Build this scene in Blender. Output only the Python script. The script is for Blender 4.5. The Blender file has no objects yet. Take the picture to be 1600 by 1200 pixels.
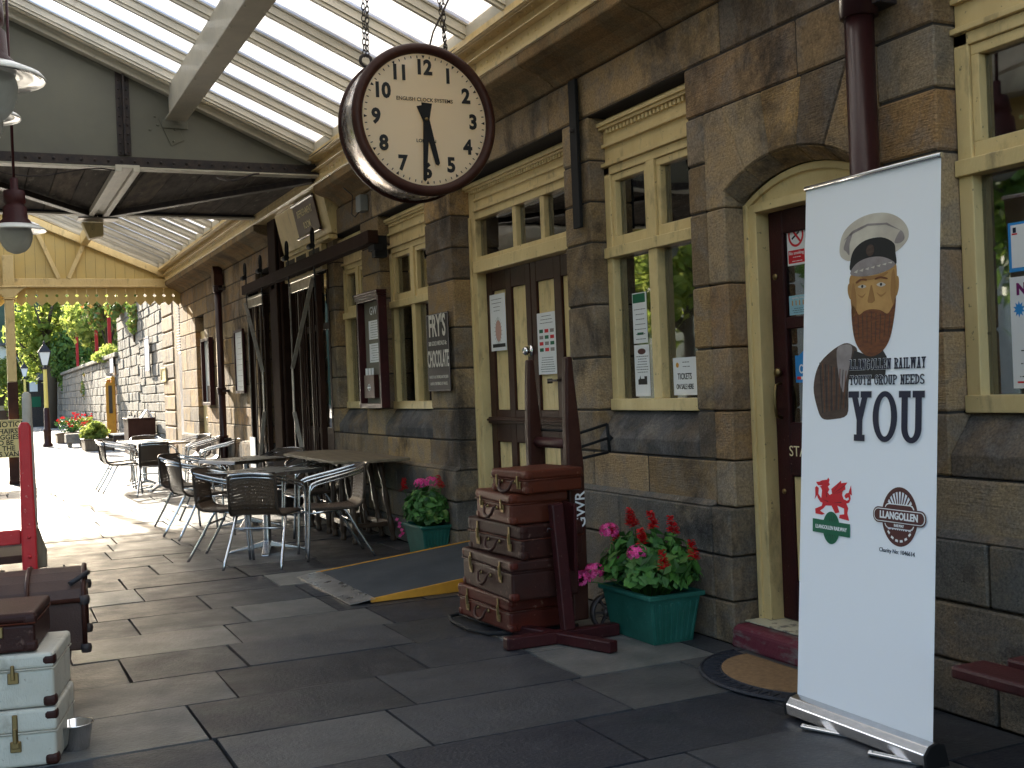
import bpy, math, random
from mathutils import Matrix, Vector
random.seed(7)
PI = math.pi
sc = bpy.context.scene
COL = sc.collection

# ---------------------------------------------------------------- camera
TH = math.atan(840/1780.); RHO = math.atan(.04)
s_, c_ = math.sin(TH), math.cos(TH); sr, cr = math.sin(RHO), math.cos(RHO)
F = Vector((s_, c_, 0)); R = Vector((c_, -s_, 0)); Zv = Vector((0, 0, 1))
right = R*cr - Zv*sr; upv = R*sr + Zv*cr
cam_d = bpy.data.cameras.new('camera'); cam = bpy.data.objects.new('camera', cam_d); COL.objects.link(cam)
m3 = Matrix((right, upv, -F)).transposed()
cam.matrix_world = Matrix.Translation((0, 0, 1.38)) @ m3.to_4x4()
cam_d.sensor_width = 36; cam_d.lens = 1780/1600*36
cam_d.clip_start = .05; cam_d.clip_end = 2000
sc.camera = cam

# ---------------------------------------------------------------- world, sun, exposure
SUN_EL = math.radians(18.5); SUN_AZ = math.radians(-7)      # azimuth from +Y towards +X
W = bpy.data.worlds.new('World'); sc.world = W; W.use_nodes = True
nt = W.node_tree; nt.nodes.clear()
sky = nt.nodes.new('ShaderNodeTexSky'); sky.sky_type = 'NISHITA'; sky.sun_disc = False
sky.sun_elevation = SUN_EL; sky.sun_rotation = SUN_AZ; sky.dust_density = 2.2; sky.air_density = 1.0
bg = nt.nodes.new('ShaderNodeBackground'); bg.inputs['Strength'].default_value = .15
ow = nt.nodes.new('ShaderNodeOutputWorld')
nt.links.new(sky.outputs[0], bg.inputs[0]); nt.links.new(bg.outputs[0], ow.inputs[0])
sl = bpy.data.lights.new('sun', 'SUN'); sl.energy = 5.0; sl.angle = math.radians(.55); sl.color = (1, .91, .75)
so = bpy.data.objects.new('sun', sl); COL.objects.link(so)
sd = Vector((math.sin(SUN_AZ)*math.cos(SUN_EL), math.cos(SUN_AZ)*math.cos(SUN_EL), math.sin(SUN_EL)))
so.rotation_euler = sd.to_track_quat('Z', 'Y').to_euler(); so.location = (0, 30, 20)
vs = sc.view_settings; vs.view_transform = 'Standard'; vs.look = 'None'; vs.gamma = 1; vs.exposure = 2.22
sc.cycles.max_bounces = 10; sc.cycles.diffuse_bounces = 5; sc.cycles.transparent_max_bounces = 16
sc.cycles.sample_clamp_indirect = 6
sc.cycles.caustics_reflective = False; sc.cycles.caustics_refractive = False

# ---------------------------------------------------------------- helpers
def rnd(a, b): return random.uniform(a, b)

class MB:
    def __init__(s): s.v = []; s.f = []; s.m = []; s.sm = []
    def add(s, vs_, fs, mi=0, smooth=False):
        n = len(s.v); s.v += [tuple(p) for p in vs_]
        for f in fs: s.f.append(tuple(i+n for i in f)); s.m.append(mi); s.sm.append(smooth)
        return s
    def box(s, x0, x1, y0, y1, z0, z1, mi=0, mat=None):
        if x0 > x1: x0, x1 = x1, x0
        if y0 > y1: y0, y1 = y1, y0
        if z0 > z1: z0, z1 = z1, z0
        p = [(x0,y0,z0),(x1,y0,z0),(x1,y1,z0),(x0,y1,z0),(x0,y0,z1),(x1,y0,z1),(x1,y1,z1),(x0,y1,z1)]
        if mat is not None: p = [mat @ Vector(q) for q in p]
        return s.add(p, [(0,3,2,1),(4,5,6,7),(0,1,5,4),(1,2,6,5),(2,3,7,6),(3,0,4,7)], mi)
    def bar(s, a, b, w, t, mi=0, up=(0,0,1)):
        a = Vector(a); b = Vector(b); d = (b-a); L = d.length; d.normalize()
        u = Vector(up); x = d.cross(u)
        if x.length < 1e-4: x = d.cross(Vector((1,0,0)))
        x.normalize(); z = x.cross(d)
        M = Matrix.Translation(a) @ Matrix((x, d, z)).transposed().to_4x4()
        return s.box(-w/2, w/2, 0, L, -t/2, t/2, mi, M)
    def tube(s, pts, r, n=10, mi=0, closed=False, caps=True):
        P = [Vector(p) for p in pts]; N = len(P); rr = r if isinstance(r, (list, tuple)) else [r]*N
        vs_ = []; prev = None
        for i, p in enumerate(P):
            if closed: t = P[(i+1) % N]-P[i-1]
            else: t = P[min(i+1, N-1)]-P[max(i-1, 0)]
            t.normalize()
            if prev is None:
                a = t.orthogonal().normalized()
            else:
                a = prev - t*prev.dot(t)
                a = a.normalized() if a.length > 1e-5 else t.orthogonal().normalized()
            prev = a; b = t.cross(a)
            for k in range(n):
                q = 2*PI*k/n; vs_.append(p + (a*math.cos(q)+b*math.sin(q))*rr[i])
        fs = []
        for i in range(N if closed else N-1):
            j = (i+1) % N
            for k in range(n):
                l = (k+1) % n; fs.append((i*n+k, i*n+l, j*n+l, j*n+k))
        s.add(vs_, fs, mi, True)
        if caps and not closed:
            n0 = len(s.v)-N*n
            s.f.append(tuple(n0+k for k in reversed(range(n)))); s.m.append(mi); s.sm.append(False)
            s.f.append(tuple(n0+(N-1)*n+k for k in range(n))); s.m.append(mi); s.sm.append(False)
        return s
    def lathe(s, prof, c=(0,0,0), n=16, mi=0, M=None, smooth=True, cap=False):
        c = Vector(c); vs_ = []
        for r, z in prof:
            for k in range(n):
                q = 2*PI*k/n; p = Vector((r*math.cos(q), r*math.sin(q), z))
                if M is not None: p = M @ p
                vs_.append(p+c)
        fs = [(i*n+k, i*n+(k+1) % n, (i+1)*n+(k+1) % n, (i+1)*n+k) for i in range(len(prof)-1) for k in range(n)]
        s.add(vs_, fs, mi, smooth); n0 = len(s.v)-len(prof)*n
        if cap and prof[0][0] > 1e-4: s.f.append(tuple(n0+k for k in reversed(range(n)))); s.m.append(mi); s.sm.append(False)
        if cap and prof[-1][0] > 1e-4: s.f.append(tuple(n0+(len(prof)-1)*n+k for k in range(n))); s.m.append(mi); s.sm.append(False)
        return s
    def prism(s, poly, O, u, v, t, mi=0):
        """polygon (a,b) -> O+a*u+b*v, thickened by vector t"""
        O, u, v, t = Vector(O), Vector(u), Vector(v), Vector(t); n = len(poly)
        A = [O+u*a+v*b for a, b in poly]; B = [p+t for p in A]
        fs = [tuple(range(n)), tuple(reversed(range(n, 2*n)))]+[((i+1) % n, i, n+i, n+(i+1) % n) for i in range(n)]
        ar = sum(poly[i][0]*poly[(i+1) % n][1]-poly[(i+1) % n][0]*poly[i][1] for i in range(n))
        flip = (ar > 0) == (u.cross(v).dot(t) > 0)
        if flip: fs = [tuple(reversed(f)) for f in fs]
        return s.add(A+B, fs, mi)
    def build(s, name, mat, parent=None, bevel=0, world=True, seg=1, loc=None):
        me = bpy.data.meshes.new(name)
        vv = s.v
        if parent is not None and world:
            Mi = WM(parent).inverted(); vv = [tuple(Mi @ Vector(p)) for p in vv]
        me.from_pydata(vv, [], s.f)
        for m in (mat if isinstance(mat, (list, tuple)) else [mat]): me.materials.append(m)
        me.polygons.foreach_set('material_index', s.m); me.polygons.foreach_set('use_smooth', s.sm)
        me.update()
        o = bpy.data.objects.new(name, me); COL.objects.link(o)
        if parent is not None: o.parent = parent
        if loc: o.location = loc
        if bevel:
            b = o.modifiers.new('bevel', 'BEVEL'); b.width = bevel; b.segments = seg; b.limit_method = 'ANGLE'; b.angle_limit = .6
        return o

def WM(o):
    M = o.matrix_basis.copy()
    while o.parent is not None:
        o = o.parent; M = o.matrix_basis @ M
    return M

def tag(o, label=None, cat=None, group=None, kind=None):
    if label: o['label'] = label
    if cat: o['category'] = cat
    if group: o['group'] = group
    if kind: o['kind'] = kind
    return o

def thing(name, label, cat, loc=(0,0,0), rz=0, group=None, M=None):
    o = bpy.data.objects.new(name, None); COL.objects.link(o); o.empty_display_size = .1
    if M is not None: o.matrix_basis = M
    else: o.location = loc; o.rotation_euler = (0, 0, rz)
    return tag(o, label, cat, group)

def copy_tree(o, parent=None, loc=None, rz=None, label=None, cat=None):
    c = o.copy(); COL.objects.link(c)
    if parent is not None: c.parent = parent
    if loc is not None: c.location = loc
    if rz is not None: c.rotation_euler = (0, 0, rz)
    if label: c['label'] = label
    for ch in list(o.children):
        copy_tree(ch, c)
    return c

def text(name, s, size, mat, parent, O, xd=(0,-1,0), yd=(0,0,1), align='CENTER', sx=1.0, off=0.0, ext=.0006, label=None):
    cu = bpy.data.curves.new('t', 'FONT'); cu.body = s; cu.size = size; cu.align_x = align; cu.align_y = 'CENTER'
    cu.offset = off; cu.extrude = ext; cu.resolution_u = 3; cu.space_line = .9
    ob = bpy.data.objects.new('t', cu); COL.objects.link(ob)
    dg = bpy.context.evaluated_depsgraph_get(); dg.update()
    me = bpy.data.meshes.new_from_object(ob.evaluated_get(dg)); me.name = name
    bpy.data.objects.remove(ob)
    xd = Vector(xd).normalized(); yd = Vector(yd).normalized(); zd = xd.cross(yd)
    Mx = Matrix.Translation(O) @ Matrix((xd*sx, yd, zd)).transposed().to_4x4()
    if parent is not None: Mx = WM(parent).inverted() @ Mx
    me.transform(Mx); me.materials.clear(); me.materials.append(mat)
    o = bpy.data.objects.new(name, me); COL.objects.link(o)
    if parent is not None: o.parent = parent
    return o

# ---------------------------------------------------------------- materials
def lin(c):
    return tuple(c) + (1,)
def M(name, col, rough=.6, metal=0, col2=None, vs=8, stretch=(1,1,1), amt=1.0, bump=0, bs=40, bstretch=None, island=None,
      spec=.28, coat=0, streak=None, speck=None, roughvar=0, ivar=0, detail=6, thresh=(.35,.65), transl=0):
    m = bpy.data.materials.new(name); m.use_nodes = True; t = m.node_tree; n = t.nodes; l = t.links
    b = n['Principled BSDF']; b.inputs['Roughness'].default_value = rough; b.inputs['Metallic'].default_value = metal
    b.inputs['Specular IOR Level'].default_value = spec; b.inputs['Coat Weight'].default_value = coat
    b.inputs['Coat Roughness'].default_value = .15
    tc = n.new('ShaderNodeTexCoord')
    def noise(scale, st, det=detail, seed=0):
        mp = n.new('ShaderNodeMapping'); mp.inputs['Scale'].default_value = st; mp.inputs['Location'].default_value = (seed, seed*1.7, seed*.3)
        l.new(tc.outputs['Object'], mp.inputs[0])
        x = n.new('ShaderNodeTexNoise'); x.inputs['Scale'].default_value = scale; x.inputs['Detail'].default_value = det
        x.inputs['Roughness'].default_value = .6
        l.new(mp.outputs[0], x.inputs['Vector']); return x.outputs['Fac']
    def ramp(src, a, b_, c0=(0,0,0,1), c1=(1,1,1,1)):
        r = n.new('ShaderNodeValToRGB'); r.color_ramp.elements[0].position = a; r.color_ramp.elements[1].position = b_
        r.color_ramp.elements[0].color = c0; r.color_ramp.elements[1].color = c1; l.new(src, r.inputs[0]); return r.outputs[0]
    def mix(fac, a, b_, mode='MIX'):
        x = n.new('ShaderNodeMix'); x.data_type = 'RGBA'; x.blend_type = mode
        for sock, val in ((0, fac), (6, a), (7, b_)):
            if isinstance(val, (int, float)): x.inputs[sock].default_value = val
            elif isinstance(val, tuple): x.inputs[sock].default_value = val if len(val) == 4 else lin(val)
            else: l.new(val, x.inputs[sock])
        return x.outputs[2]
    if island:
        g = n.new('ShaderNodeNewGeometry'); r = n.new('ShaderNodeValToRGB'); e = r.color_ramp.elements
        k = len(island); r.color_ramp.interpolation = 'LINEAR'
        while len(e) < k: e.new(.5)
        for i, cc in enumerate(island): e[i].position = i/(k-1); e[i].color = lin(cc)
        l.new(g.outputs['Random Per Island'], r.inputs[0]); cur = r.outputs[0]
    else: cur = lin(col)
    if col2:
        f = ramp(noise(vs, stretch), thresh[0], thresh[1])
        mm = n.new('ShaderNodeMath'); mm.operation = 'MULTIPLY'; mm.inputs[1].default_value = amt; l.new(f, mm.inputs[0])
        cur = mix(mm.outputs[0], cur, lin(col2))
    if streak:   # (color, scale, stretch, amount, lo, hi)
        sc_, ss, st, sa, lo, hi = streak
        f = ramp(noise(ss, st, 8, 3.1), lo, hi)
        mm = n.new('ShaderNodeMath'); mm.operation = 'MULTIPLY'; mm.inputs[1].default_value = sa; l.new(f, mm.inputs[0])
        cur = mix(mm.outputs[0], cur, lin(sc_))
    if speck:    # (color, scale, amount, lo, hi)
        sc_, ss, sa, lo, hi = speck
        f = ramp(noise(ss, (1,1,1), 2, 9.3), lo, hi)
        mm = n.new('ShaderNodeMath'); mm.operation = 'MULTIPLY'; mm.inputs[1].default_value = sa; l.new(f, mm.inputs[0])
        cur = mix(mm.outputs[0], cur, lin(sc_))
    if isinstance(cur, tuple): b.inputs['Base Color'].default_value = cur
    else: l.new(cur, b.inputs['Base Color'])
    if roughvar:
        r = n.new('ShaderNodeMapRange'); r.inputs['To Min'].default_value = max(.02, rough-roughvar); r.inputs['To Max'].default_value = min(1, rough+roughvar)
        r.inputs['From Min'].default_value = .3; r.inputs['From Max'].default_value = .7
        l.new(noise(vs*1.3+1, stretch, 5, 5.5), r.inputs['Value']); l.new(r.outputs[0], b.inputs['Roughness'])
    if bump:
        bp = n.new('ShaderNodeBump'); bp.inputs['Strength'].default_value = bump; bp.inputs['Distance'].default_value = .01
        l.new(noise(bs, bstretch or (1,1,1), 8, 1.2), bp.inputs['Height']); l.new(bp.outputs[0], b.inputs['Normal'])
    if transl:
        o = n['Material Output']; tr = n.new('ShaderNodeBsdfTranslucent'); ms = n.new('ShaderNodeMixShader'); ms.inputs[0].default_value = transl
        if isinstance(cur, tuple): tr.inputs[0].default_value = cur
        else: l.new(cur, tr.inputs[0])
        l.new(b.outputs[0], ms.inputs[1]); l.new(tr.outputs[0], ms.inputs[2]); l.new(ms.outputs[0], o.inputs[0])
    return m

STONE = [(.40,.29,.155),(.25,.17,.095),(.33,.27,.19),(.42,.28,.13),(.17,.13,.095),(.36,.26,.14),(.27,.23,.185),(.30,.175,.08),(.38,.31,.21)]
def stonemat(name, isl, soot=.6, low=False, bumpk=1.0, tool=True, dark=(.035,.03,.028), grey=(.17,.16,.155)):
    m = bpy.data.materials.new(name); m.use_nodes = True; t = m.node_tree; n = t.nodes; l = t.links; b = n['Principled BSDF']
    b.inputs['Roughness'].default_value = .9; b.inputs['Specular IOR Level'].default_value = .15
    tc = n.new('ShaderNodeTexCoord'); g = n.new('ShaderNodeNewGeometry')
    def nz(scale, st=(1,1,1), det=6, seed=0, rough=.62, dist=0, isl_off=False):
        mp = n.new('ShaderNodeMapping'); mp.inputs['Scale'].default_value = st; mp.inputs['Location'].default_value = (seed, seed*1.7, seed*.3)
        l.new(tc.outputs['Object'], mp.inputs[0]); src = mp.outputs[0]
        if isl_off:
            ad = n.new('ShaderNodeVectorMath'); ad.operation = 'ADD'; ml = n.new('ShaderNodeMath'); ml.operation = 'MULTIPLY'; ml.inputs[1].default_value = 37.0
            l.new(g.outputs['Random Per Island'], ml.inputs[0]); l.new(src, ad.inputs[0]); l.new(ml.outputs[0], ad.inputs[1]); src = ad.outputs[0]
        x = n.new('ShaderNodeTexNoise'); x.inputs['Scale'].default_value = scale; x.inputs['Detail'].default_value = det; x.inputs['Roughness'].default_value = rough; x.inputs['Distortion'].default_value = dist
        l.new(src, x.inputs['Vector']); return x.outputs['Fac']
    def rng(src, a, b_, lo=0, hi=1):
        r = n.new('ShaderNodeMapRange'); r.inputs[1].default_value = a; r.inputs[2].default_value = b_; r.inputs[3].default_value = lo; r.inputs[4].default_value = hi; l.new(src, r.inputs[0]); return r.outputs[0]
    def mul(a, b_):
        x = n.new('ShaderNodeMath'); x.operation = 'MULTIPLY'
        for i, v in ((0, a), (1, b_)):
            if isinstance(v, (int, float)): x.inputs[i].default_value = v
            else: l.new(v, x.inputs[i])
        return x.outputs[0]
    def mix(f, a, c, mode='MIX'):
        x = n.new('ShaderNodeMix'); x.data_type = 'RGBA'; x.blend_type = mode
        for so_, v in ((0, f), (6, a), (7, c)):
            if isinstance(v, (int, float)): x.inputs[so_].default_value = v
            elif isinstance(v, tuple): x.inputs[so_].default_value = lin(v)
            else: l.new(v, x.inputs[so_])
        return x.outputs[2]
    r = n.new('ShaderNodeValToRGB'); e = r.color_ramp.elements; k = len(isl)
    while len(e) < k: e.new(.5)
    for i, cc in enumerate(isl): e[i].position = i/(k-1); e[i].color = lin(cc)
    l.new(g.outputs['Random Per Island'], r.inputs[0]); cur = r.outputs[0]
    cur = mix(mul(rng(nz(2.6, (1,1,1.6), 5, 2, isl_off=True), .44, .68), .30), cur, (.42,.28,.14), 'MIX')      # iron-rich bands inside a block
    cur = mix(mul(rng(nz(5.0, (1,1,1), 8, 4, dist=.6), .45, .62), .50), cur, grey)                             # grey lichen / dirt mottling
    cur = mix(mul(rng(nz(1.6, (1,1,.8), 9, 7.7, .72, .35), .50, .66), soot), cur, dark)                       # soot patches across blocks
    cur = mix(mul(rng(nz(3.5, (2.2,2.2,.35), 7, 12), .58, .72), .22), cur, dark)                               # rain streaks
    fine = nz(85, (1,1,1), 4, 1)
    cur = mix(1.0, cur, mix(rng(fine, .3, .7), (.74,.74,.74), (1.48,1.46,1.42)), 'MULTIPLY')
    cur = mix(mul(rng(nz(42, (1,1,1), 3, 15), .70, .76), .8), cur, (.03,.028,.025))                            # pits
    cur = mix(mul(rng(nz(26, (1,1,1), 4, 21), .71, .76), .55), cur, (.55,.52,.47))                             # pale scars
    l.new(cur, b.inputs['Base Color'])
    h = mul(nz(7, (1,1,1), 8, 3, .7), 1.6)
    ad = n.new('ShaderNodeMath'); ad.operation = 'ADD'; l.new(h, ad.inputs[0]); l.new(mul(fine, .35), ad.inputs[1])
    if tool:
        ad2 = n.new('ShaderNodeMath'); ad2.operation = 'ADD'; l.new(ad.outputs[0], ad2.inputs[0])
        l.new(mul(mul(nz(60, (.25,.25,2.2), 3, 30), rng(nz(1.3, (1,1,1), 2, 33, isl_off=True), .45, .6)), .9), ad2.inputs[1]); ad = ad2
    bp = n.new('ShaderNodeBump'); bp.inputs['Strength'].default_value = .75*bumpk; bp.inputs['Distance'].default_value = .016; l.new(ad.outputs[0], bp.inputs['Height']); l.new(bp.outputs[0], b.inputs['Normal'])
    return m
STONE = [(.37,.25,.12),(.18,.125,.075),(.29,.22,.145),(.40,.255,.11),(.11,.085,.065),(.34,.235,.12),(.23,.19,.145),(.27,.15,.065),(.36,.275,.17)]
m_stone = stonemat('dressed_stone', STONE, .85)
m_stonelow = stonemat('sooty_base_stone', [(.17,.14,.105),(.11,.10,.09),(.22,.16,.10),(.09,.085,.08),(.15,.135,.115)], .92, bumpk=1.7, tool=False, dark=(.025,.025,.027), grey=(.13,.13,.13))
m_rubble = stonemat('retaining_wall_stone', [(.24,.23,.20),(.20,.19,.17),(.27,.25,.21),(.19,.18,.165),(.25,.22,.17)], .55, bumpk=1.8, tool=False, dark=(.07,.07,.07), grey=(.13,.125,.12))
m_mortar = M('lime_mortar', (.05,.043,.038), .95, bump=.4, bs=60)
m_sill = stonemat('dark_sill_stone', [(.055,.055,.058),(.075,.07,.068),(.06,.058,.06)], .6, bumpk=.8, tool=False)
m_corbel = stonemat('corbel_stone', [(.25,.16,.075),(.20,.13,.065),(.28,.19,.10),(.22,.17,.11)], .65, bumpk=.5, tool=False, grey=(.12,.115,.08))
m_flag = M('flagstone', 0, .44, col2=(.024,.025,.028), vs=2.6, amt=.45, thresh=(.45,.68),
           island=[(0.017, 0.0196, 0.027), (0.045, 0.0466, 0.051), (0.011, 0.0127, 0.0186), (0.085, 0.083, 0.078), (0.023, 0.0254, 0.0336), (0.013, 0.0154, 0.0228), (0.17, 0.165, 0.15), (0.019, 0.0212, 0.0294), (0.039, 0.0392, 0.0402), (0.011, 0.0127, 0.018), (0.0525, 0.053, 0.0522)],
           bump=.5, bs=60, spec=.30, speck=((.13,.135,.15), 85, .55, .62, .70), roughvar=.12, detail=9,
           streak=((.06,.062,.066), 9, (1,1,1), .30, .60, .74))
m_joint = M('joint_grit', (.012,.012,.012), .95, bump=.8, bs=90)
m_cream = M('cream_paint', (.74,.58,.29), .42, col2=(.58,.43,.20), vs=5, amt=.6, stretch=(1,1,.5), bump=.35, bs=45, bstretch=(1,1,.4), coat=.08,
            streak=((.20,.15,.09), 7, (1.5,1.5,.6), .65, .56, .74), speck=((.12,.09,.06), 34, .7, .69, .74))
m_creamb = M('cream_boards', (.62,.46,.17), .5, col2=(.50,.40,.19), vs=3, amt=.5, bump=.1, bs=60)
m_creamw = M('pale_canopy_paint', (.56,.52,.42), .45, col2=(.42,.40,.33), vs=4, amt=.6, bump=.25, bs=70, streak=((.25,.22,.18), 14, (1,1,1), .5, .62, .7))
m_panelgrey = M('grey_plate_paint', (.17,.168,.13), .5, col2=(.125,.125,.105), vs=1.5, amt=.7, bump=.06, bs=80)
m_iron = M('dark_iron', (.025,.022,.025), .45, col2=(.07,.05,.04), vs=14, amt=.7, bump=.25, bs=70)
m_ironlit = M('riveted_steel', (.30,.27,.24), .35, metal=.6, col2=(.12,.09,.07), vs=12, amt=.7, bump=.2, bs=80)
m_brown = M('chocolate_paint', (.034,.010,.007), .42, col2=(.055,.022,.014), vs=9, amt=.7, bump=.15, bs=70, spec=.2)
m_maroon = M('maroon_paint', (.045,.009,.010), .42, col2=(.022,.006,.007), vs=7, amt=.7, bump=.2, bs=80, spec=.2, speck=((.2,.13,.1), 50, .45, .68, .74))
m_pipe = M('downpipe_paint', (.040,.012,.012), .30, col2=(.02,.008,.009), vs=4, stretch=(1,1,.3), amt=.6, coat=.1, bump=.1, bs=60)
m_black = M('black_paint', (.008,.008,.009), .75, bump=.1, bs=60)
m_white = M('white_print', (.78,.79,.80), .6)
m_banner = M('banner_vinyl', (.86,.88,.92), .5, bump=.12, bs=3)
m_alu = M('brushed_aluminium', (.62,.63,.65), .25, metal=1, col2=(.45,.45,.47), vs=30, amt=.4)
m_chrome = M('polished_steel', (.75,.76,.78), .1, metal=1)
m_brass = M('brass', (.26,.19,.09), .42, metal=1, col2=(.3,.2,.08), vs=30, amt=.4)
m_ink = M('navy_ink', (.010,.013,.035), .5)
m_black2 = M('print_black', (.012,.012,.014), .5)
m_gold = M('gold_leaf_letters', (.86,.74,.46), .6)
m_wood = M('old_table_wood', (.20,.155,.10), .6, col2=(.10,.075,.05), vs=5, stretch=(6,.6,1), amt=.8, bump=.3, bs=30, bstretch=(5,.5,1))
m_darkwood = M('turned_dark_oak', (.05,.03,.02), .35, col2=(.09,.055,.035), vs=12, stretch=(1,1,.3), amt=.7, bump=.15, bs=50, coat=.1)
m_plank = M('ceiling_planks', 0, .9, island=[(.14,.11,.085),(.10,.085,.07),(.20,.16,.12),(.12,.10,.08),(.16,.14,.12)], col2=(.05,.042,.038), vs=3, stretch=(4,.7,1), amt=.8,
            thresh=(.4,.62), bump=.6, bs=20, bstretch=(4,.6,1), streak=((.34,.30,.24), 5, (3,.8,1), .5, .6, .7))
m_green = M('green_planter_plastic', (.012,.085,.062), .5, col2=(.03,.15,.12), vs=8, amt=.5, bump=.08, bs=50, speck=((.14,.2,.17), 40, .3, .66, .72))
m_leaf = M('geranium_leaf', 0, .45, island=[(.03,.10,.02),(.06,.17,.03),(.018,.06,.018),(.09,.23,.045),(.04,.12,.03),(.13,.22,.05)], transl=.25)
m_pink = M('pink_petal', 0, .6, island=[(.80,.06,.30),(.72,.04,.22),(.85,.14,.40),(.75,.08,.33)], transl=.25)
m_red = M('red_petal', 0, .6, island=[(.62,.012,.02),(.50,.008,.015),(.70,.03,.03)], transl=.25)
m_yellow = M('ochre_edge_paint', (.62,.29,.03), .5, col2=(.40,.18,.03), vs=9, amt=.6, bump=.1, bs=60)
m_rubber = M('rubber_mat', (.02,.022,.03), .65, bump=.4, bs=150)
m_rampmat = M('grey_anti_slip_sheet', (.045,.050,.056), .9, spec=.12, col2=(.07,.075,.08), vs=3, amt=.7, bump=.6, bs=260)
m_coir = M('coir', (.26,.16,.08), .95, col2=(.17,.10,.05), vs=40, amt=.8, bump=.9, bs=180)
m_steelplate = M('scuffed_steel_plate', (.55,.54,.53), .32, metal=.9, col2=(.30,.29,.28), vs=7, amt=.8, roughvar=.12, bump=.2, bs=40)
m_leather = M('red_brown_leather', (.085,.012,.006), .42, col2=(.05,.012,.009), vs=6, amt=.8, bump=.25, bs=90, spec=.18, streak=((.30,.17,.12), 22, (1,1,1), .6, .63, .72))
m_leather2 = M('dark_brown_leather', (.036,.010,.007), .46, col2=(.03,.012,.010), vs=6, amt=.8, bump=.25, bs=90, spec=.18, streak=((.22,.13,.10), 20, (1,1,1), .6, .62, .72))
m_leather3 = M('tan_brown_leather', (.095,.020,.009), .42, col2=(.07,.022,.014), vs=5, amt=.8, bump=.25, bs=90, spec=.18, streak=((.34,.2,.13), 14, (1,1,1), .5, .64, .73))
m_trunk = M('brown_trunk_canvas', (.075,.04,.03), .5, col2=(.045,.025,.02), vs=5, amt=.7, bump=.3, bs=120)
m_whitecase = M('off_white_canvas', (.56,.53,.45), .6, col2=(.42,.39,.32), vs=4, amt=.7, bump=.35, bs=220, bstretch=(1,1,.3), streak=((.20,.16,.11), 8, (1,1,1), .6, .56, .72), speck=((.15,.11,.08), 40, .5, .68, .74))
m_redpaint = M('red_trolley_paint', (.50,.025,.03), .4, col2=(.36,.02,.022), vs=8, amt=.6, bump=.2, bs=60, speck=((.5,.3,.25), 40, .4, .68, .73))
m_greypaint = M('pale_grey_paint', (.42,.38,.32), .6, col2=(.30,.27,.22), vs=8, amt=.6, bump=.2, bs=60)
m_lampw = M('enamel_white', (.75,.76,.74), .2, coat=.4)
m_dark = M('dark_interior', (.05,.04,.032), .8, col2=(.10,.08,.055), vs=1.2, amt=.8)
m_intwall = M('interior_wall', (.20,.17,.11), .85, col2=(.10,.08,.06), vs=1.5, amt=.8)
m_wicker_dark = M('wicker_rim', (.05,.035,.025), .55, bump=.5, bs=200)
m_paint_blue = M('blue_print', (.03,.25,.62), .55)
m_print_green = M('green_print', (.01,.12,.06), .55)
m_print_red = M('red_print', (.60,.02,.03), .55)
m_print_brown = M('brown_print', (.085,.028,.025), .55)
m_skin = M('printed_tan_face', (.50,.29,.10), .55, col2=(.30,.15,.05), vs=9, amt=.7)
m_capw = M('printed_cap_cloth', (.60,.55,.46), .55, col2=(.42,.36,.30), vs=7, amt=.7)
m_beard = M('printed_brown_beard', (.10,.03,.015), .55, col2=(.20,.07,.02), vs=30, stretch=(1,3,1), amt=.8)
m_coat = M('printed_brown_coat', (.05,.03,.024), .55, col2=(.09,.058,.045), vs=14, stretch=(1,4,1), amt=.8)
m_capgrey = M('printed_grey', (.30,.26,.25), .55, col2=(.18,.15,.15), vs=14, amt=.7)
m_signyellow = M('cream_sign_enamel', (.80,.66,.30), .5, col2=(.6,.5,.28), vs=6, amt=.4)
m_enamelblk = M('chocolate_enamel_sign', (.013,.008,.011), .5, col2=(.035,.028,.028), vs=9, amt=.5, spec=.12)
m_concrete = M('pale_asphalt', (.30,.29,.27), .8, col2=(.22,.21,.20), vs=2, amt=.7, bump=.3, bs=40)
m_ground = M('lineside_ground', (.11,.10,.08), .95, col2=(.06,.07,.04), vs=.4, amt=.8, bump=.4, bs=5)
m_ballast = M('track_ballast', (.16,.14,.12), .95, col2=(.08,.07,.06), vs=14, amt=.9, bump=1, bs=25)
m_rail = M('rail_steel', (.35,.30,.27), .35, metal=.8)
m_bark = M('bark', (.10,.075,.05), .9, bump=.8, bs=20, bstretch=(3,3,.4))
def leafmat(name, cols, tr=.35): return M(name, 0, .5, island=cols, transl=tr)
m_tree = leafmat('broadleaf_foliage', [(.20,.26,.05),(.08,.15,.03),(.12,.21,.04),(.06,.11,.03),(.18,.28,.05),(.10,.17,.035)])
m_treeyel = leafmat('yellow_green_foliage', [(.34,.40,.08),(.22,.30,.06),(.46,.48,.12),(.15,.22,.05)], .72)
m_ivy = leafmat('ivy_foliage', [(.07,.14,.03),(.13,.21,.04),(.22,.26,.06),(.26,.12,.04)], .4)
m_hillside = M('wooded_hillside', (.025,.045,.025), .95, col2=(.045,.07,.035), vs=.25, amt=.9, bump=1, bs=1.2)
m_render = M('cream_render', (.55,.52,.46), .8, col2=(.42,.40,.35), vs=1.5, amt=.6)
m_slate = M('slate_roof', (.09,.09,.10), .6, col2=(.14,.135,.14), vs=6, amt=.7, bump=.4, bs=12)
m_coach = M('coach_cream', (.55,.50,.36), .35, coat=.3)
m_coachb = M('coach_chocolate', (.07,.03,.02), .3, coat=.3)

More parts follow.
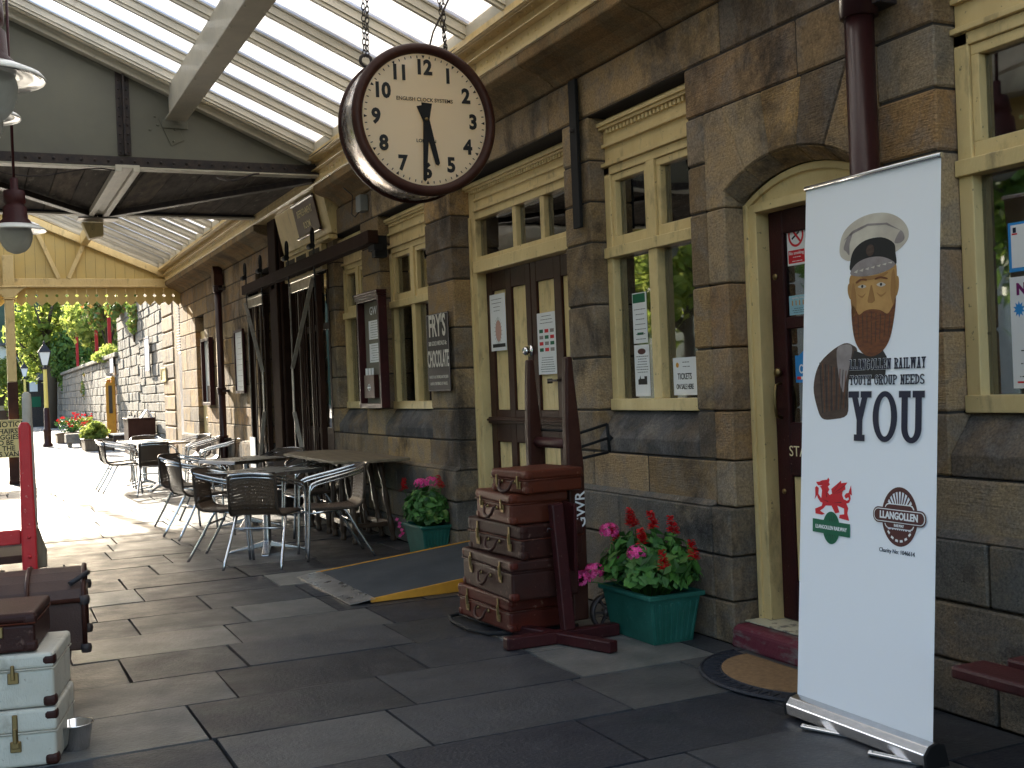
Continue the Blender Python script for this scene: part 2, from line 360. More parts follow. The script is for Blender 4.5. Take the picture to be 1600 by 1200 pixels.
def glassmat(name, tint=(.8,.85,.85), gl=.12, rough=.02):
    m = bpy.data.materials.new(name); m.use_nodes = True; t = m.node_tree; n = t.nodes; l = t.links; n.clear()
    o = n.new('ShaderNodeOutputMaterial'); tr = n.new('ShaderNodeBsdfTransparent'); tr.inputs[0].default_value = lin(tint)
    g = n.new('ShaderNodeBsdfGlossy'); g.inputs['Roughness'].default_value = rough; g.inputs[0].default_value = (1,1,1,1)
    fr = n.new('ShaderNodeFresnel'); fr.inputs['IOR'].default_value = 1.52
    ad = n.new('ShaderNodeMath'); ad.operation = 'ADD'; ad.inputs[1].default_value = gl; ad.use_clamp = True
    tc = n.new('ShaderNodeTexCoord'); nz = n.new('ShaderNodeTexNoise'); nz.inputs['Scale'].default_value = 2.5; l.new(tc.outputs['Object'], nz.inputs['Vector'])
    bp = n.new('ShaderNodeBump'); bp.inputs['Strength'].default_value = .05; bp.inputs['Distance'].default_value = .02; l.new(nz.outputs[0], bp.inputs['Height'])
    l.new(bp.outputs[0], g.inputs['Normal'])
    mx = n.new('ShaderNodeMixShader'); l.new(fr.outputs[0], ad.inputs[0]); l.new(ad.outputs[0], mx.inputs[0])
    l.new(tr.outputs[0], mx.inputs[1]); l.new(g.outputs[0], mx.inputs[2]); l.new(mx.outputs[0], o.inputs[0]); return m
m_glass = glassmat('window_glass', (.62,.67,.65), .17)
m_globe = roofglass_globe = None
def roofglass(name, clear, col, dirt):
    m = bpy.data.materials.new(name); m.use_nodes = True; t = m.node_tree; n = t.nodes; l = t.links; n.clear()
    o = n.new('ShaderNodeOutputMaterial'); tr = n.new('ShaderNodeBsdfTransparent'); tl = n.new('ShaderNodeBsdfTranslucent'); df = n.new('ShaderNodeBsdfDiffuse')
    tl.inputs[0].default_value = lin(col); tr.inputs[0].default_value = (.9,.95,.97,1); df.inputs[0].default_value = (.3,.32,.3,1)
    tc = n.new('ShaderNodeTexCoord'); mp = n.new('ShaderNodeMapping'); mp.inputs['Scale'].default_value = (.6,4,.6)
    nz = n.new('ShaderNodeTexNoise'); nz.inputs['Scale'].default_value = 3; nz.inputs['Detail'].default_value = 7
    l.new(tc.outputs['Object'], mp.inputs[0]); l.new(mp.outputs[0], nz.inputs['Vector'])
    r = n.new('ShaderNodeMapRange'); r.inputs['From Min'].default_value = .35; r.inputs['From Max'].default_value = .7
    r.inputs['To Min'].default_value = clear; r.inputs['To Max'].default_value = clear*.25; l.new(nz.outputs[0], r.inputs['Value'])
    a = n.new('ShaderNodeMixShader'); l.new(r.outputs[0], a.inputs[0]); l.new(tl.outputs[0], a.inputs[1]); l.new(tr.outputs[0], a.inputs[2])
    nb = n.new('ShaderNodeTexNoise'); nb.inputs['Scale'].default_value = .9; nb.inputs['Detail'].default_value = 8; nb.inputs['Roughness'].default_value = .7; mb2 = n.new('ShaderNodeMapping'); mb2.inputs['Scale'].default_value = (.5, 1.6, .5); l.new(tc.outputs['Object'], mb2.inputs[0]); l.new(mb2.outputs[0], nb.inputs['Vector'])
    rb = n.new('ShaderNodeMapRange'); rb.inputs['From Min'].default_value = .42; rb.inputs['From Max'].default_value = .64; rb.inputs['To Min'].default_value = dirt; rb.inputs['To Max'].default_value = min(.9, dirt+.55); l.new(nb.outputs['Fac'], rb.inputs['Value'])
    b = n.new('ShaderNodeMixShader'); l.new(rb.outputs[0], b.inputs[0]); l.new(a.outputs[0], b.inputs[1]); l.new(df.outputs[0], b.inputs[2])
    l.new(b.outputs[0], o.inputs[0]); return m
m_rg = roofglass('wired_roof_glass', .003, (.99,.99,1.0), .01)
m_rgd = roofglass('blue_grey_roof_glass', .003, (.26,.34,.40), .25)  # blue-grey tint of the narrow strip beside each bar
m_globe = roofglass('frosted_globe_glass', .35, (.92,.92,.90), .05)
m_rgl = roofglass('darkened_roof_glass', .003, (.22,.24,.26), .3)  # unseen track-side panes, made dark to cut the light underneath
def dialmat():
    m = bpy.data.materials.new('opal_dial'); m.use_nodes = True; t = m.node_tree; n = t.nodes; l = t.links; n.clear()
    o = n.new('ShaderNodeOutputMaterial'); tl = n.new('ShaderNodeBsdfTranslucent'); p = n.new('ShaderNodeBsdfPrincipled')
    tl.inputs[0].default_value = (1,.80,.50,1); p.inputs['Base Color'].default_value = (.93,.88,.76,1); p.inputs['Roughness'].default_value = .10; p.inputs['Coat Weight'].default_value = .6; p.inputs['Coat Roughness'].default_value = .03  # warm sun glow put into the translucent tint
    a = n.new('ShaderNodeMixShader'); a.inputs[0].default_value = .60; l.new(p.outputs[0], a.inputs[1]); l.new(tl.outputs[0], a.inputs[2]); l.new(a.outputs[0], o.inputs[0]); return m
m_dial = dialmat()
def wicker():
    m = bpy.data.materials.new('woven_wicker'); m.use_nodes = True; t = m.node_tree; n = t.nodes; l = t.links
    b = n['Principled BSDF']; b.inputs['Roughness'].default_value = .5; o = n['Material Output']
    tc = n.new('ShaderNodeTexCoord'); sp = n.new('ShaderNodeSeparateXYZ'); l.new(tc.outputs['Object'], sp.inputs[0])
    def wave(src, fr):
        a = n.new('ShaderNodeMath'); a.operation = 'MULTIPLY'; a.inputs[1].default_value = fr; l.new(src, a.inputs[0])
        s2 = n.new('ShaderNodeMath'); s2.operation = 'SINE'; l.new(a.outputs[0], s2.inputs[0]); return s2.outputs[0]
    ad = n.new('ShaderNodeMath'); ad.operation = 'ADD'; l.new(sp.outputs[1], ad.inputs[0]); l.new(sp.outputs[2], ad.inputs[1])
    wx = wave(sp.outputs[0], 520); wy = wave(ad.outputs[0], 150)
    mu = n.new('ShaderNodeMath'); mu.operation = 'MULTIPLY'; l.new(wx, mu.inputs[0]); l.new(wy, mu.inputs[1])
    r = n.new('ShaderNodeValToRGB'); r.color_ramp.elements[0].color = (.09,.055,.034,1); r.color_ramp.elements[1].color = (.28,.19,.115,1); l.new(mu.outputs[0], r.inputs[0]); l.new(r.outputs[0], b.inputs['Base Color'])
    bp = n.new('ShaderNodeBump'); bp.inputs['Strength'].default_value = .7; bp.inputs['Distance'].default_value = .004; l.new(mu.outputs[0], bp.inputs['Height']); l.new(bp.outputs[0], b.inputs['Normal'])
    # small holes between the strands
    nz = n.new('ShaderNodeTexNoise'); nz.inputs['Scale'].default_value = 9; l.new(tc.outputs['Object'], nz.inputs['Vector'])
    t1 = n.new('ShaderNodeMath'); t1.operation = 'MULTIPLY'; l.new(mu.outputs[0], t1.inputs[0]); l.new(nz.outputs[0], t1.inputs[1])
    gt = n.new('ShaderNodeMath'); gt.operation = 'GREATER_THAN'; gt.inputs[1].default_value = .19; l.new(t1.outputs[0], gt.inputs[0])
    tr = n.new('ShaderNodeBsdfTransparent'); ms = n.new('ShaderNodeMixShader'); l.new(gt.outputs[0], ms.inputs[0]); l.new(b.outputs[0], ms.inputs[1]); l.new(tr.outputs[0], ms.inputs[2]); l.new(ms.outputs[0], o.inputs[0])
    return m
m_wicker = wicker()

# ================================================================ GROUND
def struct(name, mb, mat, **k):
    o = mb.build(name, mat, None, **k); o['kind'] = 'structure'; return o
PX0 = -2.1   # platform edge
g = MB(); g.box(-400, 400, -60, 900, -1.35, -1.0); struct('ground', g, m_ground)
g = MB(); g.box(PX0, 12, -4, 27, -1.0, -.022); struct('platform_base', g, m_joint)
g = MB()
ys = 5.26-.57*9; row = 0
while ys < 26.9:
    y1 = ys+.57; x = 3.46; off = rnd(.15, .9); first = True
    while x > PX0+.35:
        L = off if first else rnd(.55, .95)
        first = False
        x0 = max(PX0+.30, x-L)
        gp = .007; dz = rnd(-.003, .003); tl = rnd(-.0015, .0015)
        j = [rnd(-.004, .004) for _ in range(4)]
        g.add([(x0+gp+j[0],ys+gp*.9,-.05),(x-gp+j[1],ys+gp*.9,-.05),(x-gp+j[2],y1-gp*.9,-.05),(x0+gp+j[3],y1-gp*.9,-.05),
               (x0+gp+j[0],ys+gp*.9,dz),(x-gp+j[1],ys+gp*.9,dz+tl),(x-gp+j[2],y1-gp*.9,dz+tl),(x0+gp+j[3],y1-gp*.9,dz)],
              [(4,5,6,7),(0,1,5,4),(1,2,6,5),(2,3,7,6),(3,0,4,7)])
        x = x0
    ys = y1
struct('platform_paving', g, m_flag)
g = MB(); y = -4
while y < 110:
    g.box(PX0-.12, PX0+.29, y+.006, y+.99, -.05, .004); y += 1.0
struct('platform_edge_copings', g, M('coping_stone', (.3,.29,.26), .8, col2=(.2,.19,.17), vs=4, amt=.7, bump=.3, bs=30))
g = MB(); g.box(PX0+.30, 12, 27, 110, -1.0, -.01); struct('platform_surface', g, m_concrete)
g = MB(); g.box(PX0-.1, PX0, -4, 110, -1.0, -.05); struct('platform_face', g, m_stonelow)
g = MB(); g.box(-9, PX0-.1, -40, 400, -1.0, -.92); struct('trackbed', g, m_ballast)
for xr, nm in ((-3.2, 0), (-4.635, 0), (-6.3, 0), (-7.735, 0)):
    r_ = MB(); r_.box(xr-.035, xr+.035, -20, 300, -.80, -.76); r_.box(xr-.012, xr+.012, -20, 300, -.88, -.80); r_.box(xr-.07, xr+.07, -20, 300, -.92, -.88)
    o = r_.build('rail', m_rail); o['kind'] = 'structure'
g = MB(); g.box(-16, -9, -20, 80, -1.0, 0); struct('far_platform', g, m_concrete)

# ================================================================ STATION BUILDING
BX = 3.5
bld = thing('station_building', 'long stone station building with cream painted windows and doors along the platform', 'building', (BX, 12, 0))
# openings: (y0, y1, z0, z1)
OP = dict(w0=(1.9, 3.36, .94, 3.02), doorA=(3.68, 4.95, 0, 2.751), wB=(5.10, 6.17, .94, 3.02), dC=(6.51, 8.45, 0, 3.02),
          wD=(9.02, 10.25, .94, 3.02), wE=(10.78, 11.75, .94, 3.02), bay=(11.95, 15.45, 0, 3.02), wF=(19.35, 20.15, 0, 2.55), dG=(-1.5, -.4, 0, 2.5), wG=(.3, 1.2, .94, 3.02))
zc = [0, .22, .45, .70, .94, 1.196, 1.524, 1.853, 2.241, 2.495, 2.751, 3.02, 3.29]
wall = MB(); low = MB(); back = MB()
def segs(y0, y1, z0, z1):
    cuts = [(y0, y1)]
    for (a, b, c, d) in OP.values():
        if d <= z0+.01 or c >= z1-.01: continue
        nc = []
        for (p, q) in cuts:
            if b <= p or a >= q: nc.append((p, q)); continue
            if a > p: nc.append((p, a))
            if b < q: nc.append((b, q))
        cuts = nc
    return cuts
Y0, Y1 = -3.0, 21.75
for i in range(len(zc)-1):
    z0, z1 = zc[i], zc[i+1]; pl = z1 <= .71
    lint = abs(z0-3.02) < .01
    for (p, q) in segs(Y0, Y1, z0, z1):
        y = p
        while y < q-.01:
            L = rnd(.9, 1.5) if lint else (rnd(.45, 1.0) if q-p > 1.1 else (q-p if (i % 2 and q-p < .8) else rnd(.32, .75)))
            if lint:   # the lintels span each opening in one stone
                for (a, b, c, d) in OP.values():
                    if abs(d-3.02) < .01 and a-.2 <= y+L and y < b+.15: L = max(L, b+.16-y)
                    if L > 2.6: L = L/2
            e = min(y+L, q)
            if q-e < .2: e = q
            gp = .0055; mb = low if pl else wall
            xf = BX-(.045 if pl else 0)-rnd(0, .006)
            if pl and q-p < .9 and False: pass
            mb.box(xf, BX+.27, y+(gp if y > p+.01 else 0), e-(gp if e < q-.01 else 0), z0+gp, z1-gp)
            y = e
# weathered chamfer on top of the plinth
for (p, q) in segs(Y0, Y1, .45, .7):
    low.prism([(BX-.045, .698), (BX-.001, .698), (BX-.001, .735)], (0, p, 0), (1,0,0), (0,0,1), (0, q-p, 0))
# door arch: voussoirs filling the rectangle round the segmental head
cy, R0 = 4.32, .9466; cz = 2.443-R0
ya, yb, zb, zt = 3.68, 4.95, 2.241, 2.751
def rect_hit(a):
    dx, dz = math.sin(a), math.cos(a)
    t = 9
    if dz > 1e-4: t = min(t, (zt-cz)/dz)
    if dx > 1e-4: t = min(t, (yb-cy)/dx)
    if dx < -1e-4: t = min(t, (ya-cy)/dx)
    return (cy+dx*t, cz+dz*t)
am = math.asin(.47/R0); ang = [-am+2*am*k/5 for k in range(6)]
for k in range(5):
    a0, a1 = ang[k], ang[k+1]; n = 5
    inn = [(cy+R0*math.sin(a0+(a1-a0)*j/n), cz+R0*math.cos(a0+(a1-a0)*j/n)) for j in range(n+1)]
    o1, o0 = rect_hit(a1*1.15), rect_hit(a0*1.15); out = [o1]
    if k == 4: inn.append((cy+.47, zb)); out = [(yb, zb), (yb, zt), rect_hit(a0*1.15)]
    elif k == 0: inn.insert(0, (cy-.47, zb)); out = [rect_hit(a1*1.15), (ya, zt), (ya, zb)]
    else:
        out = [rect_hit(a1*1.15), rect_hit(a0*1.15)]
    poly = inn+out
    # shrink a little towards the centroid for the joints
    gx = sum(p[0] for p in poly)/len(poly); gz = sum(p[1] for p in poly)/len(poly)
    poly = [(gx+(p[0]-gx)*.993, gz+(p[1]-gz)*.993) for p in poly]
    wall.prism(poly, (BX-.003, 0, 0), (0,1,0), (0,0,1), (.27, 0, 0))
for k in range(5):
    a0, a1 = ang[k], ang[k+1]; n = 5
    P0 = [(cy+(R0-.002)*math.sin(a0+(a1-a0)*j/n), cz+(R0-.002)*math.cos(a0+(a1-a0)*j/n)) for j in range(n+1)]
    vv = [(BX+.002, y, z) for y, z in P0]+[(BX+.115, y, z-.065) for y, z in P0]+[(BX+.115, y, z) for y, z in P0]; m_ = n+1
    wall.add(vv, [(j, j+1, m_+j+1, m_+j) for j in range(n)]+[(m_+j, m_+j+1, 2*m_+j+1, 2*m_+j) for j in range(n)]+[(j+1, j, 2*m_+j, 2*m_+j+1) for j in range(n)]+[(0, m_, 2*m_), (n, 2*m_+n, m_+n)])
# side stones of door A
for z0, z1 in zip(zc[3:8], zc[4:9]):
    wall.box(BX-rnd(0,.004), BX+.27, 4.79, 4.948, z0+.004, z1-.004); wall.box(BX-.002, BX+.27, 3.682, 3.85, z0+.004, z1-.004)
for z0, z1 in zip(zc[:3], zc[1:4]):
    low.box(BX-.045, BX+.27, 4.79, 4.948, z0+.004, z1-.004); low.box(BX-.045, BX+.27, 3.682, 3.85, z0+.004, z1-.004)
for z0, z1 in ((0, .7), (.7, 1.524), (1.524, 2.241)):
    pass
n_ = len(wall.v); wall.v += low.v; wall.f += [tuple(i+n_ for i in q) for q in low.f]; wall.m += [1]*len(low.f); wall.sm += low.sm
wall_o = wall.build('wall', [m_stone, m_stonelow], bld, bevel=.008)
# mortar and core behind the blocks
for i in range(len(zc)-1):
    for (p, q) in segs(Y0, Y1, zc[i], zc[i+1]): back.box(BX+.006, BX+.26, p+.012, q-.012, zc[i], zc[i+1])
back.build('mortar_core', m_mortar, bld)
up_ = MB(); up_.box(BX-.05, BX+.27, Y0, 11.7, 3.505, 6.0); up_.box(BX-.05, BX+.27, 14.2, Y1, 3.505, 6.0); up_.box(BX+.0, BX+.27, 11.7, 14.2, 3.295, 6.0)
up_.build('upper_wall', m_stone, bld)
# coved corbel course in long stones
def corbel(a, b):
    mb = MB(); y = a
    while y < b-.05:
        e = min(y+rnd(.95, 1.35), b)
        if b-e < .3: e = b
        pts = [(BX+.1, 3.293), (BX-.015, 3.293), (BX-.05, 3.33), (BX-.12, 3.37), (BX-.22, 3.40), (BX-.27, 3.425), (BX-.27, 3.50), (BX+.1, 3.50)]
        mb.prism(pts, (0, y+.003, 0), (1,0,0), (0,0,1), (0, e-y-.006, 0)); y = e
    mb.build('corbel_course', m_corbel, bld, bevel=.006)
corbel(Y0, 11.45); corbel(14.25, 21.72)
# sills
for k in ('w0', 'wB', 'wD', 'wE', 'wG'):
    a, b = OP[k][:2]; mb = MB()
    mb.prism([(BX-.002, .945), (BX+.25, .945), (BX+.25, 1.19), (BX+.12, 1.19), (BX-.002, 1.03)], (0, a+.002, 0), (1,0,0), (0,0,1), (0, b-a-.004, 0))
    mb.build('stone_sill', m_sill, bld, bevel=.004)
# dark rooms behind the openings
rm = MB(); XR = 7.5
rm.box(XR, XR+.1, Y0, Y1, -.02, 3.6); rm.box(BX+.28, XR, Y0, Y1, 3.35, 3.45); rm.box(BX+.28, XR, Y0, Y1, -.1, -.02)
for yy in (-3.0, 3.52, 6.34, 8.75, 11.85, 15.6, 21.65): rm.box(BX+.28, XR, yy, yy+.1, -.02, 3.35)
rm.build('inner_rooms', m_intwall, bld)
fu = MB()
for (x, y, w, d, hh) in ((5.2, 5.1, .9, .5, 1.1), (6.3, 7.2, .5, 1.2, 1.9), (5.5, 9.4, 1.2, .8, .8), (6.9, 2.2, .5, 1.5, 2.2), (5.6, 2.7, .8, .5, 1.0), (6.8, 4.9, .4, 1.4, 1.7)):
    fu.box(x, x+w, y, y+d, 0, hh)
fu.build('room_furniture', m_dark, bld, bevel=.01)
rf = MB(); rf.prism([(3.3, 6.0), (3.3, 6.1), (6, 8.2), (9, 6.1), (9, 6.0)], (0, Y0-.3, 0), (1,0,0), (0,0,1), (0, Y1-Y0+.6, 0)); rf.build('roof', m_slate, bld)
ew = MB(); ew.box(BX+.28, 9, Y1-.1, Y1, 0, 6); ew.box(8.8, 9, Y0, Y1-.1, 0, 6); ew.build('end_wall', m_stonelow, bld)

# ---- windows: frame mesh with panes etc. as sub-parts
def dentils(mb, y0, y1, z, x):
    n = int((y1-y0)/.042)
    for i in range(n): mb.box(x-.022, x, y0+i*.042, y0+i*.042+.022, z, z+.028)
def window(y0, y1, cols, ztr=2.165, zt=2.70, casement=True, xf=3.60, ycuts=None):
    """y0..y1 opening, cols = list of light boundaries along Y (near..far)"""
    f = MB(); a, b = y0+.004, y1-.004; xb = xf+.09
    f.box(xf, xb, b-.07, b, 1.19, 2.70); f.box(xf, xb, a, a+.07, 1.19, 2.70)
    f.box(xf-.015, xb, a, b, 1.192, 1.262); f.box(xf-.02, xb, a, b, ztr-.03, ztr+.035)
    f.box(xf, xb, a, b, zt-.05, zt)
    mids = [ (y0+y1)/2 ] if ycuts is None else ycuts
    for m in mids:
        f.box(xf-.004, xb, m-.045, m+.045, 1.262, ztr-.03); f.box(xf-.004, xb, m-.045, m+.045, ztr+.035, zt-.05)
    ed = [a+.07]+sum([[m-.045, m+.045] for m in mids], [])+[b-.07]
    for i in range(0, len(ed), 2):   # opening casements in the upper lights
        p, q = ed[i], ed[i+1]
        if casement:
            z0, z1 = ztr+.037, zt-.052; w = .042; x0, x1 = xf+.012, xf+.055
            f.box(x0, x1, p+.003, q-.003, z0, z0+w+.02); f.box(x0, x1, p+.003, q-.003, z1-w, z1)
            f.box(x0, x1, p+.003, p+w, z0+w+.02, z1-w); f.box(x0, x1, q-w, q-.003, z0+w+.02, z1-w)
    fr = f.build('window', m_cream, bld, bevel=.004, seg=2)
    h_ = MB()   # blind box above
    h_.box(xf-.02, xb, a, b, 2.702, 2.725); h_.box(xf+.012, xb, a, b, 2.725, 2.825); h_.box(xf-.012, xb, a, b, 2.825, 2.845); h_.box(xf+.006, xb, a, b, 2.845, 2.93)
    dentils(h_, a+.01, b-.01, 2.902, xf+.006)
    h_.box(xf-.03, xb, a, b, 2.931, 2.95); h_.box(xf-.045, xb, a, b, 2.95, 2.975); h_.box(xf+.03, xb, a, b, 2.975, 3.015)
    h_.build('blind_box', m_cream, fr, bevel=.003, seg=2)
    for i in range(0, len(ed), 2):
        p, q = ed[i], ed[i+1]
        for z0, z1 in ((1.262, ztr-.03), (ztr+.035, zt-.05)):
            pm = MB(); pm.box(xf+.05, xf+.054, p, q, z0, z1); pm.build('pane', m_glass, fr)
    return fr
window(1.9, 3.36, None, ycuts=[2.40, 2.88] )
window(5.10, 6.17, None); window(9.02, 10.25, None); window(10.78, 11.75, None); window(.3, 1.2, None)

# ---- double door C
f = MB(); xf = 3.66; ya, yb = 6.514, 8.446
f.box(xf, xf+.12, yb-.115, yb, 0.02, 2.93); f.box(xf, xf+.12, ya, ya+.115, 0.02, 2.93)
f.box(xf-.012, xf, yb-.035, yb, 0.02, 2.73)
f.box(xf-.03, xf+.12, ya+.115, yb-.115, 2.27, 2.36); f.box(xf+.005, xf+.12, ya+.115, yb-.115, 2.36, 2.40)
f.box(xf, xf+.12, ya+.115, yb-.115, 2.70, 2.76)
for m in (7.17, 7.63): f.box(xf+.01, xf+.1, m-.03, m+.03, 2.40, 2.70)
f.box(xf-.02, xf+.12, ya+.116, yb-.116, 2.76, 2.785); f.box(xf+.006, xf+.12, ya+.116, yb-.116, 2.785, 2.93)
f.box(xf-.012, xf+.05, ya+.116, yb-.116, 2.845, 2.862)
dentils(f, ya, yb, 2.905, xf+.0); f.box(xf-.03, xf+.12, ya, yb, 2.933, 2.95); f.box(xf-.05, xf+.12, ya, yb, 2.95, 2.978); f.box(xf+.02, xf+.12, ya, yb, 2.978, 3.015)
dcf = f.build('door_frame', m_cream, bld, bevel=.004, seg=2)
for a, b in ((ya+.115, 7.14), (7.20, 7.60), (7.66, yb-.115)):
    p = MB(); p.box(xf+.05, xf+.054, a, b, 2.40, 2.70); p.build('pane', m_glass, dcf)
def leaf(a, b, panels, name='double_door_leaf'):
    d = MB(); x0, x1 = 3.735, 3.785
    pb = [a]+sum([[p, q] for p, q in panels], [])+[b]
    for i in range(0, len(pb), 2): d.box(x0, x1, pb[i], pb[i+1], .17, 2.27)
    for p, q in panels:
        d.box(x0+.002, x1, p, q, .17, .30); d.box(x0+.002, x1, p, q, .93, 1.18); d.box(x0+.002, x1, p, q, 2.12, 2.27)
    lo = d.build(name, m_brown, bld, bevel=.004)
    for p, q in panels:
        for z0, z1 in ((.30, .93), (1.18, 2.12)):
            n = max(2, round((q-p)/.085)); e = MB()
            for i in range(n): e.box(x0+.02, x1-.005, p+(q-p)*i/n+.001, p+(q-p)*(i+1)/n-.001, z0, z1)
            e.build('boarded_panel', m_cream, lo, bevel=.003)
    r_ = MB(); r_.box(x0-.03, x0, a+.004, b-.004, 1.075, 1.125); r_.box(x0-.045, x0, a+.004, b-.004, 1.095, 1.112); r_.build('mid_rail_moulding', m_brown, lo, bevel=.006, seg=2)
    return lo
l1 = leaf(7.535, 8.325, [(7.62, 7.87), (7.97, 8.22)]); l2 = leaf(6.635, 7.525, [(6.75, 7.05), (7.16, 7.44)])
for z_ in (1.62, .965):
    k = MB(); Mx = Matrix.Rotation(-PI/2, 4, 'Y'); k.lathe([(.0, .055), (.022, .052), (.034, .038), (.034, .024), (.02, .01), (.014, 0), (.045, 0), (.045, -.006)][::-1], (3.73, 7.575, z_), 14, M=Mx)
    k.build('glass_knob', m_chrome, l1)
h_ = MB(); h_.tube([(3.735, 7.24, 1.40), (3.70, 7.24, 1.40), (3.70, 7.24, 1.38), (3.735, 7.24, 1.38)], .008, 6); h_.box(3.70, 3.735, 7.1, 7.24, 1.385, 1.4)
h_.build('iron_latch', m_iron, l2)

# ---- arched door A
f = MB(); x0 = 3.62; ri = R0-.06
def headpoly(rad_out, zb_, w, yspan):
    pts = []
    for j in range(13):
        a = -am+2*am*j/12; pts.append((cy+rad_out*math.sin(a), cz+rad_out*math.cos(a)-.062))
    return pts
hp = headpoly(R0-.003, 0, 0, 0)
f.prism(hp+[(cy+.467, 2.245), (cy-.467, 2.245)], (x0+.02, 0, 0), (0,1,0), (0,0,1), (.1, 0, 0))
hp2 = [(cy+(p[0]-cy)*1.0, p[1]) for p in hp]; inner = [(p[0], p[1]-.035) for p in reversed(hp)]
f.prism(hp2+inner, (x0-.0, 0, 0), (0,1,0), (0,0,1), (.02, 0, 0))
f.box(x0+.005, x0+.12, cy+.467-.085, cy+.467, .125, 2.245); f.box(x0-.01, x0+.03, cy+.467-.03, cy+.467, .125, 2.25)
f.box(x0+.005, x0+.12, cy-.467, cy-.467+.085, .125, 2.245); f.box(x0-.005, x0+.12, cy-.38, cy+.38, 2.20, 2.245)
daf = f.build('arched_door_frame', m_cream, bld, bevel=.005, seg=2)
d = MB(); x0, x1 = 3.70, 3.745; a, b = cy-.38, cy+.38
d.box(x0, x1, b-.11, b, .13, 2.2); d.box(x0, x1, a, a+.11, .13, 2.2); d.box(x0+.001, x1, a+.11, b-.11, .13, .33); d.box(x0+.001, x1, a+.11, b-.11, .86, 1.13); d.box(x0+.001, x1, a+.11, b-.11, 1.60, 1.66); d.box(x0+.001, x1, a+.11, b-.11, 2.08, 2.2)
dA = d.build('glazed_door', m_maroon, bld, bevel=.006)
e = MB(); e.box(x0+.015, x1-.003, a+.11, b-.11, .33, .86); e.build('cream_panel', m_cream, dA, bevel=.004)
for z0, z1 in ((1.13, 1.60), (1.66, 2.08)):
    e = MB(); e.box(x0+.02, x0+.024, a+.11, b-.11, z0, z1); e.build('pane', m_glass, dA)
hd = MB(); hd.tube([(x0, b-.055, 1.33), (x0-.035, b-.055, 1.32), (x0-.045, b-.06, 1.27), (x0-.045, b-.06, 1.21), (x0-.035, b-.055, 1.165), (x0, b-.055, 1.155)], .008, 8)
hd.lathe([(.0, .03), (.02, .028), (.024, .015), (.012, .0)][::-1], (x0, b-.055, 1.385), 12, M=Matrix.Rotation(-PI/2, 4, 'Y')); hd.build('brass_handle', m_brass, dA)
hd = MB(); hd.lathe([(.016, 0), (.016, .006), (0, .007)], (x0, b-.045, 1.87), 12, M=Matrix.Rotation(-PI/2, 4, 'Y')); hd.lathe([(.014, 0), (.014, .006), (0, .007)], (x0, b-.05, .78), 10, M=Matrix.Rotation(-PI/2, 4, 'Y'))
hd.build('lock_plate', m_brass, dA)
text('door_lettering', 'STA', .075, m_gold, dA, (x0-.002, b-.165, .985), align='CENTER')
st = MB(); st.prism([(3.43, 0), (3.44, .10), (3.47, .115), (3.86, .12), (3.86, 0)], (0, cy-.52, 0), (1,0,0), (0,0,1), (0, .985, 0))
stp = st.build('door_step', M('maroon_step_paint', (.11,.018,.03), .6, col2=(.14,.13,.12), vs=9, stretch=(1,.6,2), amt=.85, thresh=(.5,.62), bump=.4, bs=30), bld, bevel=.015, seg=2)
st = MB(); st.box(3.52, 3.86, cy-.46, cy+.46, .121, .127); st.build('worn_cream_tread', M('worn_cream_tread', (.48,.44,.32), .6, col2=(.12,.11,.10), vs=14, amt=.9, thresh=(.54,.62), bump=.3, bs=30), stp)

m_matbrown = M('matt_dark_brown', (.022,.010,.007), .8, col2=(.035,.018,.012), vs=6, amt=.7, spec=.08, bump=.2, bs=50)
# ---- refreshment room bay
f = MB(); xi = 3.95
for y in (11.97, 12.75, 13.55, 14.25, 14.85, 15.38): f.box(xi, xi+.1, y-.04, y+.04, 0, 3.0)
for z in (.02, .85, 2.15, 2.9): f.box(xi+.01, xi+.08, 11.96, 15.44, z, z+.08)
bay = f.build('refreshment_room_screen', m_brown, bld, bevel=.004)
f = MB(); f.box(xi+.03, xi+.05, 11.96, 15.44, .1, .85); f.build('lower_panel', m_brown, bay)
f = MB(); f.box(xi+.03, xi+.036, 11.96, 15.44, .93, 2.9); f.build('pane', m_glass, bay)
f = MB(); f.box(3.40, 3.60, 13.62, 14.16, 0, 3.6); f.box(3.36, 3.40, 13.70, 14.08, 0, 3.55); f.build('timber_post', m_matbrown, bld, bevel=.01)
f = MB(); f.prism([(3.52, 3.02), (3.44, 3.05), (3.34, 3.52), (3.52, 3.52)], (0, 11.55, 0), (1,0,0), (0,0,1), (0, 2.05, 0))
f.box(3.40, 3.50, 11.55, 13.6, 2.98, 3.02); f.box(3.44, 3.5, 11.97, 13.6, 2.70, 2.98)
f.build('fascia_board', m_cream, bld, bevel=.004)
f = MB()
for a in (12.05, 12.6, 13.1): f.box(3.435, 3.44, a, a+.42, 2.73, 2.95)
f.build('fanlight_pane', m_dark, bld)
# far cream side door with reveal
f = MB(); f.box(3.58, 3.66, 19.36, 20.14, 0, 2.5); f.build('side_door', m_cream, bld, bevel=.005)
f = MB(); f.tube([(3.56, 19.42, 1.0), (3.50, 19.42, 1.0)], .03, 10); f.build('brass_handle', m_brass, bld)
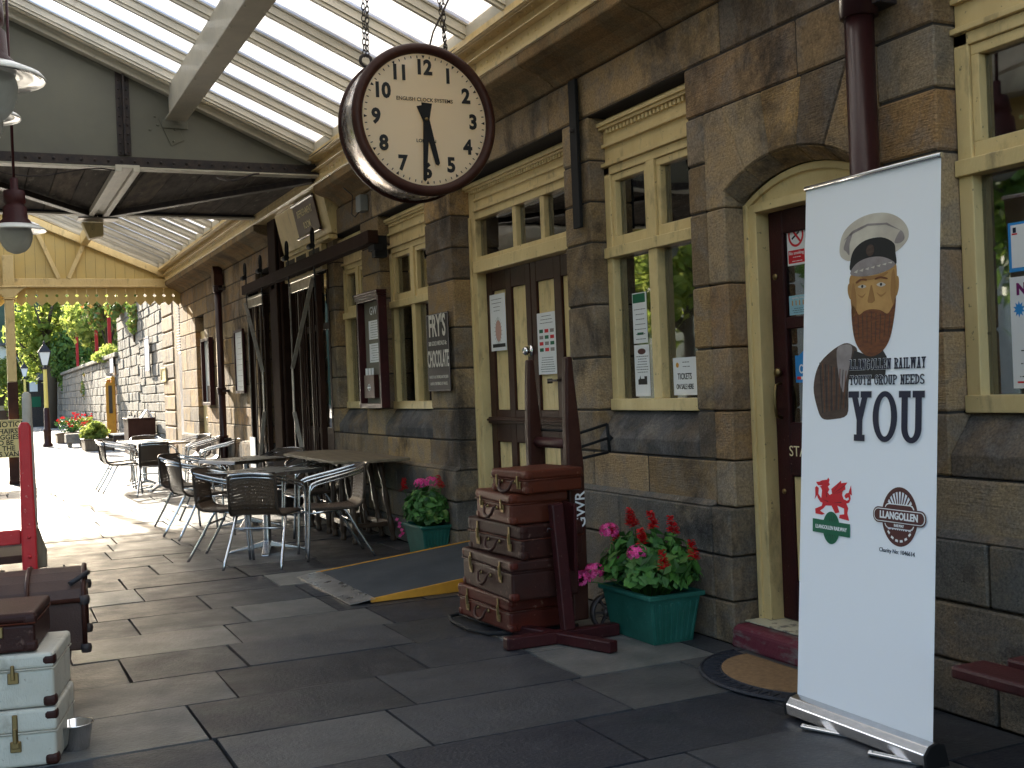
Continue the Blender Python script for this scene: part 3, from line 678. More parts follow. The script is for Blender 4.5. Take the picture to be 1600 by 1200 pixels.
# near downpipe, far downpipe
def pipe(x, y, r, zt, label, joints, foot=True):
    t = thing('downpipe', label, 'downpipe', (x, y, 0))
    p = MB(); pts = [(x, y, zt), (x, y, .35)]
    if foot: pts += [(x, y, .30), (x-.02, y, .22), (x-.09, y, .10), (x-.12, y, .04)]
    else: pts += [(x, y, .02)]
    p.tube(pts, r, 14); 
    for z in joints: p.lathe([(r, -.05), (r*1.28, -.05), (r*1.28, .03), (r*1.38, .035), (r*1.38, .055), (r, .055)], (x, y, z), 14)
    p.build('pipe', m_pipe, t)
    for z in joints:
        b_ = MB(); b_.box(x, BX+.0, y-r*1.9, y+r*1.9, z-.018, z+.018); b_.build('bracket', m_iron, t, bevel=.003)
    return t
pipe(3.395, 3.66, .062, 3.75, 'thick maroon downpipe beside the arched door, behind the white banner', (.5, 2.9))
pipe(3.40, 17.55, .055, 3.12, 'brown downpipe on the far wall between the two framed posters', (.72, 1.45, 3.0))
f = MB(); f.prism([(-.10, 0), (.10, 0), (.10, .16), (0, .30), (-.10, .16)], (3.33, 17.55, 3.05), (0,1,0), (0,0,1), (.14, 0, 0)); f.build('hopper', m_brown, bpy.data.objects['downpipe.001'], bevel=.004)
# flat black iron strap on the pier
t = thing('wall_strap', 'flat black iron strap hanging on the pier between double door and window', 'iron strap', (3.46, 6.28, 2.8))
f = MB(); f.box(3.45, 3.475, 6.225, 6.315, 2.34, 3.27); f.build('strap_bar', m_black, t, bevel=.003)
f = MB(); f.lathe([(.014, 0), (.014, .02), (0, .024)], (3.45, 6.27, 2.95), 10, M=Matrix.Rotation(-PI/2, 4, 'Y')); f.lathe([(.012, 0), (.012, .02), (0, .024)], (3.50, 6.36, 2.86), 10, M=Matrix.Rotation(-PI/2, 4, 'Y')); f.build('bolt', m_iron, t)
# junction box with cable near the refreshment room
t = thing('junction_box', 'small grey electrical box with a dangling cable on the stone pier behind the clock', 'electrical box', (3.45, 10.55, 3.1))
f = MB(); f.box(3.41, 3.495, 10.48, 10.62, 3.10, 3.26); f.build('box', M('grey_box', (.2,.21,.21), .5), t, bevel=.008)
f = MB(); f.tube([(3.44, 10.55, 3.12), (3.40, 10.62, 3.06), (3.40, 10.72, 3.10), (3.44, 10.8, 3.3), (3.22, 10.84, 3.5)], .006, 6); f.build('cable', m_iron, t)

# ================================================================ CANOPY
can = thing('platform_canopy', 'glazed platform canopy with pale riveted iron beams, trusses and cream end screen', 'canopy', (1.4, 11, 3.6))
XE, ZE, SLP, XRG = 3.24, 3.80, .44, .05      # eaves line, slope, ridge
XL = -2.0
def zr(x): return ZE+SLP*(XE-x) if x >= XRG else ZE+SLP*(XE-XRG)-SLP*(XRG-x)
ZRG = zr(XRG)
def rivets(mb, pts, r, axis):   # small domes
    Mx = {'x': Matrix.Rotation(-PI/2, 4, 'Y'), 'z': Matrix.Rotation(PI, 4, 'X'), 'y': Matrix.Rotation(PI/2, 4, 'X')}[axis]
    for p in pts: mb.lathe([(r, 0), (r*.7, r*.6), (0, r*.8)], p, 6, M=Mx)
# eaves beam along the wall
f = MB(); ya, yb = -2.5, 21.68
f.box(3.25, 3.50, ya, yb, 3.502, 3.512); f.box(3.232, 3.25, ya, yb, 3.502, 3.80)          # web
f.box(3.15, 3.232, ya, yb, 3.700, 3.712); f.box(3.17, 3.232, ya, yb, 3.612, 3.622); f.box(3.214, 3.232, ya, yb, 3.622, 3.66)
f.box(3.215, 3.232, ya, yb, 3.502, 3.53); f.box(3.12, 3.15, ya, yb, 3.70, 3.76); f.box(3.10, 3.12, ya, yb, 3.70, 3.708)
y = 4.2; pp = []
while y < yb: pp.append(y); y += .105
rivets(f, [(3.232, y, 3.575) for y in pp], .013, 'x'); rivets(f, [(3.214, y+.05, 3.642) for y in pp], .012, 'x'); rivets(f, [(3.19, y+.05, 3.70) for y in pp], .012, 'z')
rivets(f, [(3.232, y+.02, 3.73) for y in pp[::2]], .010, 'x')
f.build('eaves_beam', m_cream, can, bevel=.003)
f = MB()
for q in range(2):
    pts = []; y = 3.0
    while y < 21: pts.append((3.165-.03*q+.012*math.sin(y*2.1+q), y, 3.722+.012*q+.008*math.sin(y*3.3+q))); y += .4
    f.tube(pts, .009, 6)
f.build('cable_run', m_iron, can)
# kerb where bars land
f = MB(); f.box(3.13, 3.24, ya, 11.2, 3.762, 3.84); f.box(3.13, 3.24, 14.2, yb, 3.762, 3.84); f.build('glazing_kerb', m_creamw, can, bevel=.004)
# left eaves and ridge
f = MB(); f.box(XL-.02, XL+.06, ya, yb, zr(XL)-.30, zr(XL)+.05); f.box(XL-.02, XL+.16, ya, yb, zr(XL)-.32, zr(XL)-.30); f.build('outer_eaves_beam', m_creamw, can)
f = MB(); f.box(XRG-.06, XRG+.06, ya, yb, ZRG-.02, ZRG+.12); f.build('ridge_beam', m_creamw, can)
# valance boards on the track side
def valance(mb, n, w, fn, zt, zb, t):
    """n boards of width w; fn(a,z)->point ; t thickness vector"""
    pass
def valboard(w, zt, zs, zb):
    r = .026; p = [(0, zt), (0, zs+.10+r)]
    for k in range(5): a = PI/2-PI*k/4; p.append((r*math.cos(a), zs+.10+r*math.sin(a)))
    p += [(0, zs+.10-r), (0, zs), (w/2, zb), (w, zs), (w, zs+.10-r)]
    for k in range(5): a = -PI/2-PI*k/4; p.append((w+r*math.cos(a), zs+.10+r*math.sin(a)))
    p += [(w, zs+.10+r), (w, zt)]
    return p
f = MB(); zl = zr(XL)
y = -2.4; 
while y < 21.5:
    f.prism(valboard(.164, 0, -.42, -.51), (XL-.045, y, zl-.2), (0,1,0), (0,0,1), (.02, 0, 0)); y += .166
f.build('track_side_valance', m_creamb, can)
# purlins along the platform
f = MB(); f.box(1.78, 1.90, -2, 11.22, 4.05, 4.36); f.box(1.74, 1.94, -2, 11.22, 4.03, 4.05)
y = 2.0; q = []
while y < 11.1: q += [y]; y += .16
rivets(f, [(1.78, y, 4.10) for y in q], .012, 'x'); rivets(f, [(1.76, y, 4.03) for y in q[::3]], .014, 'z'); rivets(f, [(1.92, y+.08, 4.03) for y in q[::3]], .014, 'z')
f.build('purlin', m_creamw, can, bevel=.004)
f = MB(); f.box(1.80, 1.93, 14.3, 21.55, 4.16, 4.36); f.build('purlin', m_cream, can, bevel=.006)
f = MB(); f.box(-1.2, -1.08, -2, 21.5, 4.0, 4.25); f.build('purlin', m_creamw, can, bevel=.006)
# glazing bars + panes
def slope_pt(x, dz): return (x, zr(x)+dz)
def glazing(y0, y1, xa, xb, ngm=''):
    P = .645; n = int(round((y1-y0)/P)); sg = 1 if xb > XRG+.1 else -1
    for i in range(n+1):
        y = y0+i*P; b_ = MB()
        if i < n or True:
            for (dy, d0, d1) in ((.030, -.072, -.01), (.048, -.010, .004), (.016, -.10, -.072), (.015, .004, .028)):
                b_.prism([(xa, zr(xa)+d0), (xb, zr(xb)+d0), (xb, zr(xb)+d1), (xa, zr(xa)+d1)], (0, y-dy, 0), (1,0,0), (0,0,1), (0, 2*dy, 0))
            b_.build('glazing_bar', m_creamw, can)
        if i < n:
            clr = m_rg if sg > 0 else m_rgl
            for (p, q, mt, nm, dz) in ((y+.0155, y+.15, m_rgd, 'blue_grey_pane', .006), (y+.15, y+P-.0155, clr, 'glass_pane', .007)):
                g_ = MB(); g_.add([(xa, p+.001, zr(xa)+dz), (xb, p+.001, zr(xb)+dz), (xb, q-.001, zr(xb)+dz), (xa, q-.001, zr(xa)+dz)], [(0, 1, 2, 3)])
                g_.build(nm, mt, can)
glazing(-.58+.01, 11.03, XRG+.06, 3.14); glazing(14.5, 21.6, XRG+.06, 3.14)
glazing(-.58+.01, 11.03, XL+.06, XRG-.06); glazing(14.5, 21.6, XL+.06, XRG-.06)
# slope trims at the truss
def trim(y, t, w, name, mat, dz=-.0):
    f = MB(); f.prism([(XRG, ZRG+dz), (3.14, zr(3.14)+dz), (3.14, zr(3.14)+dz-w), (XRG, ZRG+dz-w)], (0, y, 0), (1,0,0), (0,0,1), (0, t, 0))
    f.prism([(XRG-.001, ZRG+dz), (XL+.1, zr(XL+.1)+dz), (XL+.1, zr(XL+.1)+dz-w), (XRG-.001, ZRG+dz-w)], (0, y, 0), (1,0,0), (0,0,1), (0, t, 0))
    return f.build(name, mat, can, bevel=.004)
trim(11.13, .12, .10, 'raking_trim', m_creamw); trim(11.17, .10, .17, 'raking_trim', m_creamw, -.002)
# truss plate panel and girder at Y 11.3
def truss(y, visible):
    f = MB(); f.prism([(XL+.1, 3.66), (3.22, 3.66), (3.22, zr(3.22)-.02), (XRG, ZRG-.02), (XL+.1, zr(XL+.1)-.02)], (0, y, 0), (1,0,0), (0,0,1), (0, .02, 0))
    f.build('truss_plate', m_panelgrey, can)
    f = MB(); f.box(XL+.06, 3.23, y-.012, y-.001, 3.575, 3.68); f.box(XL+.06, 3.23, y-.09, y-.012, 3.575, 3.587)
    rivets(f, [(x/100, y-.012, 3.635) for x in range(-190, 320, 12)], .016, 'y')
    gi = f.build('truss_girder', m_iron, can, bevel=.002)
    f = MB(); f.box(XL+.06, 3.23, y-.085, y+.06, 3.556, 3.574); f.build('bottom_flange', m_creamw, gi, bevel=.002)
    if visible:
        for xt in (1.37,):
            f = MB(); f.box(xt-.062, xt+.062, y-.014, y-.001, 3.69, zr(xt)-.12); f.box(xt-.008, xt+.008, y-.09, y-.014, 3.69, zr(xt)-.14)
            rivets(f, [(xt+s*.036, y-.014, 3.72+.085*k) for s in (-1, 1) for k in range(10)], .012, 'y')
            f.build('vertical_stiffener', m_iron, gi, bevel=.002)
        f = MB(); 
        Mx = Matrix.Translation((1.80, 0, 3.98)) @ Matrix.Rotation(-.42, 4, 'Y')
        f.box(-.07, .07, y-.012, y-.001, -.16, .12, mat=Mx); f.box(1.72, 1.96, y-.03, y-.012, 3.97, 4.05)
        rivets(f, [tuple(Mx @ Vector((a, y-.012, b))) for a, b in ((-.03,-.13),(.03,-.03),(-.04,.05),(.04,.08))], .014, 'y'); rivets(f, [(1.66, y-.001, 4.08), (1.68, y-.001, 4.0), (1.61, y-.001, 3.95)], .014, 'y'); f.build('purlin_bracket', m_panelgrey, gi, bevel=.003)
truss(11.3, True); truss(14.2, False)  # plate of the second truss is unseen, added to block light
# boarded ceiling between the trusses
f = MB(); x = XL+.1
while x < 3.22:
    w = rnd(.24, .30); e = min(3.22, x+w); f.box(x+.004, e-.004, 11.33, 14.15, 3.60+rnd(0, .008), 3.63); x = e
f.build('boarded_ceiling', m_plank, can, bevel=.003)
f = MB(); f.box(XL+.1, 3.22, 11.33, 14.15, 3.64, 3.66); f.build('ceiling_deck', m_black, can)
# lower beam and braces under the ceiling
f = MB(); f.box(1.27, 1.33, 11.2, 14.3, 3.52, 3.585); f.box(1.43, 1.49, 11.2, 14.3, 3.52, 3.585); f.box(1.33, 1.43, 11.2, 14.3, 3.555, 3.585)
f.build('channel_beam', m_creamw, can, bevel=.003)
f = MB()
for (x0_, y0_, x1_, y1_) in ((3.22, 11.36, 1.42, 14.15), (1.34, 14.15, -.25, 11.36)): f.bar((x0_, y0_, 3.545), (x1_, y1_, 3.545), .09, .06)
f.build('diagonal_brace', m_iron, can, bevel=.004)
f = MB(); f.box(1.16, 1.60, 14.02, 14.30, 3.50, 3.518); f.build('gusset_plate', m_ironlit, can, bevel=.003)
f = MB(); f.prism([(1.30, 3.30), (1.46, 3.34), (1.46, 3.498), (1.22, 3.498)], (0, 14.3, 0), (1,0,0), (0,0,1), (0, .18, 0)); f.build('beam_end', m_cream, can, bevel=.006)
# iron hook bracket near the wall beam
f = MB(); f.tube([(2.2+.05*i, 11.18-.01*i, 3.50-.035*math.sin(i*.6)) for i in range(9)], .01, 6); f.tube([(.2+.16*i, 11.25, 3.50-.05*math.sin(i*.8)) for i in range(8)], .006, 5); f.build('hanging_wire', m_iron, can)
f = MB(); f.tube([(.86+.14*i, 11.26, 4.72-.13*math.sin(PI*i/6)) for i in range(7)], .006, 5); f.build('hanging_wire', m_iron, can)
# end screen of vertical boards
f = MB(); x = XL+.06; YS = 21.6
while x < 3.46:
    e = min(x+.166, 3.46); f.prism([(x+.002, 3.40), (e-.002, 3.40), (e-.002, min(zr(e-.002), 5.3)-.03), (x+.002, zr(x+.002)-.03)], (0, YS, 0), (1,0,0), (0,0,1), (0, .03, 0)); x = e
es = f.build('end_screen_boards', m_creamb, can)
f = MB(); f.prism([(XL+.06, 3.42), (3.46, 3.42), (3.46, zr(3.46)-.04), (XRG, ZRG-.04), (XL+.06, zr(XL+.06)-.04)], (0, YS+.032, 0), (1,0,0), (0,0,1), (0, .02, 0)); f.build('screen_backing', m_brown, can)  # sheet added behind the boards to block light through their gaps
f = MB(); x = XL+.06
while x < 3.44:
    f.prism([(p[0]+x+.001, p[1]) for p in valboard(.164, 3.42, 3.16, 3.075)], (0, YS+.0, 0), (1,0,0), (0,0,1), (0, .022, 0)); x += .166
f.build('scalloped_valance', m_creamb, can)
f = MB(); f.box(XL, 3.44, YS-.09, YS-.001, 3.40, 3.44); f.box(XL, 3.44, YS-.05, YS-.001, 3.44, 3.56); f.build('screen_rail', m_cream, can, bevel=.006)
f = MB(); f.bar((-.1, YS-.05, 5.05), (3.28, YS-.05, 3.62), .06, .12); f.bar((1.92, YS-.035, 4.32), (1.58, YS-.035, 3.56), .05, .07); f.bar((1.1, YS-.035, 4.35), (1.42, YS-.035, 3.56), .05, .07)
f.prism([(3.10, 3.60), (3.34, 3.60), (3.34, 3.80), (3.20, 3.80)], (0, YS-.07, 0), (1,0,0), (0,0,1), (0, .05, 0))
f.build('screen_bracing', m_cream, can, bevel=.004)
# columns
def column(x, y, label):
    t = thing('canopy_column', label, 'column', (x, y, 0))
    f = MB(); f.box(x-.075, x+.075, y-.075, y+.075, 1.76, 3.18); a = f.build('upper_shaft', m_cream, t, bevel=.012)
    f = MB(); f.box(x-.082, x+.082, y-.082, y+.082, .62, 1.757); f.box(x-.105, x+.105, y-.105, y+.105, .0, .60); f.box(x-.12, x+.12, y-.12, y+.12, 0, .07); f.build('lower_shaft', m_brown, t, bevel=.012)
    f = MB(); f.box(x-.09, x+.09, y-.09, y+.09, 3.18, 3.205)
    f.prism([(x-.08, 3.206), (x+.08, 3.206), (x+.14, 3.28), (x+.25, 3.38), (x-.25, 3.38), (x-.14, 3.28)], (0, y-.09, 0), (1,0,0), (0,0,1), (0, .18, 0)); f.box(x-.27, x+.27, y-.11, y+.11, 3.381, 3.41); f.build('capital', m_cream, t, bevel=.006)
    return t
column(.60, 21.45, 'cream column with chocolate lower half carrying the end screen, at the left edge')
f = MB(); f.box(.51, .69, 21.42, 21.5, 3.41, 3.95)
f.build('post_head', m_cream, can, bevel=.005)

# ================================================================ hanging lamps
def lamp(x, y, z, label, globe=True, sc_=1.0):
    t = thing('hanging_lamp', label, 'lamp', (x, y, z), 0, 'gas style lamps hanging under the canopy')
    f = MB(); f.lathe([(.0, .43), (.03, .43), (.035, .33), (.085, .32), (.09, .22), (.075, .20), (.095, .18), (.10, .08), (.13, .05), (.145, .0), (.10, -.005)], (x, y, z), 20); f.tube([(x, y, z+.42), (x, y, min(zr(x), 5.2))], .012, 8)
    f.build('lamp_cap', m_maroon if globe else m_iron, t)
    f = MB(); f.lathe([(.12, .005), (.15, .0), (.16, .006), (.19, -.004), (.20, .002), (.228, -.012)], (x, y, z-.012), 28); f.build('shade_ribs', m_lampw, t)
    f = MB(); f.lathe([(.12, .035), (.17, .028), (.235, .0), (.25, -.02), (.245, -.026), (.225, -.008), (.16, .012), (.09, .02)], (x, y, z), 28); f.build('lamp_shade', m_lampw, t)
    f = MB(); f.lathe([(.125, -.005), (.135, -.05), (.13, -.10), (.11, -.155), (.075, -.195), (.03, -.215), (0, -.22)], (x, y, z), 22); gl = f.build('globe', m_globe, t)
    f = MB(); f.lathe([(.0, 0), (.03, -.005), (.034, -.06), (.02, -.10), (0, -.105)], (x, y, z), 12); f.build('burner', m_lampw, t)
    return t
lamp(.10, 6.3, 3.05, 'nearest hanging lamp at the top left corner, with wide ribbed white shade').scale = (1.18,)*3
lamp(.11, 8.4, 3.33, 'second hanging lamp from the front, at the left edge below the nearest one')
lamp(.37, 10.6, 2.88, 'hanging lamp with maroon cap and frosted globe in front of the dark ceiling brace')
lamp(.66, 17.0, 3.84, 'far hanging lamp showing behind the globe lamp, against the cream end screen')

# ================================================================ station clock
CX, CYc, CZ, CR = 2.435, 6.2, 2.94, .437
ck = thing('station_clock', 'big round double sided station clock hanging on chains, reading half past five', 'clock', (CX, CYc, CZ-CR))
Mx = Matrix.Rotation(PI/2, 4, 'X')     # lathe axis z -> -y
f = MB(); f.lathe([(CR-.012, .0), (CR-.004, -.02), (CR-.006, -.25), (CR-.02, -.265)], (CX, CYc, CZ), 72, M=Mx); f.build('drum', M('lacquered_drum', (.78,.71,.66), .28, metal=.9, col2=(.34,.28,.26), vs=9, amt=.6, roughvar=.08), ck)
f = MB(); f.lathe([(CR-.004, -.022), (CR+.006, -.015), (CR+.010, .0), (CR+.004, .018), (CR-.012, .030), (CR-.030, .030), (CR-.045, .020), (CR-.052, .008), (CR-.052, -.004)], (CX, CYc, CZ), 72, M=Mx)
f.build('bezel', m_brown, ck)
f = MB(); f.lathe([(CR-.03, -.24), (CR+.006, -.25), (CR+.010, -.265), (CR+.004, -.283), (CR-.03, -.29), (CR-.05, -.275)], (CX, CYc, CZ), 72, M=Mx); f.build('rear_bezel', m_brown, ck)
f = MB(); f.lathe([(CR-.05, .0), (0, .0)], (CX, CYc, CZ), 72, M=Mx, smooth=False); fd = f
f2 = MB(); f2.lathe([(CR-.05, -.262), (0, -.262)], (CX, CYc, CZ), 72, M=Mx, smooth=False); f2.build('rear_dial', m_dial, ck)
f2 = MB(); f2.lathe([(CR-.022, -.015), (CR-.022, -.25)], (CX, CYc, CZ), 48, M=Mx); f2.build('dial_reflector', m_lampw, ck)  # unseen white reflector added inside the drum to brighten the dial
RD = CR-.05
f = fd
for k in range(60):
    a = 2*PI*k/60; d_ = Vector((math.sin(a), 0, math.cos(a))); n_ = Vector((math.cos(a), 0, -math.sin(a))); O = Vector((CX, CYc-.0035, CZ))
    if k % 15 == 0 or k % 5 == 0:
        f.prism([(RD-.012, -.009), (RD-.012, .009), (RD-.032, 0)], O, d_, n_, (0, -.0012, 0), 1)
    else: f.prism([(RD-.014, -.0026), (RD-.014, .0026), (RD-.028, .0026), (RD-.028, -.0026)], O, d_, n_, (0, -.0012, 0), 1)
di = f.build('dial', [m_dial, m_black2], ck)
for k in range(1, 13):
    a = 2*PI*k/12; r = RD-.085
    text('numeral', str(k), .118, m_black2, di, (CX+r*math.sin(a), CYc-.0045, CZ+r*math.cos(a)), (1,0,0), (0,0,1), off=.0052, sx=.90)
text('maker_lettering', 'ENGLISH CLOCK SYSTEMS', .030, m_black2, di, (CX, CYc-.0045, CZ+.115), (1,0,0), (0,0,1), off=.0004)
text('maker_lettering', 'LONDON', .028, m_black2, di, (CX, CYc-.0045, CZ-.125), (1,0,0), (0,0,1), off=.0004)
def hand(ang, L, w0, w1, tail, dy, nm):
    f = MB(); d_ = Vector((math.sin(ang), 0, math.cos(ang))); n_ = Vector((math.cos(ang), 0, -math.sin(ang)))
    f.prism([(-tail, -w0*1.5), (-tail, w0*1.5), (0, w0*.9), (L-.012, w1), (L, 0), (L-.012, -w1), (0, -w0*.9)], (CX, CYc-dy, CZ), d_, n_, (0, -.003, 0)); f.build(nm, m_black, ck)
hand(math.radians(166), .275, .024, .014, .085, .010, 'hour_hand'); hand(math.radians(183.5), .365, .022, .011, .095, .016, 'minute_hand')
f = MB(); f.lathe([(.010, 0), (.010, .006), (0, .009)], (CX, CYc-.019, CZ), 12, M=Mx); f.build('hand_boss', m_brass, ck)
def chain(name, p0, p1, parent, link=.042):
    f = MB(); p0, p1 = Vector(p0), Vector(p1); d_ = (p1-p0); L = d_.length; d_.normalize(); n = int(L/(link*.78)); a = d_.orthogonal().normalized(); b = d_.cross(a)
    for i in range(n):
        c0 = p0+d_*(i+.5)*L/n; u_ = a if i % 2 else b; pts = []
        for k in range(10):
            q = 2*PI*k/10; pts.append(c0+d_*math.cos(q)*link/2+u_*math.sin(q)*link*.27)
        f.tube(pts, .0035, 5, closed=True)
    return f.build(name, m_iron, parent)
for dx, yy in ((-.30, .13),):
    zt_ = zr(CX+dx)-.05
f = MB(); f.tube([(CX-.305+.034*math.cos(q*PI/6), CYc+.13, CZ+.355+.034*math.sin(q*PI/6)) for q in range(12)], .010, 7, closed=True); f.build('suspension_ring', m_iron, ck)
chain('chain', (CX-.312, CYc+.13, CZ+.38), (CX-.31, CYc+.10, 4.16), ck); chain('chain', (CX-.295, CYc+.13, CZ+.38), (CX-.255, CYc+.16, 4.14), ck)
chain('chain', (CX+.195, CYc+.10, CZ+.385), (CX+.11, CYc+.06, 4.0), ck); chain('chain', (CX+.205, CYc+.15, CZ+.385), (CX+.205, CYc+.15, 3.95), ck)
f = MB(); f.tube([(CX+.08, CYc+.13, CZ+.42), (CX+.12, CYc+.12, CZ+.56), (CX+.22, CYc+.1, CZ+.76), (CX+.3, CYc+.1, 3.85)], .006, 6); f.build('power_cable', m_iron, ck)

# ================================================================ suitcases
def suitcase(name, label, w, d, h, mat, M0, lid=.55, latches='strap', trim_m=None, corners=None, handle='loop', group=None, cat='suitcase'):
    """local: front faces -y, centred in x, front at y=0, depth to +y, base z=0"""
    t = thing(name, label, cat, M=M0, group=group); tm = trim_m or mat
    def B(f, nm, m, par, **k): return f.build(nm, m, par, world=False, **k)
    f = MB(); f.box(-w/2, w/2, 0, d, 0, h*lid-.003); body = B(f, 'body', mat, t, bevel=.014, seg=3)
    f = MB(); f.box(-w/2-.004, w/2+.004, -.004, d+.004, h*lid, h); B(f, 'lid', mat, t, bevel=.014, seg=3)
    f = MB(); z = h*lid-.001; f.tube([(-w/2-.003, -.004, z), (w/2+.003, -.004, z), (w/2+.003, d+.003, z), (-w/2-.003, d+.003, z)], .004, 5, closed=True); B(f, 'seam_piping', m_leather3 if corners is None else tm, t)
    cm = corners or tm; f = MB()
    for sx in (-1, 1):
        for sz in (0, 1):
            zz = .0 if sz == 0 else h-.05
            f.box(sx*w/2-.03-.006*(sx < 0)*0, sx*w/2+.03, -.007, .04, zz-.002, zz+.052) if False else None
            x0, x1 = (w/2-.045, w/2+.008) if sx > 0 else (-w/2-.008, -w/2+.045)
            f = MB(); f.box(x0, x1, -.006, .045, zz, zz+.045); B(f, 'corner_cap', cm, t, bevel=.016, seg=3)
    for sx in (-1, 1):
        x = sx*w*.30; f = MB()
        if latches == 'strap':
            f.box(x-.010, x+.010, -.011, -.005, h*lid-.05, h-.015); f.box(x-.014, x+.014, -.014, -.006, h*lid-.055, h*lid-.03)
        f.box(x-.02, x+.02, -.009, -.002, h*lid-.07 if latches == 'strap' else h*lid-.05, h*lid-.028 if latches == 'strap' else h*lid-.008); f.box(x-.007, x+.007, -.018, -.009, h*lid-.035, h*lid+.022)
        B(f, 'latch', m_brass, t, bevel=.003)
    f = MB(); hz = h*lid*.55
    if handle == 'loop':
        f.tube([(-.065, -.004, hz+.03), (-.066, -.022, hz+.022), (-.055, -.032, hz-.012), (-.03, -.036, hz-.028), (0, -.037, hz-.032), (.03, -.036, hz-.028), (.055, -.032, hz-.012), (.066, -.022, hz+.022), (.065, -.004, hz+.03)], [.006, .007, .008, .010, .011, .010, .008, .007, .006], 8)
    else:
        f.tube([(-.07, -.004, hz), (-.065, -.03, hz), (-.04, -.038, hz+.002), (.04, -.038, hz+.002), (.065, -.03, hz), (.07, -.004, hz)], .010, 8)
    B(f, 'handle', m_leather2 if handle == 'loop' else m_leather3, t)
    for sx in (-1, 1): f = MB(); f.lathe([(.012, 0), (.012, .006), (0, .008)], (sx*.068, -.003, hz+.02), 8, M=Matrix.Rotation(PI/2, 4, 'X')); B(f, 'handle_mount', m_brass, t)
    return t
def place(x, y, z, ang): return Matrix.Translation((x, y, z)) @ Matrix.Rotation(ang, 4, 'Z')
G1 = 'brown suitcases stacked on the sack truck'
a0 = -PI/2
# (near edge y, far edge y, x front, z, h, depth)
suitcase('suitcase', 'bottom red-brown leather suitcase of the stack on the sack truck, worn pale edges', .66, .39, .185, m_leather, place(2.56, 5.92, .035, a0+.04), group=G1, lid=.6)
suitcase('suitcase', 'deep dark suitcase with red corners, second from the bottom of the stack', .72, .40, .215, m_leather2, place(2.55, 5.84, .222, a0-.03), lid=.72, corners=m_leather, group=G1)
suitcase('suitcase', 'dark brown strapped suitcase in the middle of the stack, third from the bottom', .64, .38, .185, m_leather2, place(2.585, 5.79, .438, a0+.05), group=G1, lid=.58)
suitcase('suitcase', 'shiny tan-brown suitcase fourth from the bottom, with two black clasps and a hanging tag', .50, .34, .165, m_leather3, place(2.57, 5.76, .625, a0-.04), latches='clasp', lid=.68, group=G1)
suitcase('suitcase', 'small square brown case on the very top of the stack by the sack truck', .36, .36, .125, m_leather3, place(2.60, 5.60, .792, a0+.10), latches='clasp', lid=.6, group=G1)
G2 = 'luggage piled at the left edge of the platform'
b0 = -.22
Mx_ = lambda z, off, r=0: place(.235-.36*math.cos(b0+r)+off[0], 4.68+.08+off[1], z, b0+r)
suitcase('suitcase', 'lower off-white canvas suitcase with brown leather corners and a tan strap handle', .72, .42, .218, m_whitecase, Mx_(.004, (0, 0)), lid=.6, corners=m_leather2, handle='bar', group=G2)
suitcase('suitcase', 'upper off-white suitcase with a brass lock plate, lying on the other white one', .72, .42, .205, m_whitecase, Mx_(.225, (0, .0), .01), lid=.72, latches='clasp', corners=m_leather2, group=G2, handle='bar')
suitcase('suitcase', 'flat dark brown leather case lying on top of the white suitcases', .66, .40, .150, m_leather2, Mx_(.434, (-.03, .02), .03), lid=.74, latches='clasp', group=G2)
t = thing('trunk', 'dark brown round-topped travel trunk behind the white suitcases', 'trunk', M=place(-.06, 5.75, .215, -.10), group=None)
f = MB(); w, d, h = .98, .5, .33
pr = [(0, 0), (0, .24)]+[(d/2-d/2*math.cos(PI*k/8), .24+.12*math.sin(PI*k/8)) for k in range(1, 8)]+[(d, .24), (d, 0)]
f.prism(pr, (-w/2, 0, 0), (0,1,0), (0,0,1), (w, 0, 0)); f.build('body', m_trunk, t, world=False, bevel=.01, seg=2)
f = MB()
for x in (-w/2, -w/4, w/4, w/2): f.tube([(x, p-.004 if p < d/2 else p+.004, z+.003) for p, z in pr], .012, 6)
f.tube([(-w/2, -.004, .235), (w/2, -.004, .235)], .012, 6); f.tube([(w/2+.002, 0, .235), (w/2+.002, d, .235)], .012, 6)
f.build('wooden_slats', m_brown, t, world=False)
f = MB()
for z in (.01, .235, .33):
    for y in (0, d): 
        if z < .3: f = MB(); f.lathe([(.022, -.02), (.026, 0), (.022, .02), (0, .024)], (w/2+.004, y, z), 8); f.build('iron_knob', m_iron, t, world=False)
f = MB(); f.tube([(w/2-.06, .02, .31), (w/2+.012, .05, .35), (w/2+.02, .12, .345)], .014, 6); f.build('iron_hasp', m_iron, t, world=False)
t = thing('packing_case', 'low black case under the round-topped trunk', 'case', M=place(-.12, 5.52, 0, -.10))
f = MB(); f.box(-.45, .45, 0, .45, .0, .20); f.build('body', m_trunk, t, world=False, bevel=.01)
f = MB(); f.tube([(.45, 0, .02), (.45, 0, .19)], .012, 6); f.tube([(.45, 0, .19), (.45, .45, .19)], .012, 6); f.build('edge_battens', m_brown, t, world=False)
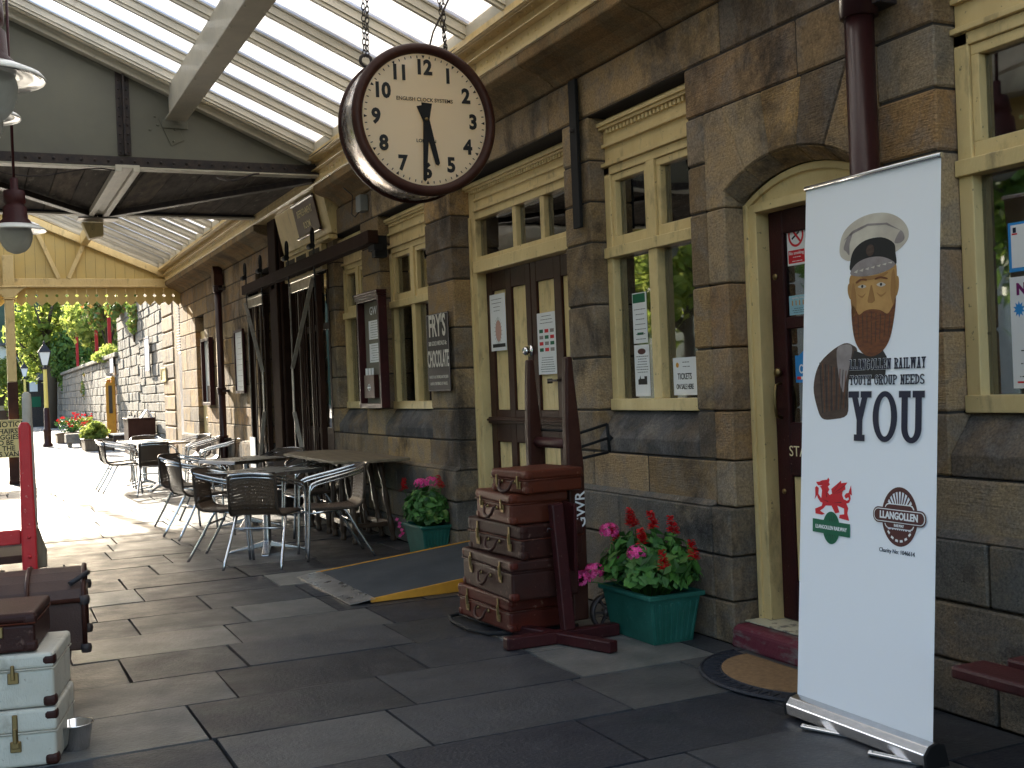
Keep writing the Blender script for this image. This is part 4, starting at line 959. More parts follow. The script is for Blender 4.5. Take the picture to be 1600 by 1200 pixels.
# red luggage barrow behind the trunk
t = thing('luggage_barrow', 'red painted wooden luggage barrow with upright handles behind the trunk', 'barrow', (-.1, 6.35, 0))
for x in (.225, -.62):
    f = MB(); f.prism([(-.036, 0), (.036, 0), (.036, .72), (.030, 1.02), (.030, 1.26), (.018, 1.285), (-.018, 1.285), (-.030, 1.26), (-.030, 1.02), (-.036, .72)], (x, 6.30, 0), (1,0,.0), (0,0,1), (0, .05, 0)); f.build('upright', m_redpaint, t, bevel=.010, seg=2)
f = MB(); f.box(-.62, .19, 6.352, 6.39, .66, .735); f.build('cross_bar', m_redpaint, t, bevel=.006)
f = MB(); f.box(-.6, .30, 6.40, 7.3, .56, .60); f.build('deck', m_brown, t, bevel=.004)
f = MB(); f.prism([(.0, .53), (.055, .53), (.055, .62), (.02, .74), (-.005, .74)], (.255, 6.36, 0), (1,0,0), (0,0,1), (0, .9, 0)); f.build('side_rail', m_wood, t, bevel=.006)
f = MB(); f.box(.225, .275, 6.42, 6.48, .0, .53); f.build('prop_leg', m_signyellow, t, bevel=.006)
for x in (-.5, .1):
    f = MB(); Mw = Matrix.Rotation(PI/2, 4, 'Y'); f.lathe([(.20, -.02), (.22, -.02), (.22, .02), (.20, .02), (.20, -.02)], (x, 7.1, .22), 24, M=Mw)
    for k in range(5): a = 2*PI*k/5; f.bar((x, 7.1, .22), (x, 7.1+.2*math.cos(a), .22+.2*math.sin(a)), .02, .02)
    f.build('wheel', m_iron, t)
f = MB()
for zz in (.735,): f.lathe([(.010, 0), (.010, .008), (0, .011)], (.225, 6.30, .60), 10, M=Matrix.Rotation(PI/2, 4, 'X')); f.lathe([(.009, 0), (.009, .007), (0, .01)], (.225, 6.30, .70), 10, M=Matrix.Rotation(PI/2, 4, 'X'))
f.build('bolt', m_redpaint, t)
t = thing('sack_barrow', 'pale grey wooden barrow handle standing behind the red barrow', 'barrow', (0, 6.9, 0))
for x in (.262, -.3):
    f = MB(); f.tube([(x, 6.9, 0), (x, 6.9, .9), (x-.0, 6.9, 1.05), (x, 6.9, 1.38), (x, 6.9, 1.43), (x, 6.9, 1.445)], [.034, .034, .03, .026, .024, .01], 12); f.build('handle', m_greypaint, t)
f = MB(); f.bar((-.3, 6.9, .6), (.262, 6.9, .6), .05, .03); f.build('cross_bar', m_greypaint, t)
t = thing('metal_bowl', 'small shiny steel dog bowl on the flagstones beside the white suitcases', 'bowl', (.315, 4.87, 0))
f = MB(); f.lathe([(0, .003), (.048, .003), (.050, 0), (.052, .003), (.066, .098), (.072, .100), (.072, .103), (.063, .102), (.048, .012), (0, .010)], (.315, 4.87, 0), 36); f.build('bowl', m_chrome, t)

# ================================================================ upright sack truck with GWR lettering
t = thing('sack_truck', 'tall dark wooden sack truck lettered GWR, standing upright behind the suitcase stack', 'sack truck', (3.0, 5.85, 0))
for i, y in enumerate((5.62, 6.10)):
    f = MB(); f.prism([(-.03, .05), (.07, .05), (.075, .9), (.055, 1.18), (.035, 1.40), (.028, 1.52), (-.012, 1.52), (-.02, 1.40), (-.03, 1.12)], (2.99, y-.03, 0), (1,0,0), (0,0,1), (0, .055, 0))
    f.build('side_rail', m_brown, t, bevel=.012, seg=3)
for z in (.35, .70): f = MB(); f.bar((3.03, 5.62, z), (3.03, 6.07, z), .05, .03); f.build('cross_bar', m_maroon, t, bevel=.004)
f = MB(); f.tube([(3.02, 5.62, 1.03), (3.02, 6.07, 1.03)], .032, 10); f.build('cross_bar', m_maroon, t, bevel=.004)
f = MB()
for x in (2.62, 2.72, 2.82): f.tube([(x-.05, 6.35-.0*x, .018), (x, 5.7, .018)], .008, 6)
f.tube([(3.0, 6.2, .02), (2.62, 6.34, .018), (2.50, 6.30, .016), (2.46, 6.15, .016), (2.455, 5.9, .016), (2.50, 5.72, .016), (2.60, 5.66, .018), (3.0, 5.62, .02)], .011, 8)
f.build('toe_iron', m_black, t)
for y in (5.50, 6.2):
    f = MB(); Mw = Matrix.Rotation(PI/2, 4, 'X'); f.lathe([(.085, -.018), (.10, -.018), (.10, .018), (.085, .018), (.085, -.018)], (3.12, y, .10), 28, M=Mw); f.lathe([(0, -.02), (.025, -.02), (.025, .02), (0, .02)], (3.12, y, .10), 12, M=Mw)
    for k in range(6): a = 2*PI*k/6; f.bar((3.12, y, .10), (3.12+.09*math.cos(a), y, .10+.09*math.sin(a)), .012, .012)
    f.build('wheel', m_iron, t)
f = MB()
for y, zz in ((5.64, 1.10), (5.64, 1.02), (5.64, .96)): f.tube([(3.03, y, zz-.02), (3.25, y, zz+.03-.02*(zz < 1))], .009, 6)
f.tube([(3.25, 5.64, 1.13), (3.26, 5.64, .97)], .010, 6); f.lathe([(0, -.022), (.022, 0), (0, .022)], (3.265, 5.64, 1.05), 10)
f.tube([(3.05, 6.1, 1.10), (3.05, 5.64, 1.10)], .008, 6); f.build('leg_iron', m_black, t)
text('rail_lettering', 'GWR', .085, m_white, t, (3.03, 5.5885, .665), (0,0,1), (-1,0,0), off=.001)

# maroon board on a post with a cross foot
t = thing('sign_stand', 'maroon wooden post on a cross-shaped foot with a blank board, beside the suitcases', 'sign stand', (2.80, 5.36, 0))
bx, by = 2.80, 5.36
f = MB(); f.bar((2.44, by+.02, .035), (3.10, by+.0, .035), .065, .065); f.bar((2.62, 5.72, .034), (2.87, 5.0, .034), .062, .06); f.build('cross_foot', m_maroon, t, bevel=.008, seg=2)
f = MB(); f.bar((bx, by, .065), (bx-.03, by+.03, .735), .07, .055, up=(0,1,0)); f.build('post', m_maroon, t, bevel=.008, seg=2)
f = MB(); f.box(2.865, 2.885, 5.37, 5.80, .37, .735, mat=Matrix.Translation((2.87, 5.55, .55)) @ Matrix.Rotation(.05, 4, 'X') @ Matrix.Translation((-2.87, -5.55, -.55))); f.build('board', m_maroon, t, bevel=.004)
f = MB(); f.tube([(bx-.055, by+.02, .60), (bx-.085, by+.02, .61), (bx-.09, by+.02, .59)], .004, 6); f.build('hook', m_iron, t)

# ================================================================ door mat, ramp, bench
t = thing('door_mat', 'half-round coir door mat with black rubber lattice border at the arched door', 'door mat', (3.2, 4.22, 0))
def half(r, n, c): return [(c[0]-r*.82*math.sin(PI*k/n), c[1]-r*math.cos(PI*k/n)) for k in range(n+1)]
mc = (3.37, 4.16)
f = MB(); f.prism(half(.53, 32, mc), (0, 0, .003), (1,0,0), (0,1,0), (0, 0, .009)); f.build('rubber_border', m_rubber, t, bevel=.003)
f = MB(); f.prism([(x-.012, y) for x, y in half(.40, 28, mc)], (0, 0, .0125), (1,0,0), (0,1,0), (0, 0, .010)); f.build('coir_centre', m_coir, t, bevel=.002)
f = MB()
for k in range(26):
    a = PI*(k+.5)/26
    for s in (-1, 1):
        a2 = a+s*.045
        p0 = (mc[0]-.425*.82*math.sin(a), mc[1]-.425*math.cos(a)); p1 = (mc[0]-.505*.82*math.sin(a2), mc[1]-.505*math.cos(a2)); f.bar((*p0, .013), (*p1, .013), .009, .006)
f.tube([(x, y, .012) for x, y in half(.52, 32, mc)], .006, 6); f.tube([(x, y, .012) for x, y in half(.415, 32, mc)], .006, 6)
f.build('rubber_lattice', m_rubber, t)

t = thing('access_ramp', 'grey anti-slip ramp with yellow edges and steel lip leading up to the double door', 'ramp', (2.9, 7.75, 0))
ya, yb = 7.08, 8.40; xa, xb = 2.14, 3.66
f = MB(); f.prism([(xa+.13, .002), (xb, .002), (xb, .150), (xa+.13, .022)], (0, ya+.012, 0), (1,0,0), (0,0,1), (0, yb-ya-.024, 0)); f.build('deck', m_rampmat, t)
for y in (ya, yb-.012): f = MB(); f.prism([(xa+.13, .002), (xb, .002), (xb, .158), (xa+.13, .028)], (0, y, 0), (1,0,0), (0,0,1), (0, .0115, 0)); f.build('yellow_edge', m_yellow, t, bevel=.002)
f = MB(); f.prism([(xa-.01, .003), (xa+.16, .024), (xa+.16, .029), (xa-.01, .008)], (0, ya-.004, 0), (1,0,0), (0,0,1), (0, yb-ya+.008, 0)); rivets(f, [(xa+.08, ya+.1+.16*k, .017) for k in range(8)], .007, 'z'); f.build('steel_lip', m_steelplate, t)

t = thing('bench', 'dark maroon wooden bench end against the wall at the right edge', 'bench', (2.9, 1.6, 0))
f = MB(); f.box(2.67, 2.81, .4, 2.60, .425, .465); s1 = f.build('seat_plank', m_maroon, t, bevel=.010, seg=2)
f = MB(); f.box(2.83, 2.97, .4, 2.53, .44, .48); f.build('seat_plank', m_maroon, t, bevel=.010, seg=2)
f = MB(); f.box(2.99, 3.13, .4, 2.53, .44, .48); f.build('seat_plank', m_maroon, t, bevel=.010, seg=2)
for y in (2.28, .8):
    f = MB(); f.prism([(2.72, .424), (3.14, .424), (3.14, .0), (2.98, .0), (2.99, .12), (2.93, .22), (2.80, .30), (2.73, .36)], (0, y, 0), (1,0,0), (0,0,1), (0, .06, 0)); f.build('bracket_leg', m_maroon, t, bevel=.006)

# ================================================================ banner
UP = Vector((.14, -.01, 2.067)).normalized(); U = Vector((0, -1, 0)); U = (U-UP*U.dot(UP)).normalized(); NB = U.cross(UP)   # towards the viewer side
MBn = Matrix.Translation((2.95, 3.68, .06)) @ Matrix((U, UP, NB)).transposed().to_4x4()
bn = thing('roll_up_banner', 'tall white roll-up banner with a portrait in a peaked cap and the word YOU', 'banner', M=MBn)
def bb(f, nm, m, par=bn, **k): return f.build(nm, m, par, world=False, **k)
f = MB(); f.box(0, .716, 0, 2.065, -.0015, 0); vin = bb(f, 'vinyl_sheet', m_banner)
f = MB(); f.tube([(-.004, 2.07, 0), (.72, 2.07, 0)], .010, 12); f.tube([(.36, .03, -.05), (.36, 2.06, -.02)], .009, 8); bb(f, 'top_rail_and_pole', m_alu)
f = MB(); f.prism([(-.055, -.05), (.05, -.05), (.055, -.01), (.035, .018), (.004, .028), (-.03, .02)], (-.006, 0, 0), (0,0,1), (0,1,0), (.735, 0, 0)); bb(f, 'base_cassette', m_alu, bevel=.004, seg=2)
f = MB(); f.prism([(-.058, -.054), (.053, -.054), (.058, -.01), (.037, .021), (.004, .031), (-.033, .022)], (.7295, 0, 0), (0,0,1), (0,1,0), (.012, 0, 0)); bb(f, 'end_cap', m_black, bevel=.003); f = MB(); f.prism([(-.058, -.054), (.053, -.054), (.058, -.01), (.037, .021), (.004, .031), (-.033, .022)], (-.018, 0, 0), (0,0,1), (0,1,0), (.012, 0, 0)); bb(f, 'end_cap', m_black, bevel=.003)
for s0 in (.155, .52):
    f = MB(); f.bar((s0, -.052, .105), (s0+.19, -.052, .01), .034, .012, up=(0,1,0)); f.tube([(s0, -.052, .105), (s0+.012, -.052, .099)], .012, 8); bb(f, 'swivel_foot', m_alu, bevel=.003)
BP = {
'crown':[(0.215,1.768),(0.207,1.811),(0.227,1.861),(0.284,1.896),(0.364,1.912),(0.455,1.905),(0.526,1.874),(0.565,1.831),(0.562,1.789),(0.506,1.754),(0.496,1.783),(0.433,1.817),(0.348,1.816),(0.29,1.789),(0.269,1.747)],
'band':[(0.269,1.747),(0.29,1.789),(0.348,1.816),(0.433,1.817),(0.496,1.788),(0.506,1.749),(0.507,1.707),(0.438,1.728),(0.35,1.728),(0.273,1.707)],
'peak':[(0.273,1.707),(0.308,1.735),(0.37,1.748),(0.444,1.742),(0.506,1.711),(0.458,1.688),(0.358,1.679),(0.281,1.689)],
'face':[(0.27,1.69),(0.358,1.679),(0.458,1.688),(0.506,1.711),(0.514,1.645),(0.509,1.575),(0.494,1.505),(0.462,1.417),(0.406,1.398),(0.352,1.405),(0.313,1.448),(0.287,1.518),(0.272,1.606)],
'earL':[(0.271,1.655),(0.257,1.654),(0.257,1.624),(0.272,1.598)],
'earR':[(0.51,1.659),(0.523,1.658),(0.524,1.62),(0.512,1.593)],
'browL':[(0.302,1.662),(0.327,1.672),(0.358,1.668),(0.358,1.662),(0.33,1.665),(0.306,1.656)],
'browR':[(0.405,1.667),(0.432,1.671),(0.465,1.663),(0.465,1.657),(0.432,1.664),(0.405,1.661)],
'eyeL':[(0.313,1.642),(0.337,1.649),(0.358,1.640),(0.338,1.635)],
'eyeR':[(0.412,1.642),(0.436,1.649),(0.459,1.638),(0.436,1.632)],
'nose':[(0.382,1.643),(0.388,1.642),(0.405,1.583),(0.39,1.575),(0.37,1.577),(0.366,1.585)],
'beard':[(0.279,1.575),(0.30,1.56),(0.32,1.535),(0.35,1.548),(0.387,1.552),(0.434,1.545),(0.47,1.53),(0.495,1.555),(0.511,1.585),(0.505,1.52),(0.485,1.44),(0.45,1.395),(0.40,1.375),(0.349,1.385),(0.305,1.43),(0.284,1.50)],
'mouth':[(0.363,1.510),(0.391,1.505),(0.424,1.510),(0.391,1.517)],
'collar':[(0.30,1.40),(0.349,1.385),(0.40,1.375),(0.45,1.395),(0.47,1.37),(0.462,1.29),(0.27,1.29),(0.282,1.36)],
'coat':[(0.067,1.26),(0.093,1.346),(0.163,1.40),(0.242,1.43),(0.29,1.42),(0.313,1.40),(0.30,1.35),(0.27,1.29),(0.268,1.228),(0.262,1.154),(0.183,1.136),(0.123,1.138),(0.092,1.178)],
'lapel':[(0.20,1.405),(0.242,1.425),(0.285,1.415),(0.275,1.35),(0.255,1.29),(0.24,1.24),(0.215,1.30)],
'piping':[(0.145,1.37),(0.154,1.299),(0.166,1.234),(0.19,1.19),(0.17,1.246),(0.161,1.299)],
'dragon':[(0.092,0.886),(0.111,0.888),(0.126,0.894),(0.157,0.899),(0.162,0.907),(0.17,0.899),(0.166,0.888),(0.173,0.881),(0.161,0.872),(0.17,0.861),(0.161,0.849),(0.172,0.84),(0.186,0.846),(0.181,0.864),(0.204,0.879),(0.236,0.9),(0.236,0.89),(0.271,0.895),(0.258,0.881),(0.261,0.868),(0.245,0.86),(0.243,0.845),(0.251,0.83),(0.27,0.825),(0.282,0.831),(0.278,0.839),(0.264,0.833),(0.256,0.842),(0.264,0.853),(0.278,0.856),(0.291,0.885),(0.297,0.847),(0.286,0.852),(0.29,0.834),(0.283,0.819),(0.267,0.814),(0.278,0.796),(0.273,0.777),(0.284,0.75),(0.255,0.752),(0.228,0.755),(0.231,0.768),(0.256,0.772),(0.255,0.794),(0.217,0.802),(0.229,0.777),(0.206,0.771),(0.184,0.799),(0.151,0.797),(0.134,0.783),(0.118,0.774),(0.146,0.764),(0.129,0.759),(0.092,0.761),(0.089,0.78),(0.128,0.794),(0.132,0.806),(0.119,0.809),(0.104,0.823),(0.099,0.834),(0.085,0.817),(0.089,0.833),(0.087,0.863),(0.095,0.87),(0.108,0.863),(0.106,0.84),(0.124,0.823),(0.128,0.855),(0.121,0.866),(0.111,0.867),(0.129,0.874),(0.104,0.873)],
'gband':[(0.078,0.741),(0.291,0.737),(0.292,0.686),(0.079,0.689)]}
def smp(P, n=4):
    N = len(P); out = []
    for i in range(N):
        p0, p1, p2, p3 = [Vector(P[(i+j) % N]) for j in (-1, 0, 1, 2)]
        for k in range(n):
            u = k/n; q = .5*((2*p1)+(-p0+p2)*u+(2*p0-5*p1+4*p2-p3)*u*u+(-p0+3*p1-3*p2+p3)*u**3); out.append((q.x, q.y))
    return out
for k_ in ('crown', 'band', 'peak', 'face', 'earL', 'earR', 'browL', 'browR', 'eyeL', 'eyeR', 'beard', 'mouth', 'coat', 'lapel'): BP[k_] = smp(BP[k_])
def fl(keys, z, f=None, mi=0, sc_=1):
    f = f or MB()
    for k in keys: f.prism(BP[k] if isinstance(k, str) else k, (0, 0, z), (1,0,0), (0,1,0), (0, 0, .0006), mi)
    return f
def disc(cx, cy_, r, n=40, rx=None): return [(cx+(rx or r)*math.cos(2*PI*k/n), cy_+r*math.sin(2*PI*k/n)) for k in range(n)]
f = fl(['crown'], .0005, mi=0); fl(['band', 'collar'], .0012, f, 1); fl(['coat'], .0005, f, 2); fl(['lapel'], .0012, f, 3); 
fl(['face', 'earL', 'earR'], .0006, f, 4); fl(['beard'], .0013, f, 5); fl(['browL', 'browR', 'mouth'], .002, f, 5); fl(['eyeL', 'eyeR'], .0019, f, 0); fl(['nose'], .0019, f, 6)
fl(['peak'], .0019, f, 3); fl([disc(.337, 1.642, .006, 12), disc(.436, 1.641, .006, 12)], .0026, f, 1); fl([disc(.376, 1.775, .022, 16)], .0019, f, 2)
for q_ in ([(.285,1.66),(.30,1.62),(.305,1.56),(.29,1.53),(.276,1.60)], [(.50,1.69),(.508,1.64),(.503,1.56),(.485,1.60),(.488,1.67)], [(.31,1.615),(.335,1.605),(.355,1.615),(.335,1.598)], [(.412,1.613),(.436,1.602),(.462,1.612),(.436,1.594)], [(.33,1.682),(.40,1.676),(.47,1.684),(.44,1.668),(.36,1.664)]): fl([smp(q_)], .0013, f, 6)
for q_ in ([(.23,1.80),(.25,1.84),(.28,1.86),(.262,1.81),(.262,1.77),(.245,1.785)], [(.50,1.79),(.53,1.83),(.55,1.80),(.53,1.785)]): fl([smp(q_)], .0012, f, 3)
for k in range(11): fl([[(.10+.017*k, 1.36-.004*k), (.104+.017*k, 1.36-.004*k), (.125+.013*k, 1.16+.002*k), (.122+.013*k, 1.16+.002*k)]], .00125+.00001*k, f, 5 if k % 2 else 1)
for k in range(7): fl([[(.29+.03*k, 1.70+.003*k), (.312+.03*k, 1.708+.002*k), (.308+.03*k, 1.695+.003*k)]], .0026, f, 0)
fl([[(.23, 1.83), (.28, 1.862), (.36, 1.878), (.46, 1.868), (.53, 1.83), (.455, 1.861), (.36, 1.870), (.285, 1.852)]], .0012, f, 3)
for k in range(9): x_ = .29+.024*k; fl([[(x_, 1.54-.004*abs(k-4)), (x_+.003, 1.54-.004*abs(k-4)), (x_+.012-.003*k*.7, 1.42+.008*abs(k-4)), (x_+.010-.003*k*.7, 1.42+.008*abs(k-4))]], .002, f, 2)
f.build('portrait_print', [m_capw, m_black2, m_coat, m_capgrey, m_skin, m_beard, M('printed_shadow_tan', (.30,.15,.05), .55)], vin, world=False)
def btext(s, x, y, size, mat, sx=1, off=0, align='LEFT', dz=.002, rot=0, nm='banner_lettering'):
    Mw = WM(vin); O = Mw @ Vector((x, y, dz)); xd = Mw.to_3x3() @ Vector((1, 0, 0)); yd = Mw.to_3x3() @ Vector((0, 1, 0))
    return text(nm, s, size, mat, vin, O, xd, yd, align, sx, off)
def slab_glyph(ch, w, hgt, st, sf):
    """slab serif glyph outlines as polygons; st = stem width, sf = serif height"""
    def bar(x0, y0, x1, y1): return [(x0, y0), (x1, y0), (x1, y1), (x0, y1)]
    P = []; o = st*.45; H = hgt
    def stem(x, y0=0, y1=H): P.append(bar(x, y0, x+st, y1))
    def serif(x, y, ww=None): P.append(bar(x-o, y, x+(ww or st)+o, y+sf))
    def diag(x0, y0, x1, y1, t=st): P.append([(x0, y0), (x0+t, y0), (x1+t, y1), (x1, y1)])
    def ring(cx, cy_, rx, ry, t, a0, a1, n=18):
        q = [(cx+rx*math.cos(a0+(a1-a0)*k/n), cy_+ry*math.sin(a0+(a1-a0)*k/n)) for k in range(n+1)]
        q += [(cx+(rx-t)*math.cos(a1-(a1-a0)*k/n), cy_+(ry-sf*.85)*math.sin(a1-(a1-a0)*k/n)) for k in range(n+1)]; P.append(q)
    if ch == 'L': stem(o); serif(o, H-sf); P.append(bar(0, 0, w, sf)); P.append(bar(w-st*.6, 0, w, sf*2.4))
    elif ch == 'I': stem(w/2-st/2); serif(w/2-st/2, H-sf); serif(w/2-st/2, 0)
    elif ch in 'ND' or ch in 'EPRHU' or ch == 'T':
        if ch == 'N': stem(o, 0, H); stem(w-o-st, 0, H); diag(o, H, w-o-st, 0); serif(o, 0); serif(o, H-sf, st*.7); serif(w-o-st, H-sf)
        if ch == 'H': stem(o); stem(w-o-st); P.append(bar(o, H/2-sf/2, w-o, H/2+sf/2)); [serif(x, y) for x in (o, w-o-st) for y in (0, H-sf)]
        if ch == 'E': stem(o); [P.append(bar(0, y, w, y+sf)) for y in (0, H-sf)]; P.append(bar(o, H/2-sf/2, w*.75, H/2+sf/2)); P.append(bar(w-st*.6, 0, w, sf*2.2)); P.append(bar(w-st*.6, H-sf*2.2, w, H))
        if ch in 'DPR':
            stem(o); serif(o, 0); serif(o, H-sf)
            if ch == 'D': ring(o+st*.5, H/2, w-o-st*.5, H/2, st, -PI/2, PI/2)
            else:
                ring(o+st*.6, H*.72, w-o-st*.7, H*.28, st, -PI/2, PI/2)
                if ch == 'R': diag(w-st-o*.6, 0, w*.45, H*.46); serif(w-st-o*.6, 0)
        if ch == 'U': ring(w/2, H*.30, w/2-o, H*.30, st, PI, 2*PI); stem(o, H*.29, H); stem(w-o-st, H*.29, H); serif(o, H-sf); serif(w-o-st, H-sf)
        if ch == 'T': stem(w/2-st/2); serif(w/2-st/2, 0); P.append(bar(0, H-sf, w, H)); P.append(bar(0, H-sf*2.3, st*.6, H)); P.append(bar(w-st*.6, H-sf*2.3, w, H))
    elif ch in 'OG':
        if ch == 'O': ring(w/2, H/2, w/2, H/2, st, 0, 2*PI, 40)
        else: ring(w/2, H/2, w/2, H/2, st, .75, 2*PI-.35, 30); P.append(bar(w*.55, H*.42, w, H*.42+sf)); P.append(bar(w-st, H*.12, w, H*.45))
    elif ch == 'Y': stem(w/2-st/2, 0, H*.45); diag(w/2-st/2, H*.42, o, H); diag(w/2-st/2, H*.42, w-o-st, H); serif(w/2-st/2, 0); serif(o, H-sf); serif(w-o-st, H-sf)
    elif ch == 'A': diag(o, 0, w/2-st/2, H); diag(w-o-st, 0, w/2-st/2, H); P.append(bar(w*.25, H*.3, w*.75, H*.3+sf*.8)); serif(o, 0); serif(w-o-st, 0); serif(w/2-st*.6, H-sf)
    elif ch == 'W': diag(w*.25-st/2, 0, o, H); diag(w*.25-st/2, 0, w/2-st/2, H); diag(w*.75-st/2, 0, w/2-st/2, H); diag(w*.75-st/2, 0, w-o-st, H); serif(o, H-sf); serif(w-o-st, H-sf)
    elif ch == 'S': ring(w/2, H*.74, w/2, H*.26, st, .3, PI*1.5, 16); ring(w/2, H*.26, w/2, H*.26, st, -PI*.5, PI*.5, 12); ring(w/2, H*.26, w/2, H*.26, st, PI+.3, PI*1.5, 8); P.append([(w*.3, H*.47), (w*.6, H*.47), (w*.6, H*.54), (w*.3, H*.54)])
    return P
def slab_text(s, x0, x1, y0, hgt, st, sf, mat, nm, outline=None, gap=.10):
    n = len(s); cw = (x1-x0)/n; f = MB(); lay = 0
    W_ = {'I': .6, 'W': 1.35, ' ': .6, 'L': .95}; tot = sum(W_.get(c, 1) for c in s); x = x0; u_ = (x1-x0)/tot
    for c in s:
        w_ = W_.get(c, 1)*u_
        if c != ' ':
            for i, p in enumerate(slab_glyph(c, w_*(1-gap), hgt, st, sf)):
                q = [(a+x, b+y0) for a, b in p]
                f.prism(q, (0, 0, .0030+.00006*i), (1,0,0), (0,1,0), (0, 0, .0008), 0)
                if outline:
                    cxm = sum(a for a, b in q)/len(q)
                    gx, gy = outline
                    for dx, dy in ((gx, gy), (-gx, gy), (gx, -gy), (-gx, -gy)):
                        f.prism([(a+dx, b+dy) for a, b in q], (0, 0, .0022+.00003*i+.000007*((dx > 0)*2+(dy > 0))), (1,0,0), (0,1,0), (0, 0, .0002), 1)
        x += w_
    return f.build(nm, [mat, m_white], vin, world=False)
slab_text('LLANGOLLEN RAILWAY', .275, .665, 1.325, .040, .0052, .005, m_ink, 'banner_lettering', (.0012, .0012))
slab_text('YOUTH GROUP NEEDS', .277, .660, 1.268, .036, .0052, .005, m_ink, 'banner_lettering', (.0012, .0012))
slab_text('YOU', .272, .668, 1.056, .188, .030, .024, m_ink, 'banner_lettering', (.003, .003), .06)
# red dragon crest with green railway totem
f = fl(['dragon'], .0008, mi=0)
for q in ([(.188,.845),(.226,.891),(.228,.890)], [(.191,.844),(.258,.884),(.259,.882)], [(.193,.843),(.251,.862),(.25,.86)], [(.13,.82),(.165,.812),(.165,.815)], [(.19,.81),(.24,.815),(.24,.818)], [(.15,.86),(.155,.83),(.158,.83)], [(.11,.882),(.13,.884),(.13,.882)]): fl([q], .0016, f, 1)
f.build('red_dragon_crest', [m_print_red, m_black2], vin, world=False)
f = fl([disc(.185, .713, .063, 40, .048)], .0018, mi=0); fl(['gband'], .0026, f, 0)
for k in range(16):
    a = 2*PI*k/16; c0, s0_ = math.cos(a), math.sin(a); fl([[(.185+.02*c0-.0008*s0_, .713+.026*s0_+.0008*c0), (.185+.044*c0, .713+.058*s0_), (.185+.02*c0+.0008*s0_, .713+.026*s0_-.0008*c0)]], .00242, f, 1)
f.build('green_totem_emblem', [m_print_green, m_black2], vin, world=False)
btext('LLANGOLLEN RAILWAY', .185, .712, .0205, m_white, .80, .0004, 'CENTER', .0036)
# brown wheel emblem
f = MB(); cx, c2, ro, rx = .545, .789, .107, .088
def annulus(cx, cy_, r0, x0, r1, x1, n=48): return [(cx+x0*math.cos(2*PI*k/n), cy_+r0*math.sin(2*PI*k/n)) for k in range(n+1)]+[(cx+x1*math.cos(-2*PI*k/n), cy_+r1*math.sin(-2*PI*k/n)) for k in range(n+1)]
fl([annulus(cx, c2, ro, rx, ro*.85, rx*.82)], .0006, f, 0)
for k in range(28):
    a = 2*PI*(k+.5)/28; c0, s0_ = math.cos(a), math.sin(a); w_ = .0022
    fl([[(cx+.03*c0-w_*s0_, c2+.03*s0_+w_*c0), (cx+rx*.84*c0-w_*1.3*s0_, c2+ro*.86*s0_+w_*1.3*c0), (cx+rx*.84*c0+w_*1.3*s0_, c2+ro*.86*s0_-w_*1.3*c0), (cx+.03*c0+w_*s0_, c2+.03*s0_-w_*c0)]], .0006, f, 0)
def rbar(x0, x1, y0, y1, r, n=8):
    q = []
    for (ax, ay, a0_) in ((x1-r, y1-r, 0), (x0+r, y1-r, PI/2), (x0+r, y0+r, PI), (x1-r, y0+r, 1.5*PI)):
        for k in range(n+1): a = a0_+PI/2*k/n; q.append((ax+r*math.cos(a), ay+r*math.sin(a)))
    return q
fl([[(cx+rx*.84*math.cos(a_), c2+ro*.86*math.sin(a_)) for a_ in [PI*1.18+PI*.64*k/14 for k in range(15)]]], .0010, f, 0)
for k in range(6):
    a = PI*1.24+PI*.52*k/5; c0, s0_ = math.cos(a), math.sin(a); fl([[(cx+rx*.84*c0-.007*s0_, c2+ro*.86*s0_+.007*c0), (cx+rx*.84*c0+.007*s0_, c2+ro*.86*s0_-.007*c0), (cx+rx*.76*c0+.006*s0_, c2+ro*.78*s0_-.006*c0), (cx+rx*.76*c0-.006*s0_, c2+ro*.78*s0_+.006*c0)]], .0018, f, 1)
fl([rbar(cx-.073, cx+.073, c2-.046, c2+.046, .022)], .0018, f, 1); fl([rbar(cx-.069, cx+.069, c2-.042, c2+.042, .020)], .0026, f, 0)
fl([rbar(cx-.131, cx+.131, c2-.028, c2+.030, .028)], .0034, f, 0); fl([rbar(cx-.126, cx+.126, c2-.023, c2+.025, .023)], .0042, f, 1); fl([rbar(cx-.122, cx+.122, c2-.020, c2+.022, .020)], .0050, f, 0)
f.build('brown_wheel_emblem', [m_print_brown, m_white], vin, world=False)
btext('LLANGOLLEN', cx, c2+.001, .036, m_white, .84, .0012, 'CENTER', .0062); btext('RAILWAY', cx, c2-.033, .014, m_white, .8, .0004, 'CENTER', .0036)
btext('Charity No: 1046614', .445, .661, .022, m_ink, .93, 0, 'LEFT', .001)

